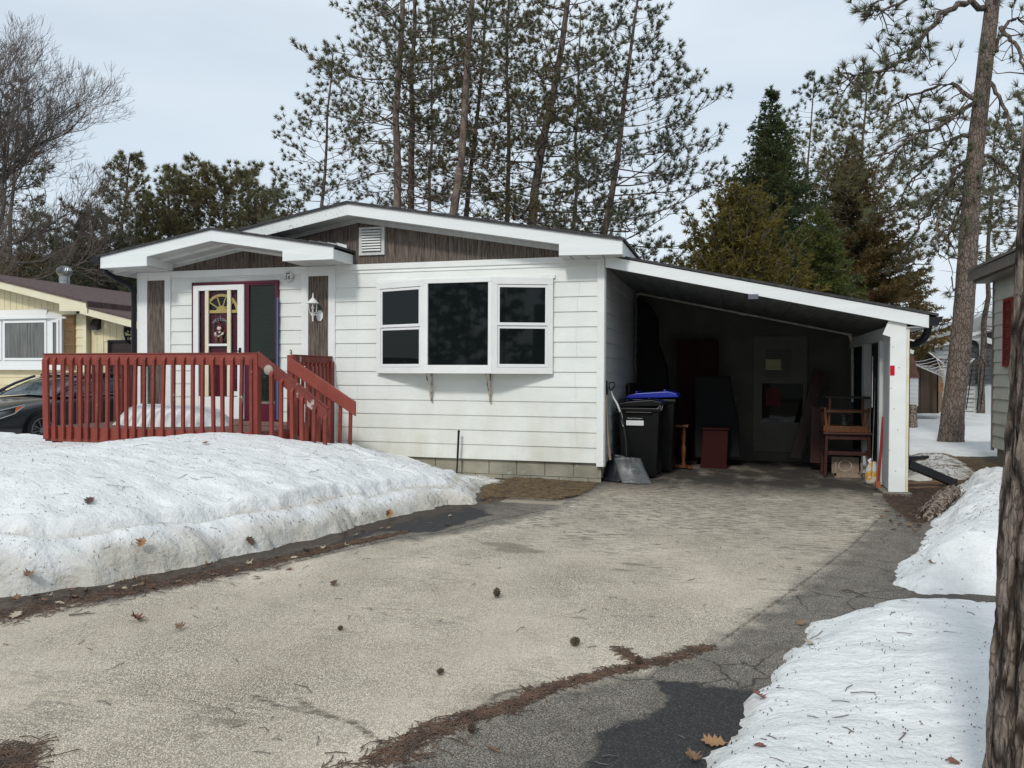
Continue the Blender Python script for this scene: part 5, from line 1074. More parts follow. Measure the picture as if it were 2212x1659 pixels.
def driveway_mat(m):
    m.use_nodes = True; nt = m.node_tree; N = nt.nodes; L = nt.links; b = N['Principled BSDF']; b.inputs['Roughness'].default_value = .9; b.inputs['Specular IOR Level'].default_value = .25
    tc = N.new('ShaderNodeTexCoord')
    def noi(sc, det=6, st=(1, 1, 1), rg=.6):
        mp = N.new('ShaderNodeMapping'); mp.inputs['Scale'].default_value = st; L.new(tc.outputs['Object'], mp.inputs[0]); n = N.new('ShaderNodeTexNoise'); n.inputs['Scale'].default_value = sc; n.inputs['Detail'].default_value = det; n.inputs['Roughness'].default_value = rg; L.new(mp.outputs[0], n.inputs['Vector']); return n.outputs[0]
    def mr(s, a, z, c=0., d=1.):
        r = N.new('ShaderNodeMapRange'); [setattr(r.inputs[i+1], 'default_value', v) for i, v in enumerate((a, z, c, d))]; L.new(s, r.inputs[0]); return r.outputs[0]
    def ma(op, a, c):
        x = N.new('ShaderNodeMath'); x.operation = op
        for i, v in enumerate((a, c)):
            if hasattr(v, 'is_output'): L.new(v, x.inputs[i])
            else: x.inputs[i].default_value = v
        return x.outputs[0]
    def mix(f, a, z):
        x = N.new('ShaderNodeMix'); x.data_type = 'RGBA'
        if hasattr(f, 'is_output'): L.new(f, x.inputs[0])
        else: x.inputs[0].default_value = f
        for k, v in ((6, a), (7, z)):
            if hasattr(v, 'is_output'): L.new(v, x.inputs[k])
            else: x.inputs[k].default_value = (*v, 1)
        return x.outputs[2]
    def at(n): a = N.new('ShaderNodeAttribute'); a.attribute_name = n; return a.outputs['Fac']
    vor = N.new('ShaderNodeTexVoronoi'); vor.inputs['Scale'].default_value = 155; L.new(tc.outputs['Object'], vor.inputs['Vector'])
    grit = noi(70, 3); big = noi(1.1, 6, (1, .55, 1)); med = noi(6, 6); edge = noi(5, 8)
    cellr = N.new('ShaderNodeSeparateColor'); L.new(vor.outputs['Color'], cellr.inputs[0])
    gap = mr(vor.outputs['Distance'], .28, .62)                         # dark binder between stones
    pale = mix(mr(cellr.outputs[0], 0, 1), (.78, .67, .52), (.99, .90, .745)); pale = mix(ma('MULTIPLY', gap, mr(noi(.8, 5), .35, .65, .5, 1.)), pale, (.17, .138, .1)); pale = mix(ma('MULTIPLY', mr(cellr.outputs[1], .55, .75), mr(noi(1.5, 6), .4, .62, .15, .8)), pale, (.17, .15, .12)); pale = mix(ma('MULTIPLY', mr(noi(48, 5), .5, .62), .35), pale, (.25, .22, .175))
    wear = mr(big, .4, .66); pale = mix(ma('MULTIPLY', wear, .42), pale, (.37, .31, .24)); flk = ma('MULTIPLY', mr(noi(15, 8, (.4, 1.7, 1), .72), .5, .55), mr(ma('ADD', noi(1.1, 5), at('far')), .52, .82)); pale = mix(ma('MULTIPLY', flk, .85), pale, (.075, .068, .056)); pale = mix(ma('MULTIPLY', mr(noi(.6, 5, (1, .35, 1)), .45, .7), .35), pale, (.3, .27, .22))
    pale = mix(ma('MULTIPLY', mr(med, .58, .75), .35), pale, (.3, .24, .165))
    asp = mix(mr(cellr.outputs[0], 0, 1), (.175, .152, .122), (.46, .415, .345)); asp = mix(ma('MULTIPLY', gap, .8), asp, (.045, .042, .037)); asp = mix(ma('MULTIPLY', mr(med, .45, .7), .6), asp, (.08, .07, .058)); asp = mix(ma('MULTIPLY', mr(ma('ADD', at('pale'), ma('MULTIPLY', ma('SUBTRACT', edge, .5), .8)), -.35, -.8), .6), asp, (.05, .046, .04))
    pf_ = mr(ma('ADD', at('pale'), ma('MULTIPLY', ma('SUBTRACT', edge, .5), .5)), -.09, .09)
    col = mix(pf_, asp, pale)
    cn = mr(ma('ADD', at('conc'), ma('MULTIPLY', ma('SUBTRACT', edge, .5), .1)), -.01, .01); col = mix(cn, col, (.33, .29, .225))
    nw = mix(mr(cellr.outputs[1], .6, 1), (.032, .032, .032), (.075, .073, .07)); pp = mr(ma('ADD', at('patch'), ma('MULTIPLY', ma('SUBTRACT', edge, .5), .3)), -.015, .02); col = mix(pp, col, nw)
    shd = ma('MULTIPLY', at('oil'), mr(noi(2.2, 7, (1, .5, 1)), .2, .5)); col = mix(ma('MULTIPLY', shd, .93), col, (.036, .033, .028))  # blend in the painted carport floor shade, broken up by noise
    wt = mr(ma('ADD', at('wet'), ma('MULTIPLY', ma('SUBTRACT', edge, .5), .5)), .42, .18); col = mix(ma('MULTIPLY', wt, .9), col, mix(mr(noi(22, 6), .4, .65), (.028, .021, .016), (.085, .057, .038)))
    dp = mr(ma('ADD', at('damp'), ma('MULTIPLY', ma('SUBTRACT', edge, .5), .35)), .03, -.03); col = mix(ma('MULTIPLY', dp, .55), col, (.13, .115, .085))
    ck = mr(ma('ADD', at('crack'), ma('MULTIPLY', ma('SUBTRACT', noi(14, 8), .5), .055)), .024, .006); col = mix(ma('MULTIPLY', ck, .7), col, (.045, .033, .024))
    v2 = N.new('ShaderNodeTexVoronoi'); v2.feature = 'DISTANCE_TO_EDGE'; v2.inputs['Scale'].default_value = 3.2
    wv = N.new('ShaderNodeMix'); wv.data_type = 'VECTOR'; wv.inputs[0].default_value = .16; L.new(tc.outputs['Object'], wv.inputs[4])
    n3 = N.new('ShaderNodeTexNoise'); n3.inputs['Scale'].default_value = 4; n3.inputs['Detail'].default_value = 6; L.new(tc.outputs['Object'], n3.inputs['Vector']); L.new(n3.outputs['Color'], wv.inputs[5]); L.new(wv.outputs[1], v2.inputs['Vector'])
    c2 = ma('MULTIPLY', mr(v2.outputs['Distance'], .022, .006), ma('MULTIPLY', mr(noi(1.3, 3), .48, .6), ma('SUBTRACT', 1., ma('MULTIPLY', pf_, .75)))); col = mix(ma('MULTIPLY', c2, .75), col, (.03, .025, .02))
    L.new(col, b.inputs['Base Color'])
    L.new(mr(wt, 0, 1, .9, .5), b.inputs['Roughness'])
    bp = N.new('ShaderNodeBump'); bp.inputs['Strength'].default_value = .55; bp.inputs['Distance'].default_value = .008
    L.new(ma('ADD', ma('MULTIPLY', ma('SUBTRACT', 1., vor.outputs['Distance']), 1.), ma('MULTIPLY', grit, .7)), bp.inputs['Height']); L.new(bp.outputs[0], b.inputs['Normal'])
driveway_mat(drv.data.materials[0])

# soil and litter sheet beside the drive (right) and along the foundation (left)
def soil_patch(name, P, h, seed, mat='soil', res=.05, kind='structure'):
    P = np.array(P); x = np.arange(P[:, 0].min()-.2, P[:, 0].max()+.2, res); y = np.arange(P[:, 1].min()-.2, P[:, 1].max()+.2, res); X, Y = np.meshgrid(x, y)
    D, I = polyd(P, X, Y); s = np.where(I, D, -D)+.09*nz(X, Y, 2.5, seed); n = nz(X, Y, 6., seed+3)
    Z = -.02+np.clip(s/.12, 0, 1)*(h+.02)+np.where(s > 0, .02*n, 0); keep = s > -.05
    v = np.stack([X, Y, Z], -1).reshape(-1, 3); f = gridfaces(len(x), len(y)); k = keep.ravel()[f].all(1); f = f[k]; u, inv = np.unique(f, return_inverse=True)
    o = npmesh(name, v[u], inv.reshape(-1, 4), MT[mat], smooth=True); o['kind'] = kind; return o
soil_patch('litter_ground', pz0([(1030, 1088), (1040, 1060), (1070, 1048), (1110, 1032)])+[(-1.9, .04), (-.0, .04)]+pz0([(1300, 1046), (1270, 1068), (1215, 1082), (1120, 1074), (1060, 1092)]), .03, 3.)
soil_patch('litter_ground', [(3.5, .1), (3.72, -.05), (3.8, 3.8), (5.9, 4.4), (5.9, -.5)]+pz0([(2080, 1110), (2010, 1135), (1985, 1150), (1935, 1112), (1905, 1085), (1882, 1050)]), .02, 9.)
# snow material
def snowmat(name, dirt_shade=1., sc=1.):
    m = M(name, (.8, .815, .83), (.70, .72, .735), 5., (1, 1.8, 1), .4, .72, rough=.75, spec=.2, bump=.65, bscale=9, dist=.05)
    return m
def snow_material(name, dirt_shade_amt):
    m = bpy.data.materials.new(name); m.use_nodes = True; nt = m.node_tree; N = nt.nodes; L = nt.links; b = N['Principled BSDF']; b.inputs['Roughness'].default_value = .6; b.inputs['Specular IOR Level'].default_value = .3
    b.inputs['Subsurface Weight'].default_value = .0
    tc = N.new('ShaderNodeTexCoord')
    def noi(sc, det=6, st=(1, 1, 1), rg=.6):
        mp = N.new('ShaderNodeMapping'); mp.inputs['Scale'].default_value = st; L.new(tc.outputs['Object'], mp.inputs[0]); n = N.new('ShaderNodeTexNoise'); n.inputs['Scale'].default_value = sc; n.inputs['Detail'].default_value = det; n.inputs['Roughness'].default_value = rg; L.new(mp.outputs[0], n.inputs['Vector']); return n.outputs[0]
    def mr(s, a, z): r = N.new('ShaderNodeMapRange'); r.inputs[1].default_value = a; r.inputs[2].default_value = z; L.new(s, r.inputs[0]); return r.outputs[0]
    def ma(op, a, c):
        x = N.new('ShaderNodeMath'); x.operation = op
        for i, v in enumerate((a, c)):
            if hasattr(v, 'is_output'): L.new(v, x.inputs[i])
            else: x.inputs[i].default_value = v
        return x.outputs[0]
    def mix(f, a, z):
        x = N.new('ShaderNodeMix'); x.data_type = 'RGBA'; L.new(f, x.inputs[0])
        for k, v in ((6, a), (7, z)):
            if hasattr(v, 'is_output'): L.new(v, x.inputs[k])
            else: x.inputs[k].default_value = (*v, 1)
        return x.outputs[2]
    col = mix(mr(noi(3, 7, (1, 1.6, 1)), .35, .7), (.81, .815, .80), (.67, .68, .67))
    a = N.new('ShaderNodeAttribute'); a.attribute_name = 'dirt'
    dn = ma('MULTIPLY', mr(ma('ADD', a.outputs['Fac'], ma('MULTIPLY', ma('SUBTRACT', noi(2.5, 7), .5), 1.5)), .38, 1.), dirt_shade_amt)
    col = mix(dn, col, mix(mr(noi(14, 6), .35, .65), (.36, .32, .24), (.5, .47, .4)))
    sp_ = ma('MULTIPLY', mr(noi(75, 2, (1, 1, 1), .5), .67, .70), mr(noi(1.7, 4), .42, .62)); col = mix(ma('MULTIPLY', sp_, .75), col, (.12, .1, .08))
    L.new(col, b.inputs['Base Color'])
    bp = N.new('ShaderNodeBump'); bp.inputs['Strength'].default_value = .75; bp.inputs['Distance'].default_value = .05
    L.new(ma('ADD', ma('MULTIPLY', noi(6, 8, (.8, 1.5, 1)), 1.2), ma('MULTIPLY', noi(30, 6), .5)), bp.inputs['Height']); L.new(bp.outputs[0], b.inputs['Normal']); return m
MT['snow'] = snow_material('old_snow', .8); MT['snow_c'] = snow_material('cleaner_snow', .35)
BANKS = []
def bank(name, label, P, zf, res, mat, seed, rough=(.03, .01), over=0.):
    """P polygon; zf(X, Y, dist_inside, s) -> height, dirt"""
    P = np.array(P); x = np.arange(P[:, 0].min()-.25, P[:, 0].max()+.25, res); y = np.arange(P[:, 1].min()-.25, P[:, 1].max()+.25, res); X, Y = np.meshgrid(x, y)
    D, I = polyd(P, X, Y); s = np.where(I, D, -D)
    n1 = nz(X, Y, 1.6, seed); n2 = nz(X*.6, Y*1.6, 6., seed+5)
    s = s+.07*nz(X, Y, 3., seed+2)+.02*nz(X, Y, 11., seed+7)
    Z, dirt_shade = zf(X, Y, s, n1); ox_s, oy_s = 0, 0
    if over:
        gy, gx = np.gradient(s, res); gl_ = np.hypot(gx, gy)+1e-6; am = over*(1+.6*n1)*np.exp(-((s-.42)/.075)**2)*sst((-X-.6)/1.8); ox_s, oy_s = -gx/gl_*am, -gy/gl_*am
    Z = np.where(s > 0, Z+(rough[0]*n1+rough[1]*n2+.006*nz(X, Y, 14., seed+9))*np.clip(s/.3, 0, 1), -.04)
    keep = s > -.35; v = np.stack([X+ox_s, Y+oy_s, Z], -1).reshape(-1, 3); f = gridfaces(len(x), len(y)); k = keep.ravel()[f].all(1); f = f[k]; u, inv = np.unique(f, return_inverse=True)
    c = (float(P[:, 0].mean()), float(P[:, 1].mean()), 0.)
    o = npmesh(name, v[u], inv.reshape(-1, 4), MT[mat], smooth=True, attrs={'dirt': dirt_shade.ravel()[u]}, loc=c)
    tag(o, label, 'snow bank')
    BANKS.append((x, y, Z, s))
    return o
def hgt(x, y):
    """top surface height at a plan point"""
    best = .006
    for xs_, ys_, Z, s in BANKS:
        i = int(round((x-xs_[0])/(xs_[1]-xs_[0]))); j = int(round((y-ys_[0])/(ys_[1]-ys_[0])))
        if 0 <= i < len(xs_) and 0 <= j < len(ys_) and Z[j, i] > best: best = float(Z[j, i])
    return best
crest = [(-200, 948), (0, 951), (60, 957), (150, 963), (250, 955), (330, 947), (400, 937), (475, 932), (545, 937), (620, 946), (700, 951), (757, 950)]
cr_ = [oy(x, y, -2.35) for x, y in crest]; cr2 = [oy(x, y, -.25) for x, y in ((757, 951), (800, 962), (880, 984), (940, 1003), (985, 1022), (1050, 1034))]
cX_ = np.array([p[0] for p in cr_]); cZ_ = np.array([p[2] for p in cr_]); dX_ = np.array([p[0] for p in cr2]); dZ_ = np.array([p[2] for p in cr2])
FL = np.array(footL)
def zleft(X, Y, s, n):
    D, _ = polyd(footL, X, Y, False)
    front = np.interp(X, cX_, cZ_)
    wallz = np.interp(X, dX_, dZ_)
    t = sst((Y+2.3)/2.0)*sst((X+4.6)/.9)
    H = front*(1-t)+wallz*t
    H = np.where(Y > -2.1, H-.12*sst((Y+2.1)/.5)*(1-sst((X+4.6)/.9)), H)
    # lower face height falls off to the right end
    tx = sst((X+3.3)/2.6)
    hl = (.37*(1-tx)+.13*tx)*(1+.16*n)
    hl = np.minimum(hl, H*.85+.0)
    e = s+.05*n
    run = .30-.08*tx
    a = np.clip(e/run, 0, 1)**.5*hl
    width = np.maximum(.9, np.minimum(2.6, np.abs(-2.35-(-4.9))+.0*X))
    up = (H-hl-.04)*(1-(1-np.clip((e-run-.03)/(width*1.08), 0, 1))**2.1)
    # rim between the two layers
    up = up+.04*(1-.5*tx)*sst((e-run-.03)/.06)*sst(H*3)
    rim = (1-.6*tx)*.02*np.exp(-((e-run-.15)/.07)**2)-(1-.6*tx)*.03*np.exp(-((e-run-.03)/.05)**2)
    dirt_shade = np.exp(-(s/.20)**2)*1.0+.75*np.exp(-((e-run-.02)/.05)**2)  # real dirt along the foot, plus the crease's shadow line painted in
    return a+up+rim*sst(H*3), dirt_shade
left = bank('snow_bank', 'long layered snow bank in front of the red deck, left of the driveway', footL+[(-3.9, .0), (-8, .2), (-16, 1.5), (-16, -6), (-9, -7.5)], zleft, .035, 'snow', 1.3, (.016, .008), .045)
# near right
PA = pz0([(1420, 1800), (1500, 1690), (1530, 1640), (1560, 1600), (1600, 1545), (1650, 1490), (1690, 1440), (1735, 1378), (1765, 1352), (1830, 1330), (1885, 1306), (1940, 1300)])
def zA(X, Y, s, n): e = s+.05*n; return .13*(1-np.exp(-np.clip(e, 0, 9)/.14))+.03*sst(e/.9)+.03*np.sin(X*3+Y*2)*sst(e/.5), np.exp(-(s/.1)**2)*.55+.25*sst((-6.3-Y)/1.)
ba = oz(1885, 1300, 0)
bank('snow_bank', 'speckled snow bank nearest the camera at the lower right of the driveway', PA+[(2.9, -4.84), (5.5, -4.86), (5.5, -9.5), (2, -9.5)], zA, .035, 'snow', 4.4, (.03, .012))
PB = pz0([(1922, 1262), (1928, 1235), (1960, 1205), (1992, 1188), (1995, 1165), (2003, 1140), (2030, 1105), (2052, 1078), (2062, 1055), (2085, 1040), (2130, 1030), (2165, 1030)])
def zB(X, Y, s, n):
    e = s+.05*n; blk = sst((X-2.72-.12*np.sin(Y*2.3))/.16)*sst((e-.1)/.2)
    return .11*(1-np.exp(-np.clip(e, 0, 9)/.12))+.24*blk*np.clip(e/.5, .3, 1)*sst((Y+4.66)/.06), np.exp(-(s/.1)**2)*.5
bank('snow_bank', 'higher snow bank on the right side, reaching back towards the carport post', PB+[(5.2, 1.2), (5.5, -4.3), (2.9, -4.66)], zB, .035, 'snow_c', 7.7, (.03, .012))
PC = pz0([(1950, 1040), (1950, 1000), (1968, 985), (2010, 988), (2050, 985), (2085, 1000), (2115, 1025), (2090, 1040), (2060, 1046), (2020, 1040), (1985, 1045)])
bank('snow_bank', 'low grey snow patch behind the black downspout extension', PC, lambda X, Y, s, n: (.13*(1-np.exp(-np.clip(s, 0, 9)/.25)), np.exp(-(s/.3)**2)*.9), .05, 'snow', 2.2, (.03, .01))
# snow on the deck
PD = [(-6.85, -.55), (-6.4, -.95), (-5.9, -1.15), (-5.3, -1.1), (-4.95, -.85), (-5.0, -.6), (-5.5, -.3), (-6.1, -.12), (-6.75, -.15)]
PD = [(-6.95, -1.05), (-6.5, -1.5), (-5.9, -1.62), (-5.3, -1.45), (-5.0, -1.1), (-5.1, -.8), (-5.6, -.6), (-6.2, -.5), (-6.8, -.6)]
o = bank('snow_pile', 'melting snow heap on the deck floor in front of the door', PD, lambda X, Y, s, n: (DZ+.02+.27*(1-np.exp(-np.clip(s, 0, 9)/.16)), np.exp(-(s/.2)**2)*.5), .035, 'snow_c', 5.5, (.025, .008))
dv = o.data; 
for v in dv.vertices: v.co.z = max(v.co.z, DZ-.01)
BANKS.pop()
# back yard snow: one sheet reaching far behind
def snowfield(name, P, res, seed, h=.05, wob=.5):
    P = np.array(P, float); x = np.arange(P[:, 0].min()-1, P[:, 0].max()+1, res); y = np.arange(P[:, 1].min()-1, P[:, 1].max()+1, res); X, Y = np.meshgrid(x, y); D, I = polyd(P, X, Y); s = np.where(I, D, -D)+wob*nz(X, Y*1.5, .9, seed)
    Z = np.where(s > 0, -.0+h*np.clip(s/.5, 0, 1)+.03*nz(X, Y, .8, seed+1)*np.clip(s, 0, 1), -.05)
    f = gridfaces(len(x), len(y)); k = (s > -res*1.5).ravel()[f].all(1); f = f[k]; u, inv = np.unique(f, return_inverse=True); v = np.stack([X, Y, Z], -1).reshape(-1, 3)
    o = npmesh(name, v[u], inv.reshape(-1, 4), MT['snow_c'], smooth=True, attrs={'dirt': (np.exp(-(s/.6)**2)*.7).ravel()[u]}); o['kind'] = 'structure'; return o
snowfield('snow_field', [(3.9, 5.6), (5.5, 6.0), (7, 5.8), (10, 5.2), (20, 5), (30, 30), (8, 26), (3.5, 20)], .2, 3.3)
snowfield('snow_field', [(-40, -4), (-12, -2), (-9, 1), (-9, 5), (-13.5, 5), (-40, 5)], .35, 6.1)
m = MB(); m.add([(-300, 30, -.01), (300, 30, -.01), (300, 400, -.01), (-300, 400, -.01)], [(0, 1, 2, 3)]); g = put('snow_field', m, MT['snow_c']); g['kind'] = 'structure'

# ================================================================ litter
rnd = random.Random(21); rng = np.random.default_rng(5)
def slivers(name, pts, lmin, lmax, w, mat, label, cat, lift=.004, thick=None):
    """thin flat bits lying on whatever surface is there, as one countless mass"""
    v = []; f = []
    for x, y in pts:
        a = rnd.uniform(0, math.pi); l = rnd.uniform(lmin, lmax)/2; dx, dy = math.cos(a)*l, math.sin(a)*l; px, py = -math.sin(a)*w/2, math.cos(a)*w/2
        z0, z1 = hgt(x-dx, y-dy)+lift, hgt(x+dx, y+dy)+lift
        if abs(z0-z1) > .08: continue
        b = len(v); k = rnd.uniform(-.3, .3)*l; zm = (z0+z1)/2+rnd.uniform(.0, .006)
        v += [(x-dx-px, y-dy-py, z0), (x-dx+px, y-dy+py, z0), (x+px+py*0-math.sin(a)*k, y+py+math.cos(a)*k, zm), (x-px-math.sin(a)*k, y-py+math.cos(a)*k, zm), (x+dx-px, y+dy-py, z1), (x+dx+px, y+dy+py, z1)]
        f += [(b, b+3, b+2, b+1), (b+3, b+4, b+5, b+2)]
    c = (float(v[0][0]), float(v[0][1]), 0.); o = npmesh(name, v, f, MT[mat], loc=c); s = o.modifiers.new('solid', 'SOLIDIFY'); s.thickness = .0025; return tag(o, label, cat, kind='stuff')
def inpoly(P, n):
    P = np.array(P); out = []
    while len(out) < n:
        x = rng.uniform(P[:, 0].min(), P[:, 0].max(), 2000); y = rng.uniform(P[:, 1].min(), P[:, 1].max(), 2000); _, I = polyd(P, x, y); out += list(zip(x[I], y[I]))
    return out[:n]
lp = footL+[(-3.9, -2.0), (-7.2, -2.1), (-9, -3), (-7, -6.8)]
D_ = lambda P, pts: polyd(P, np.array([p[0] for p in pts]), np.array([p[1] for p in pts]), False)[0]
pts = inpoly(lp, 7000); d = D_(footL, pts); pts = [p for p, q in zip(pts, d) if rnd.random() < .12+.85*math.exp(-q/.55) and noise.noise((p[0]*1.3, p[1]*1.3, 3)) > -.25]
slivers('snow_litter', pts, .004, .018, .0035, 'leaf_d', 'fine dark bark bits strewn over the left snow bank', 'litter')
slivers('snow_litter', inpoly(lp, 60), .06, .2, .004, 'twig', 'thin pine twigs lying on the left snow bank', 'litter')
pr2 = PA+[(3.1, -4.78), (4.2, -4.9), (4.2, -8.5), (2, -8.5)]; pts = inpoly(pr2, 2600); pts = [p for p in pts if rnd.random() < (.25 if p[1] > -6.2 else .9)]
slivers('snow_litter', [p for p in pts if noise.noise((p[0]*2.2, p[1]*2.2, 1)) > -.05-.5*(p[1] < -6.9)], .002, .009, .0028, 'leaf_d', 'dark specks scattered over the near right snow bank', 'litter')
slivers('snow_litter', inpoly(pr2, 40), .04, .12, .004, 'twig', 'short twigs lying on the near right snow bank', 'litter')
slivers('snow_litter', inpoly(PB+[(4.4, 1.0), (4.4, -4.3), (2.9, -4.66)], 260), .006, .03, .004, 'leaf_d', 'dark specks scattered over the higher right snow bank', 'litter')
# needle drifts
def along(pxs, n, wd):
    P = [oz(x, y, 0)[:2] for x, y in pxs]; L = [0]
    for a, b in zip(P, P[1:]): L.append(L[-1]+float(np.hypot(*(b-a))))
    out = []
    for k in range(n):
        t = rnd.random()*L[-1]; i = max(j for j in range(len(L)-1) if L[j] <= t); u_ = (t-L[i])/(L[i+1]-L[i]); p = P[i]*(1-u_)+P[i+1]*u_; w = wd if not callable(wd) else wd(t/L[-1]); out.append((p[0]+rnd.gauss(0, w), p[1]+rnd.gauss(0, w)))
    return out
slivers('pine_needles', along([(780, 1700), (850, 1635), (940, 1580), (1010, 1555), (1100, 1530), (1180, 1492), (1260, 1470), (1330, 1450), (1400, 1440)], 850, lambda t: .08*(1-t)**3+.009+.014*math.sin(t*23)**2), .05, .1, .003, 'rustneedle', 'rusty pine needle drift along the edge of the pale driveway', 'pine needles')
slivers('pine_needles', along([(1340, 1405), (1370, 1430), (1420, 1435), (1480, 1415), (1535, 1400)], 230, .02), .05, .1, .003, 'rustneedle', 'small curved drift of rusty needles right of the driveway centre', 'pine needles')
slivers('pine_needles', along([(-60, 1350), (0, 1335), (200, 1293), (400, 1256), (600, 1212), (760, 1175), (880, 1150)], 2000, lambda t: .08*(1-t)+.02), .04, .1, .003, 'rustneedle', 'brown needle litter along the foot of the left snow bank', 'pine needles')
slivers('pine_needles', along([(-60, 1670), (0, 1640), (30, 1660)], 420, .06), .05, .1, .003, 'rustneedle', 'rusty needle patch in the lower left corner of the driveway', 'pine needles')
slivers('pine_needles', [(rnd.uniform(-3.5, 2.2), rnd.uniform(-9, -1)) for _ in range(260)], .03, .09, .003, 'twig', 'stray needles scattered across the driveway', 'pine needles')
slivers('dry_grass', inpoly(pz0([(1035, 1085), (1045, 1055), (1110, 1036), (1290, 1048), (1260, 1072), (1200, 1085), (1090, 1080)]), 2600), .05, .14, .004, 'driedgrass', 'dry brown grass along the block foundation', 'dry grass', .03)
slivers('dry_grass', inpoly(pz0([(1900, 1065), (1935, 1112), (1985, 1150), (2010, 1100), (2030, 1060), (1960, 1055)]), 900), .03, .08, .005, 'leaf_d', 'leaf crumbs and needles beside the carport curb', 'leaf litter', .025)
slivers('dry_grass', inpoly([(3.8, 1.5), (5.8, 2), (5.8, 5.2), (3.9, 5.4)], 1500), .04, .12, .007, 'driedgrass', 'dead grass on the bare soil between carport and beige house', 'dry grass', .02)

# oak leaves
LO = [(0, -.5), (.10, -.42), (.30, -.34), (.17, -.22), (.40, -.12), (.20, -.02), (.46, .12), (.22, .18), (.30, .34), (.12, .32), (0, .5)]
def leaf_mesh(seed, curl):
    r = random.Random(seed); P = [(x*r.uniform(.85, 1.15), y) for x, y in LO]; Q = [(-x*r.uniform(.85, 1.15), y) for x, y in LO[-2:0:-1]]
    me = bpy.data.meshes.new('oak_leaf'); vs = []; n = len(P)
    out = P+Q; ph = r.uniform(0, 6)
    z = lambda x, y: curl*(x*x*1.8+y*y*.9)+.06*curl*math.sin(9*x+ph)+.05*curl*math.sin(11*y+ph)
    vs = [(x, y, z(x, y)) for x, y in out]; mid = [(0, y, z(0, y)-.0) for x, y in P]; b = len(vs); vs += mid[1:-1]
    M_ = [0]+[b+i for i in range(n-2)]+[n-1]; R_ = list(range(n)); L_ = [0]+[len(out)-i for i in range(1, n-1)]+[n-1]
    fs = []
    for i in range(n-1):
        for A in (R_, L_):
            q = [M_[i], A[i], A[i+1], M_[i+1]]; q2 = []
            for k in q:
                if k not in q2: q2.append(k)
            if len(q2) > 2: fs.append(q2 if A is R_ else q2[::-1])
    st = len(vs); vs += [(-.012, -.5, z(0, .5)), (.012, -.5, z(0, .5)), (.02, -.78, .02), (0, -.78, .02)]; fs.append((st, st+1, st+2, st+3))
    me.from_pydata(vs, [], fs); me.update(); return me
LM = [leaf_mesh(s, c) for s, c in ((1, .5), (2, .9), (3, -.5), (4, 1.3), (5, .25))]
def hit(px, py):
    r_ = ray(px, py)
    for t in np.arange(2.2, 16, .012):
        p = CP+r_*t
        if p[2] <= hgt(p[0], p[1]): return p
    return oz(px, py, 0)
def leaf(px, py, size, mat, label, group=None, tilt=None, k=None, z=None):
    p = hit(px, py)
    me = LM[k if k is not None else rnd.randrange(5)].copy(); me.materials.clear(); me.materials.append(MT[mat])
    o = bpy.data.objects.new('oak_leaf', me); COL.objects.link(o); o.location = (p[0], p[1], hgt(p[0], p[1])+.012+(z or 0)); o.scale = (size*.58,)*3
    o.rotation_euler = tilt or (rnd.uniform(-.3, .3), rnd.uniform(-.3, .3), rnd.uniform(0, 6.28))
    so = o.modifiers.new('s', 'SOLIDIFY'); so.thickness = .012
    return tag(o, label, 'leaf', group)
lg = 'curled oak leaves along the foot of the left snow bank'
dq = lambda c, r: ((0+c*.4069)/1.736, (1980+r*.4069)/1.736)       # survey sheet of the left bank foot
for c, r, s, mt_ in ((150, 680, .12, 'leaf'), (265, 620, .13, 'leaf'), (330, 645, .12, 'leaf_r'), (455, 655, .09, 'leaf_p'), (395, 690, .09, 'leaf'), (560, 695, .12, 'leaf_p'), (680, 650, .15, 'leaf'), (645, 600, .09, 'leaf'), (785, 605, .1, 'leaf_d'), (1020, 548, .09, 'leaf_p'), (1130, 510, .09, 'leaf_p'), (1245, 500, .12, 'leaf'), (1150, 560, .09, 'leaf_p'), (1245, 552, .08, 'leaf_p'), (1310, 545, .08, 'leaf'), (1415, 572, .08, 'leaf_r'), (1330, 500, .09, 'leaf'), (1550, 408, .07, 'leaf'), (1640, 500, .09, 'leaf'), (1930, 360, .12, 'leaf'), (1960, 450, .12, 'leaf_p'), (2100, 470, .07, 'leaf_d'), (2180, 395, .09, 'leaf'), (1860, 380, .08, 'leaf_p')):
    leaf(*dq(c, r), s, mt_, 'curled brown oak leaf in the dark strip at the foot of the left snow bank', lg)
dq2 = lambda c, r: ((900+c*.4521)/1.736, (1850+r*.4521)/1.736)
for c, r, s, mt_ in ((75, 605, .12, 'leaf_p'), (140, 708, .12, 'leaf'), (310, 632, .12, 'leaf'), (300, 540, .11, 'leaf'), (440, 540, .16, 'leaf_p'), (410, 635, .1, 'leaf_r'), (540, 488, .09, 'leaf_d'), (690, 470, .09, 'leaf_p'), (870, 342, .12, 'leaf'), (970, 355, .1, 'leaf_p'), (880, 447, .08, 'leaf_p'), (1230, 290, .1, 'leaf'), (1020, 320, .1, 'leaf_d'), (1170, 300, .08, 'leaf'), (1740, 188, .1, 'leaf_p')):
    leaf(*dq2(c, r), s, mt_, 'curled brown oak leaf in the dark strip at the foot of the left snow bank', lg)
leaf(307, 1238, .15, 'leaf_o', 'bright orange oak leaf propped against the left snow bank', tilt=(.9, .1, .3), k=1, z=.04)
leaf((900+1238*.4521)/1.736, (1850+222*.4521)/1.736, .17, 'leaf_o', 'pale orange leaf standing upright against the snow near the bank end', tilt=(1.2, .3, .6), k=1, z=.05)
leaf(193, 1085, .17, 'leaf_d', 'dark oak leaf lying alone high on the left snow bank', tilt=(.4, 0, .6), k=4)
leaf(444, 951+8, .14, 'leaf_r', 'brown leaf on the crest of the snow bank before the deck', k=0)
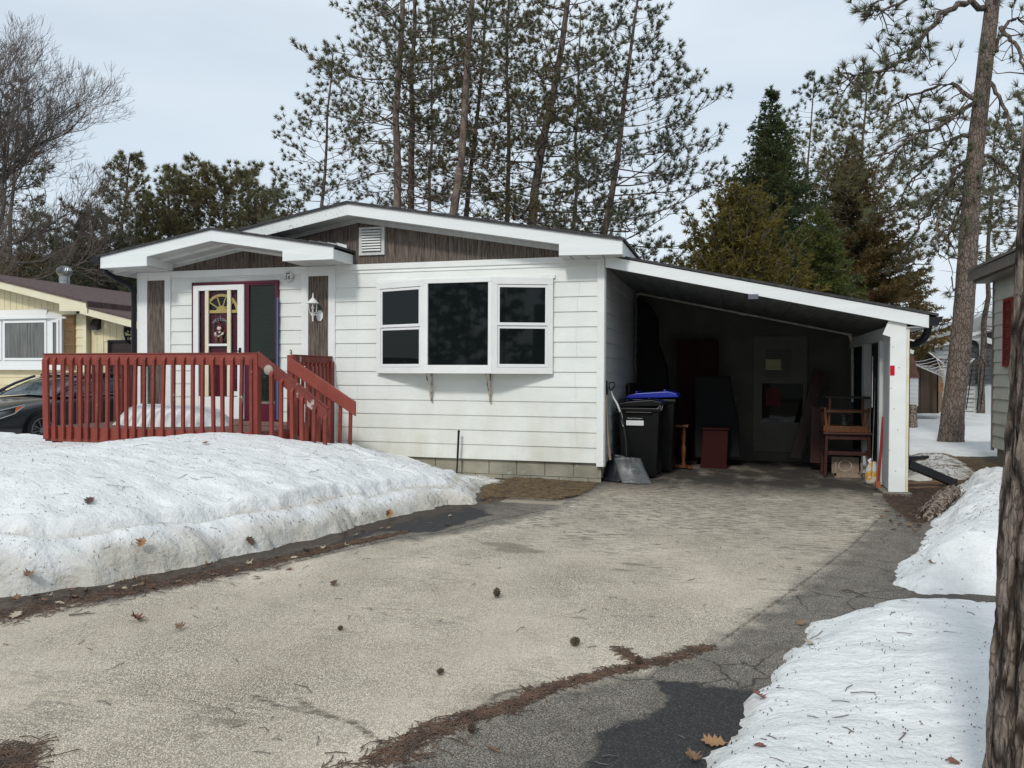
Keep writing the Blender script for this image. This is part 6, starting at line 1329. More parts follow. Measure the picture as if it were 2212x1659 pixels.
leaf((900+85*.4521)/1.736, (1850+432*.4521)/1.736, .17, 'leaf_d', 'dark red leaf lying on the lower slope of the left snow bank', tilt=(.7, 0, 1.2), k=4)
leaf((900+1720*.4521)/1.736, (1850+268*.4521)/1.736, .12, 'leaf_d', 'dark leaf on the black asphalt patch below the snow bank end', k=0)
leaf(296, 1342, .16, 'leaf_r', 'reddish leaf lying alone on the pale driveway at left', tilt=(.2, .3, 1.5), k=1)
leaf(388, 1362, .11, 'leaf', 'crumpled tan leaf on the driveway below the reddish leaf', tilt=(.3, .2, .2), k=3)
leaf(418, 1313, .12, 'leaf_p', 'flat grey leaf on the driveway right of the dark twig', k=2)
leaf(35, 1334, .15, 'leaf_p', 'pale leaf at the left edge of the driveway', k=4)
leaf(722, 1264, .12, 'leaf_d', 'small dark curled leaf on the upper left of the driveway', k=0)
leaf(1731, 1350, .1, 'leaf', 'tan oak leaf lying on the dark right asphalt, upper one', k=4)
leaf(1750, 1395, .15, 'leaf_p', 'pale oak leaf touching the near right snow bank', k=4)
leaf(1725, 1230, .09, 'leaf', 'small leaf on the asphalt left of the high snow bank', k=4)
leaf(1540, 1612, .17, 'leaf_o', 'large tan oak leaf on the black asphalt patch by the near snow bank', k=4)
leaf(1640, 1512, .12, 'leaf_r', 'reddish leaf at the edge of the near snow bank', k=0)
leaf(1497, 1650, .13, 'leaf', 'brown leaf at the bottom edge beside the near snow bank', k=3)
leaf(1642, 1612, .1, 'leaf_r', 'flat pinkish leaf lying on the near right snow bank', k=2)
leaf(2060, 1648, .1, 'leaf_r', 'red leaf on the near snow bank beside the big trunk', k=2)
leaf(2023, 1106-2, .12, 'leaf_d', 'dark leaf on top of the high right snow bank', k=1)
leaf(2013, 1218, .1, 'leaf_r', 'red leaf on the step of the high right snow bank', k=0)
for a, b in ((1905, 1120), (1925, 1130), (1945, 1135), (1965, 1140), (1915, 1105), (1890, 1095), (1940, 1120), (1975, 1150), (1930, 1145)): leaf(a, b, .11, rnd.choice(('leaf', 'leaf_d', 'leaf_d', 'leaf')), 'brown leaf in the leaf drift below the carport post', 'leaves drifted below the carport post')

# pine cones and sticks
def cone(px, py, s, label, up=True):
    p = oz(px, py, 0); m = MB(); c = Vector((p[0], p[1], .006)); ax = Vector((0, 0, 1)) if up else Vector((.8, .5, .15)).normalized(); o_ = ax.orthogonal().normalized(); q_ = ax.cross(o_)
    m.ball(tuple(c+ax*s*.5+(Vector((0, 0, s*.3)) if not up else Vector())), s*.26, 6)
    for k in range(46):
        t = k/46; a = k*2.4; r = s*.42*math.sin(math.pi*(.12+.8*t))**.8; d = o_*math.cos(a)+q_*math.sin(a); b = c+ax*s*(.08+.85*t)+(Vector((0, 0, s*.3)) if not up else Vector())
        m.bar(b+d*r*.4, b+d*r+ax*s*.05, s*.17, s*.035, ax)
    o = put('pine_cone', m, MT['cone'], loc=tuple(c)); return tag(o, label, 'pine cone')
cone(1073, 1293, .065, 'upright pine cone standing alone in the middle of the driveway')
cone(1379, 1440, .05, 'pine cone beside the curved needle drift')
cone(1019, 1588, .045, 'pine cone on the long needle drift near the bottom edge')
cone(1230, 1398, .06, 'flattened pine cone on the driveway below the upright cone', False)
cone(942, 1460, .04, 'small dark cone on the driveway left of the needle drift', False)
cone(728, 1364, .035, 'tiny cone scale on the left half of the driveway', False)
cone(1350, 1450, .03, 'tiny cone left of the curved needle drift', False)
cone(1740, 1453, .03, 'small cone at the edge of the near right snow bank', False)
def stick(a, b, r, label, mat='twig'):
    A1, B1 = Vector(oz(*a, .012)), Vector(oz(*b, .012)); m = MB(); mid = A1.lerp(B1, .45)+Vector((.006, -.01, .004)); m.tube([A1, mid, B1], [r, r*.8, r*.5], 6); m.tube([mid, mid.lerp(B1, .4)+Vector((.01, .02, .006))], r*.5, 5)
    return tag(put('twig', m, MT[mat], loc=tuple(A1)), label, 'twig')
stick((149, 1328), (205, 1324), .006, 'straight dark twig on the driveway at left')
stick((1895, 1087), (1925, 1094), .004, 'pale thin stick on the asphalt below the leaf drift', 'dead')
stick((1055, 1612), (1080, 1625), .006, 'broken twig at the bottom of the driveway', 'plank')
stick((1230, 1100-5), (1240, 1095), .004, 'white chip stick on the driveway before the foundation', 'white')
stick((1960, 1125+68), (1990, 1190), .004, 'short dark twig on the right snow bank apron')
# ================================================================ trees
class TB:
    """numpy accumulator for many thin tubes"""
    def __init__(s): s.v = []; s.f = []; s.n = 0
    def tube(s, P, r, k=4):
        P = np.asarray(P, float); r = np.broadcast_to(np.asarray(r, float), (len(P),)); d = np.gradient(P, axis=0); d /= np.linalg.norm(d, axis=1)[:, None]+1e-9
        ref = np.array([0, 0, 1.]) if abs(d[0][2]) < .8 else np.array([1., 0, 0])
        a = np.cross(d, ref); a /= np.linalg.norm(a, axis=1)[:, None]+1e-9; b = np.cross(d, a)
        t = np.arange(k)*2*math.pi/k; ring = P[:, None]+(a[:, None]*np.cos(t)[None, :, None]+b[:, None]*np.sin(t)[None, :, None])*r[:, None, None]
        s.v.append(ring.reshape(-1, 3)); m = len(P); i = np.arange(m-1)[:, None]*k; j = np.arange(k)[None, :]; j2 = (j+1) % k
        s.f.append(np.stack([i+j, i+j2, i+k+j2, i+k+j], -1).reshape(-1, 4)+s.n); s.n += m*k
    def build(s, name, mat, parent=None, smooth=True, **k): return npmesh(name, np.concatenate(s.v), np.concatenate(s.f), mat, parent, smooth=smooth, **k)
def blades(name, pos, dirs, K, length, width, spread, mat, parent, rg, flat=0.):
    pos = np.asarray(pos); dirs = np.asarray(dirs); n = len(pos)
    p = np.repeat(pos, K, 0); d = np.repeat(dirs, K, 0)+rg.normal(0, spread, (n*K, 3)); 
    if flat: d[:, 2] *= 1-flat
    d /= np.linalg.norm(d, axis=1)[:, None]+1e-9
    side = np.cross(d, rg.normal(0, 1, (n*K, 3))); side /= np.linalg.norm(side, axis=1)[:, None]+1e-9
    L = length*rg.uniform(.65, 1.15, (n*K, 1)); w = width*rg.uniform(.7, 1.3, (n*K, 1))
    v = np.stack([p-side*w*.5, p+side*w*.5, p+d*L], 1).reshape(-1, 3); f = np.arange(n*K*3).reshape(-1, 3)
    return npmesh(name, v, f, mat, parent)
def unit(v): return v/(np.linalg.norm(v)+1e-9)
def trunkline(base, top, H, rg, wob=.12, n=12):
    P = []
    for i in range(n+1):
        t = i/n; P.append(np.array([base[0]+(top[0]-base[0])*t, base[1]+(top[1]-base[1])*t, -.3+(H+.3)*t])+np.array([rg.normal(0, wob), rg.normal(0, wob), 0])*(t*(1-t)*2))
    return np.array(P)
def on(P, z):
    zz = P[:, 2]; return np.array([np.interp(z, zz, P[:, 0]), np.interp(z, zz, P[:, 1]), z])
def pine(label, base, top, H, r0, z0, L, mat='needle', seed=1, nb=60, zd=None, K=23, tl=.2, tw=.026, bark='bark', prof=None, dens=1.25, lean_up=.5, name='pine_tree', group='pines behind the houses', deadn=24, zcut=None, detail=None):
    rg = np.random.default_rng(seed); P = trunkline(base, top, H, rg); r = r0*(1-np.linspace(0, 1, len(P))*.82); r[0] *= 1.25
    t = thing(name, label, 'tree', (float(base[0]), float(base[1]), 0), group=group)
    T = TB(); T.tube(P, r, 10); T.build('trunk', MT[bark], t)
    B = TB(); pos = []; dr = []
    pf = prof or (lambda q: (.35+.65*math.sin(math.pi*min(1, .25+.8*q)))*(1.02-q)**.35)
    nb = int(nb*1.04)
    for i in range(nb):
        q = (i+rg.random())/nb; z = z0+(H-z0)*q
        if zcut and z > zcut: continue
        az = i*2.4+rg.uniform(-.5, .5); l = L*pf(q)*rg.uniform(.6, 1.15); s0 = on(P, z); d = np.array([math.cos(az), math.sin(az), 0]); el = -.22+lean_up*q+rg.uniform(-.12, .2); up = rg.uniform(.15, .4)
        n = 7; sv = np.linspace(0, 1, n); w1, w2 = rg.normal(0, .05, 2); perp = np.array([-d[1], d[0], 0])
        C = s0+d*(sv[:, None]*l)+np.array([0, 0, 1.])*((el*sv+up*sv**2.2)*l)[:, None]+perp*((w1*np.sin(sv*5)+w2*np.sin(sv*3))*l)[:, None]
        rb = max(.012, r0*.17*(1-q*.5))*(.5+l/L*.6); B.tube(C, rb*(1-sv*.75), 5)
        ns = max(3, int(l*3.4*dens))
        for k in range(ns):
            sp_ = .28+.72*(k+rg.random())/ns; j = min(int(sp_*(n-1)), n-2); u_ = sp_*(n-1)-j; p0 = C[j]*(1-u_)+C[j+1]*u_; bd = unit(C[j+1]-C[j])
            sd = perp*(1 if k % 2 else -1); tdir = unit(bd*rg.uniform(.3, .9)+sd*rg.uniform(.4, 1.)+np.array([0, 0, rg.uniform(-.35, .55)])); tl_ = (.25+.55*(1.1-sp_))*rg.uniform(.6, 1.3)*min(1.2, l/2+.3)
            e1 = p0+tdir*tl_*.55; e2 = e1+unit(tdir+np.array([0, 0, .7]))*tl_*.5; B.tube([p0, e1, e2], [rb*.32+.004, rb*.22+.004, .005], 3)
            pos.append(e2); dr.append(unit(tdir+np.array([0, 0, .6])))
            if rg.random() < .75*dens:
                e3 = e1+unit(tdir+sd*rg.uniform(-.6, .6)+np.array([0, 0, rg.uniform(-.2, .8)]))*tl_*.45; B.tube([e1, e3], [rb*.2+.003, .004], 3); pos.append(e3); dr.append(unit(e3-e1))
            if rg.random() < .5*dens: pos.append(e1); dr.append(unit(tdir+np.array([0, 0, .5])))
        pos.append(C[-1]); dr.append(unit(C[-1]-C[-2]))
    zd = z0*.45 if zd is None else zd
    for i in range(deadn):      # bare lower branches
        z = zd+(z0+1.-zd)*rg.random(); az = rg.uniform(0, 6.28); l = L*rg.uniform(.3, .8); d = np.array([math.cos(az), math.sin(az), 0]); s0 = on(P, z); sv = np.linspace(0, 1, 6); perp = np.array([-d[1], d[0], 0])
        C = s0+d*(sv[:, None]*l)+np.array([0, 0, 1.])*((-.1*sv-.25*sv**2+rg.normal(0, .06)*np.sin(sv*6))*l)[:, None]+perp*(rg.normal(0, .08)*np.sin(sv*4)*l)[:, None]; B.tube(C, .018*(1-sv*.7), 4)
        for k in range(4):
            j = 2+rg.integers(0, 4); p0 = C[j]; e = p0+unit(d+perp*rg.normal(0, .8)+np.array([0, 0, rg.normal(-.1, .5)]))*l*.3; B.tube([p0, (p0+e)/2+rg.normal(0, .03, 3), e], [.009, .007, .003], 3)
    B.build('branches', MT[bark], t)
    blades('needles', pos, dr, K, tl, tw, .62, MT[mat], t, rg)
    return t
def X2(px, D, y=600): p = ad(px, y, D); return (p[0], p[1])
def topH(py, D): return float(ad(1106, py, D)[2])
def pine_px(label, xb, yb, xt, yt, D, H, **k):
    """trunk seen through (xb,yb) and (xt,yt) at distance D"""
    a, b = ad(xb, yb, D), ad(xt, yt, D); f = lambda z: a[:2]+(b[:2]-a[:2])*(z-a[2])/(b[2]-a[2])
    return pine(label, f(0), f(H), H, **k)
pine_px('slender pine left of the group behind the roof, with a low rounded crown', 695, 440, 713, 199, 31, topH(115, 31), r0=.13, z0=6.2, L=3.0, seed=11, nb=46, mat='needle', deadn=40)
pine_px('tall pine with pale flaking trunk above the roof ridge', 857, 445, 866, 0, 27, 21, r0=.19, z0=9.5, L=3.6, seed=12, nb=62, mat='needle', deadn=44, bark='barkpale')
pine_px('dark-trunked pine close right of the pale trunk above the ridge', 887, 450, 892, 80, 31, 20, r0=.2, z0=8., L=3.4, seed=13, nb=60, mat='needle_y', deadn=40)
pine_px('leaning pine with long bare dead boughs on its right side', 976, 462, 1021, 0, 26, 21, r0=.19, z0=11.2, L=3.2, seed=14, nb=46, mat='needle', deadn=44, zd=5.5, bark='barkpale')
pine_px('mossy pine right behind the leaning pale-trunked pine', 1005, 460, 1034, 190, 31, 19, r0=.15, z0=8.5, L=3.0, seed=15, nb=50, mat='needle_y', deadn=44)
pine_px('straight thin pine in the middle of the row, trunk nearly vertical', 1096, 470, 1098, 199, 31, 18, r0=.15, z0=8.8, L=3.1, seed=16, nb=50, mat='needle_y', deadn=44)
pine_px('stout right-leaning pine clothed low in green twigs', 1150, 478, 1213, 70, 28, 20, r0=.23, z0=5.2, L=3.4, seed=17, nb=84, mat='needle_y', deadn=16)
pine_px('rightmost pine of the row, broad crown over the carport roof', 1306, 500, 1362, 110, 27, topH(-35, 27), r0=.19, z0=4.4, L=4.3, seed=18, nb=92, mat='needle_b', deadn=34, lean_up=.35)
pine_px('smaller pine filling the gap behind the leaning pines', 1240, 480, 1252, 100, 38, topH(20, 38), r0=.15, z0=6, L=3.6, seed=19, nb=46, mat='needle', deadn=10)
pine_px('dark crowned pine deep behind the two ridge trunks', 930, 450, 935, 100, 40, topH(10, 40), r0=.15, z0=9, L=3.8, seed=20, nb=46, mat='needle', deadn=10)
# left side
pine_px('thin dark pine standing inside the bare tree at the left edge', 20, 540, 45, 170, 34, topH(175, 34), r0=.14, z0=5., L=1.9, seed=31, nb=56, mat='needle', group='pines on the left', dens=1.8, K=16)
pine_px('spiky-topped white pine behind the cream house', 262, 520, 285, 290, 36, topH(345, 36), r0=.17, z0=3.0, L=3.0, seed=32, nb=70, mat='needle_y', group='pines on the left', dens=1.8, lean_up=.8, K=24, tl=.24, tw=.03)
pine_px('thin olive pine with sparse pointed top left of the round one', 365, 500, 366, 315, 38, topH(372, 38), r0=.14, z0=3.2, L=2.4, seed=33, nb=58, mat='needle_y', group='pines on the left', dens=1.8, lean_up=.9, K=24, tl=.24, tw=.03)
pine_px('round dense dark-green pine above the porch roof', 483, 500, 488, 330, 37, topH(400, 37), r0=.2, z0=4.6, L=3.6, seed=34, nb=84, mat='needle_y', group='pines on the left', dens=1.8, lean_up=.75, K=26, tl=.26, tw=.032, prof=lambda q: max(.25, math.sin(math.pi*(.28+.62*q))), deadn=24)
pine_px('low bushy pine with sweeping boughs behind the turbine vent', 205, 600, 200, 430, 30, topH(470, 30), r0=.16, z0=1.2, L=3.3, seed=35, nb=66, mat='needle_b', group='pines on the left', dens=1.8, K=24, tl=.24, tw=.032, lean_up=.3)
pine_px('olive pine filling between the round pine and the main roof', 590, 500, 592, 390, 42, topH(430, 42), r0=.14, z0=2.5, L=3.2, seed=36, nb=56, mat='needle_y', group='pines on the left', dens=1.8, K=24, tl=.24, tw=.03)
pine_px('dark pine behind the cream roof, left of the porch gutter', 330, 560, 330, 455, 40, topH(470, 40), r0=.14, z0=1.0, L=3.3, seed=37, nb=56, mat='needle', group='pines on the left', dens=1.8, K=24, tl=.25, tw=.032)
pine_px('dark pine low at the left edge above the cream roof', 85, 600, 88, 470, 38, topH(475, 38), r0=.14, z0=.8, L=3.6, seed=38, nb=50, mat='needle_y', group='pines on the left', dens=1.8, K=24, tl=.25, tw=.032)
# right side
pine_px('thin leaning pine with bare trunk behind the spruce', 1738, 442, 1758, 190, 34, topH(165, 34), r0=.11, z0=8.8, L=2.3, seed=41, nb=36, mat='needle_s', group='pines on the right', deadn=36, zd=5)
pine_px('pine behind the bronze cedar with a wide loose crown', 1855, 406, 1868, 240, 27, topH(175, 27), r0=.13, z0=5.2, L=3.6, seed=42, nb=60, mat='needle_y', group='pines on the right', deadn=20)
pine_px('distant thin pine between the big trunk and beige house', 2127, 722, 2144, 400, 30, topH(255, 30), r0=.13, z0=7.2, L=2.6, seed=43, nb=34, mat='needle_s', group='pines on the right', deadn=40, zd=1.5)
pine_px('pine crown at the right edge above the beige eave', 2230, 560, 2235, 300, 26, topH(190, 26), r0=.14, z0=5., L=3., seed=44, nb=40, mat='needle', group='pines on the right', deadn=14)
# the big pine in the snow
bt = thing('pine_tree', 'big leaning pine with thick brown trunk standing in the snowy yard', 'tree', tuple(oz(2055, 960, 0)[:2])+(0,), group='pines on the right')
rg = np.random.default_rng(77); pD = 16.7
cen = [(2053, 968, 29), (2054, 945, 26), (2057, 905, 23), (2069, 800, 21.5), (2084, 650, 20), (2092, 520, 19), (2100, 400, 17.5), (2113, 270, 16.5), (2127, 150, 15.5), (2142, 20, 14.5), (2160, -180, 12), (2185, -420, 9)]
n = 44
cc_ = np.array(cen, float); tt = np.linspace(0, len(cen)-1, 190); Pc = np.stack([np.interp(tt, range(len(cen)), cc_[:, k]) for k in range(3)], 1)
vs = []
for x, y, r in Pc:
    c = ad(x, y, pD); rr = r/CF*pD
    for k in range(n):
        a = 2*math.pi*k/n; pt = Vector((math.cos(a)*2.1, math.sin(a)*2.1, c[2]*1.1)); e = noise.fractal(pt*2.2, .9, 2.2, 4)*.06+abs(noise.noise(Vector((math.cos(a)*5, math.sin(a)*5, c[2]*1.8))))*-.07
        vs.append((c[0]+rr*(1+e)*math.cos(a), c[1]+rr*(1+e)*math.sin(a), c[2]))
i = np.arange(len(Pc)-1)[:, None]*n; j = np.arange(n)[None, :]; f = np.stack([i+j, i+(j+1) % n, i+n+(j+1) % n, i+n+j], -1).reshape(-1, 4); npmesh('trunk', vs, f, MT['bark_big'], bt, smooth=True)
B = TB(); pos = []; dr = []
def bough(pts, D0, D1, r, side=1., dens=1., droop=.0, tuf=True):
    C0 = np.array([ad(x, y, D0+(D1-D0)*i/(len(pts)-1)) for i, (x, y) in enumerate(pts)]); t = np.linspace(0, len(pts)-1, len(pts)*4); C = np.stack([np.interp(t, range(len(pts)), C0[:, k]) for k in range(3)], 1); C += rg.normal(0, .03, C.shape); sv = np.linspace(0, 1, len(C)); B.tube(C, r*(1-.8*sv), 6)
    ln = np.linalg.norm(np.diff(C, axis=0), axis=1).sum(); ns = int(ln*6.5*dens)
    for k in range(ns):
        s_ = .15+.85*rg.random(); q = s_*(len(C)-1); j = min(int(q), len(C)-2); p0 = C[j]*(1-q+j)+C[j+1]*(q-j); bd = unit(C[j+1]-C[j]); rd = rg.normal(0, 1, 3); rd[2] = rd[2]*.5-.25; td = unit(bd*.6+unit(rd)*1.0); l = rg.uniform(.35, 1.15)*(1.15-s_*.5)
        m1 = p0+td*l*.4; m2 = m1+unit(td+np.array([0, 0, -.25+droop]))*l*.3; e = m2+unit(td+np.array([0, 0, .9]))*l*.3; B.tube([p0, m1, m2, e], [.016, .012, .009, .006], 4); pos.append(e); dr.append(unit(e-m2))
        for w in range(2):
            if rg.random() < .8: s2 = [m1, m2][w]; e2 = s2+unit(td+rg.normal(0, .7, 3)+np.array([0, 0, .35]))*l*rg.uniform(.25, .45); B.tube([s2, (s2+e2)/2+rg.normal(0, .015, 3), e2], [.009, .007, .005], 3); pos.append(e2); dr.append(unit(e2-s2+np.array([0, 0, .1])))
bough([(2145, 20), (2080, 0), (2030, 30), (1995, 85), (1960, 125), (1910, 152), (1850, 165), (1805, 150)], 16.7, 14.5, .07, dens=1.05)
bough([(2148, -30), (2100, -60), (2040, -40), (1960, 0), (1900, 25), (1880, 15)], 16.7, 15.5, .06, dens=.8)
bough([(2125, 205), (2085, 235), (2030, 270), (1980, 290), (1930, 330), (1880, 340)], 16.7, 15.3, .055, dens=1.)
bough([(2115, 290), (2060, 300), (2010, 345), (1960, 400), (1935, 460)], 16.7, 17.5, .05, dens=1.05)
bough([(2105, 330), (2060, 370), (2035, 430), (2025, 500), (2030, 560)], 16.7, 15.8, .045, dens=.8)
bough([(2110, 340), (2050, 400), (1990, 470), (1960, 540), (1975, 590)], 16.7, 18.5, .045, dens=.85)
bough([(2120, 230), (2060, 180), (2000, 190), (1950, 215), (1900, 250)], 16.7, 17.8, .05, dens=.9)
bough([(2160, 60), (2190, 95), (2215, 150), (2250, 200)], 16.7, 15.5, .05, dens=.8)
bough([(2150, 110), (2175, 50), (2200, 40), (2260, 70)], 16.7, 16.5, .05, dens=.9)
bough([(2140, 180), (2170, 230), (2190, 300), (2200, 330)], 16.7, 15.8, .045, dens=.5)
bough([(2125, 330), (2160, 350), (2190, 370), (2240, 400)], 16.7, 17.2, .04, dens=1.)
bough([(2155, -60), (2210, -90), (2280, -60)], 16.7, 16., .05, dens=.9)
bough([(2100, 400), (2060, 470), (2045, 540), (2060, 600)], 16.7, 17.4, .03, dens=.6)
B.build('branches', MT['bark'], bt); blades('needles', pos, dr, 34, .2, .015, .55, MT['needle'], bt, rg)
# near trunk at the right edge
nt_ = thing('pine_tree', 'rough-barked pine trunk close to the camera at the right edge', 'tree', (3.25, -7.9, 0), group='pines on the right')
edge = [(2112, 1900), (2130, 1700), (2136, 1600), (2146, 1456), (2154, 1376), (2160, 1227), (2167, 1104), (2175, 980), (2185, 838), (2196, 634), (2202, 500), (2209, 350), (2216, 200), (2224, 0), (2232, -200), (2242, -500)]
E0 = np.array(edge, float); tt = np.linspace(0, len(edge)-1, 420); Ed = np.stack([np.interp(tt, range(len(edge)), E0[:, k]+(20 if k == 0 else 0)) for k in range(2)], 1); nD = 2.2; n = 220
V = []
for x, y in Ed:
    q = ad(x, y, nD); t = np.clip((1900-y)/2400, 0, 1); rr = .18-.045*t; c = q+RT*rr
    for k in range(n):
        a = 2*math.pi*k/n; ca, sa = math.cos(a), math.sin(a); z = q[2]
        w = noise.noise(Vector((ca*3, sa*3, z*2.5)))*.5
        v1 = noise.noise(Vector((ca*7+w, sa*7+w, z*3.2))); v2 = noise.noise(Vector((ca*15, sa*15, z*9+3))); v3 = noise.noise(Vector((ca*34, sa*34, z*30)))
        rid = min(abs(v1)*3.2, 1.0); e = .016*rid+.006*v2+.003*v3-.012
        V.append((c[0]+(rr+e)*ca, c[1]+(rr+e)*sa, z))
i = np.arange(len(Ed)-1)[:, None]*n; j = np.arange(n)[None, :]; f = np.stack([i+j, i+(j+1) % n, i+n+(j+1) % n, i+n+j], -1).reshape(-1, 4); npmesh('trunk', V, f, MT['bark_near'], nt_, smooth=True)

# bare tree at left
def bare(label, base, H, r0, seed, lean=(0, 0), depth=6, spread=.55, mat='barkgrey', name='bare_tree', grp=None, split=.24, biasx=0., minr=.006):
    rg = np.random.default_rng(seed); t = thing(name, label, 'tree', (base[0], base[1], 0), group=grp); B = TB(); tw = TB()
    def grow(p, d, l, r, dep):
        n = 5; P = [p]; dd = d
        for k in range(n-1): dd = unit(dd+rg.normal(0, .10, 3)+np.array([0, 0, .06])); P.append(P[-1]+dd*l/(n-1))
        (B if dep > 3 else tw).tube(P, np.linspace(r, r*.62, n), 7 if dep > 4 else (4 if dep > 2 else 3))
        if dep == 0: return
        nchild = 2 if rg.random() < .55 else 3
        for c in range(nchild):
            a = rg.normal(0, 1, 3); a -= dd*a.dot(dd); a = unit(a); nd = unit(dd+a*spread*rg.uniform(.6, 1.3)+np.array([biasx, 0, .06])); grow(P[-1], nd, l*rg.uniform(.66, .86), max(minr, r*.6), dep-1)
        for c in range(2):
            j = rg.integers(1, n-1); a = unit(rg.normal(0, 1, 3)); nd = unit(dd*.6+a*.8+np.array([0, 0, .15])); 
            if dep > 1: grow(P[j], nd, l*rg.uniform(.4, .6), max(minr, r*.4), dep-2)
    grow(np.array([base[0], base[1], -.2]), unit(np.array([lean[0], lean[1], 1.])), H*split, r0, depth)
    B.build('trunk', MT[mat], t); tw.build('twigs', MT['twig'], t); return t
b0 = X2(-80, 27)
bare('large leafless tree spreading in from the left edge', b0, 18., .24, 23, (.12, 0), 9, .5, split=.2, biasx=.03, minr=.0055)
b0 = X2(45, 35); bare('smaller leafless tree behind the thin pine on the left', b0, 11, .15, 5, (.05, 0), 7, .5, split=.24, minr=.009)
for k, (px, D, H_, lab) in enumerate(((1480, 34, 5.6, 'bare grey shrub left of the golden cedar'), (1410, 36, 5.2, 'bare shrub above the house roof end'), (1990, 40, 5.2, 'leafless shrub left of the big trunk'), (2110, 42, 5.6, 'leafless shrub right of the big trunk'))):
    bare(lab, X2(px, D), H_, .08, 50+k, (0, 0), 6, .6, name='bare_shrub', grp='bare shrubs behind the yard', split=.26, minr=.009)

# dense conifers
def conifer(label, base, H, R0, seed, mat, name, nb=420, K=14, bl=.12, bw=.03, droop=.0, power=.9, zlow=.1, irr=.2, upcurve=0., r0=.12, step=.16, grp=None, tops=1):
    rg = np.random.default_rng(seed); t = thing(name, label, 'tree', (float(base[0]), float(base[1]), 0), group=grp)
    T = TB(); T.tube([(base[0], base[1], -.2), (base[0], base[1], H*.5), (base[0], base[1], H)], [r0, r0*.6, .01], 8)
    for k in range(tops-1): a = rg.uniform(0, 6.28); T.tube([(base[0], base[1], .2), (base[0]+.3*math.cos(a), base[1]+.3*math.sin(a), H*.4), (base[0]+.5*math.cos(a), base[1]+.5*math.sin(a), H*rg.uniform(.75, .95))], [r0*.7, r0*.5, .01], 6)
    T.build('trunk', MT['bark'], t); B = TB(); pos = []; dr = []
    for i in range(nb):
        q = (i+rg.random())/nb
        if q > .9 and rg.random() > .35: continue
        z = H*(zlow+(1-zlow)*q); az = i*2.4+rg.uniform(-.5, .5)
        l = R0*(1-q)**power*rg.uniform(1-irr*2, 1+irr)+.02*R0; d = np.array([math.cos(az), math.sin(az), 0]); n = 6; sv = np.linspace(0, 1, n)
        C = np.array([base[0], base[1], z])+d*(sv*l)[:, None]+np.array([0, 0, 1.])*(l*(-droop*sv+upcurve*sv**2))[:, None]; B.tube(C, .02*(1-sv*.8)+.004, 3); perp = np.array([-d[1], d[0], 0])
        m_ = max(3, int(l/step))
        for k in range(m_):
            s_ = .2+.8*(k+rg.random())/m_; j = min(int(s_*(n-1)), n-2); p0 = C[j]+(C[j+1]-C[j])*(s_*(n-1)-j)
            for sd in (-1, 1):
                w = l*.32*(1.15-s_)*rg.uniform(.4, 1.2)+.05; e = p0+unit(perp*sd+d*.7+np.array([0, 0, upcurve*.7-droop*.5+rg.normal(0, .18)]))*w
                mm = max(1, int(w/step)+1)
                for u_ in range(mm): pos.append(p0+(e-p0)*(u_+1)/mm+rg.normal(0, .03, 3)); dr.append(unit(e-p0))
            pos.append(p0); dr.append(d)
    for k in range(14): pos.append(np.array([base[0], base[1], H*.96+k*H*.004])); dr.append(np.array([0, 0, 1.]))
    B.build('branches', MT['twig'], t); blades('foliage', pos, dr, K, bl, bw, .7, MT[mat], t, rg); return t
def cpx(label, px, py, D, **k): return conifer(label, X2(px, D), topH(py, D), **k)
cpx('tall dark-green spruce with pointed top behind the carport', 1663, 196, 22, R0=2.9, seed=3, mat='spruce', name='spruce_tree', nb=620, K=9, bl=.13, bw=.03, droop=.14, upcurve=.2, power=.92, irr=.3, r0=.13)
cpx('golden-brown cedar bush left in front of the dark spruce', 1592, 408, 17, R0=1.7, seed=4, mat='cedar', name='cedar_tree', nb=340, K=9, bl=.14, bw=.032, droop=-.5, upcurve=.5, power=.6, irr=.3, r0=.07, tops=3)
cpx('bright green spruce low behind the carport roof', 1765, 455, 18, R0=1.6, seed=5, mat='spruce_g', name='spruce_tree', nb=340, K=9, bl=.12, bw=.032, droop=.1, upcurve=.15, power=.7, irr=.3, r0=.08)
cpx('bronze multi-stemmed cedar at the right end of the carport roof', 1838, 300, 27, R0=2.7, seed=6, mat='cedar_b', name='cedar_tree', nb=420, K=8, bl=.18, bw=.04, droop=.05, upcurve=.25, power=.8, irr=.4, r0=.08, tops=5)
cpx('brown-green cedar behind the eave gutter of the carport', 1965, 575, 38, R0=3.0, seed=9, mat='cedar_b', name='cedar_tree', nb=180, K=9, bl=.22, bw=.05, droop=.1, upcurve=.2, power=.7, irr=.45, r0=.06, step=.3)
cpx('low olive cedar behind the cream roof, left one', 60, 560, 33, R0=2.6, seed=61, mat='cedar_b', name='cedar_tree', nb=200, K=8, bl=.2, bw=.045, droop=-.2, upcurve=.4, power=.5, step=.3)
cpx('low dark spruce behind the cream roof, right of the turbine vent', 250, 540, 33, R0=2.8, seed=62, mat='spruce', name='spruce_tree', nb=200, K=8, bl=.2, bw=.045, droop=.1, upcurve=.2, power=.5, step=.3)
cpx('low olive cedar beside the porch gutter on the left', 165, 545, 36, R0=2.6, seed=63, mat='cedar_b', name='cedar_tree', nb=180, K=8, bl=.2, bw=.045, droop=-.2, upcurve=.4, power=.5, step=.3)

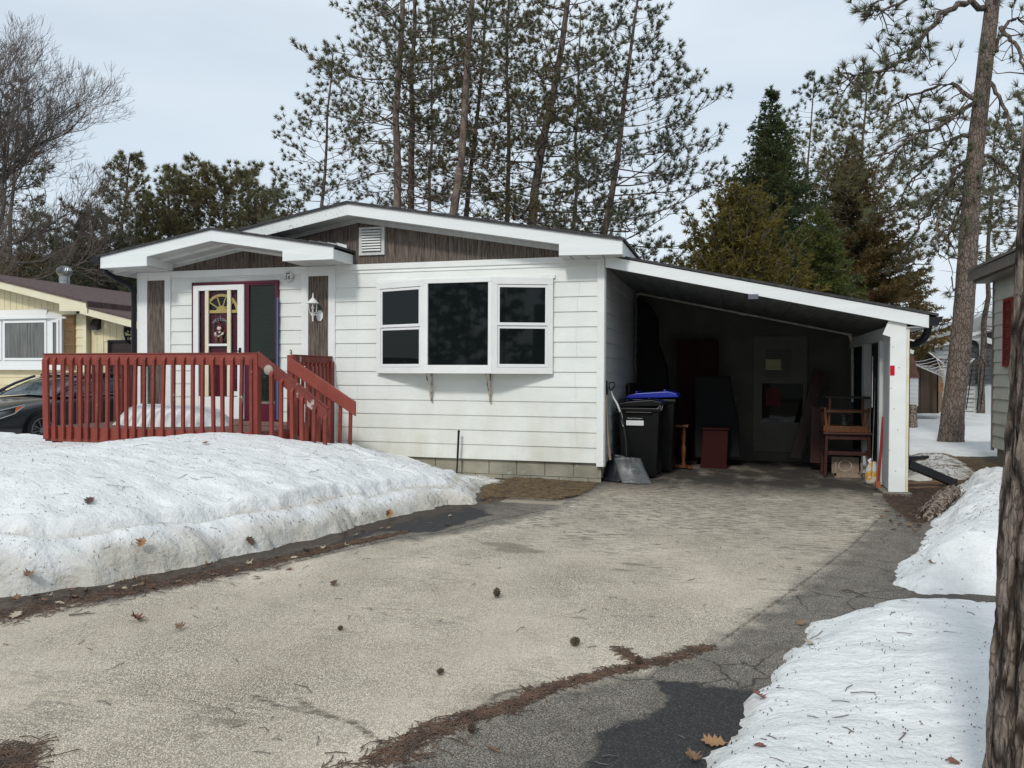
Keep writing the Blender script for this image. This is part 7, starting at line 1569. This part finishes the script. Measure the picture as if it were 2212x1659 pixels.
# ================================================================ across the street, behind the camera: house mirrored in the windows, unseen conifers added to darken the reflections
oh = thing('house_across_the_street', 'white-roofed house across the street, mirrored in the front windows', 'house', (-1, -34, 0))
m = MB(); m.box((-9, -40, 0), (7, -34, 2.7)); put('wall', m, MT['beige'], oh); m = MB(); m.prism([(-9.5, -33.5, 2.7), (7.5, -33.5, 2.7), (7.5, -37, 4.1), (-9.5, -37, 4.1)], (0, -.1, .12)); put('roof', m, MT['white'], oh)
for k in range(15):
    x = -30+k*4.4+rnd.uniform(-1, 1); conifer('dark conifer in the row across the street', (x, -46-rnd.uniform(0, 6)), rnd.uniform(11, 16), 3.0, 100+k, 'spruce', 'spruce_tree', nb=50, K=4, bl=.7, bw=.3, step=.8, grp='conifers across the street')

# ================================================================ light, sky, render settings
SUN_EL, SUN_AZ = R(41), R(180+7)            # azimuth clockwise from +Y; the sun stands behind the camera, a little right
W = bpy.data.worlds.new('World'); SC.world = W; W.use_nodes = True; nt = W.node_tree; N = nt.nodes; L = nt.links; bg = N['Background']
sky = N.new('ShaderNodeTexSky'); sky.sky_type = 'NISHITA'; sky.sun_disc = False; sky.sun_elevation = SUN_EL; sky.sun_rotation = SUN_AZ; sky.air_density = 1.1; sky.dust_density = 2.
tc = N.new('ShaderNodeTexCoord'); mp = N.new('ShaderNodeMapping'); mp.inputs['Scale'].default_value = (1, 1, 4.5); L.new(tc.outputs['Generated'], mp.inputs[0])
ns = N.new('ShaderNodeTexNoise'); ns.inputs['Scale'].default_value = 1.6; ns.inputs['Detail'].default_value = 5; L.new(mp.outputs[0], ns.inputs['Vector'])
mr = N.new('ShaderNodeMapRange'); mr.inputs[1].default_value = .3; mr.inputs[2].default_value = .62; mr.inputs[3].default_value = .72; mr.inputs[4].default_value = .99; L.new(ns.outputs[0], mr.inputs[0])
ns2 = N.new('ShaderNodeTexNoise'); ns2.inputs['Scale'].default_value = 1.0; ns2.inputs['Detail'].default_value = 3; L.new(mp.outputs[0], ns2.inputs['Vector'])
cl_ = N.new('ShaderNodeMix'); cl_.data_type = 'RGBA'; cl_.inputs[6].default_value = (5.3, 6.2, 7.1, 1); cl_.inputs[7].default_value = (6.4, 7.0, 7.5, 1); L.new(ns2.outputs[0], cl_.inputs[0])
mx = N.new('ShaderNodeMix'); mx.data_type = 'RGBA'; L.new(mr.outputs[0], mx.inputs[0]); L.new(sky.outputs[0], mx.inputs[6]); L.new(cl_.outputs[2], mx.inputs[7]); L.new(mx.outputs[2], bg.inputs['Color']); bg.inputs['Strength'].default_value = .104
sl_ = bpy.data.lights.new('sun', 'SUN'); sl_.energy = 1.5; sl_.angle = R(7); sl_.color = (1., .965, .92); so = bpy.data.objects.new('sun', sl_); COL.objects.link(so)
sd = Vector((math.sin(SUN_AZ)*math.cos(SUN_EL), math.cos(SUN_AZ)*math.cos(SUN_EL), math.sin(SUN_EL))); so.rotation_euler = sd.to_track_quat('Z', 'Y').to_euler(); so.location = (3, -20, 20)
SC.view_settings.view_transform = 'Standard'; SC.view_settings.look = 'None'; SC.view_settings.exposure = .3; SC.view_settings.gamma = 1
SC.render.engine = 'CYCLES'; SC.cycles.max_bounces = 6; SC.cycles.transparent_max_bounces = 12
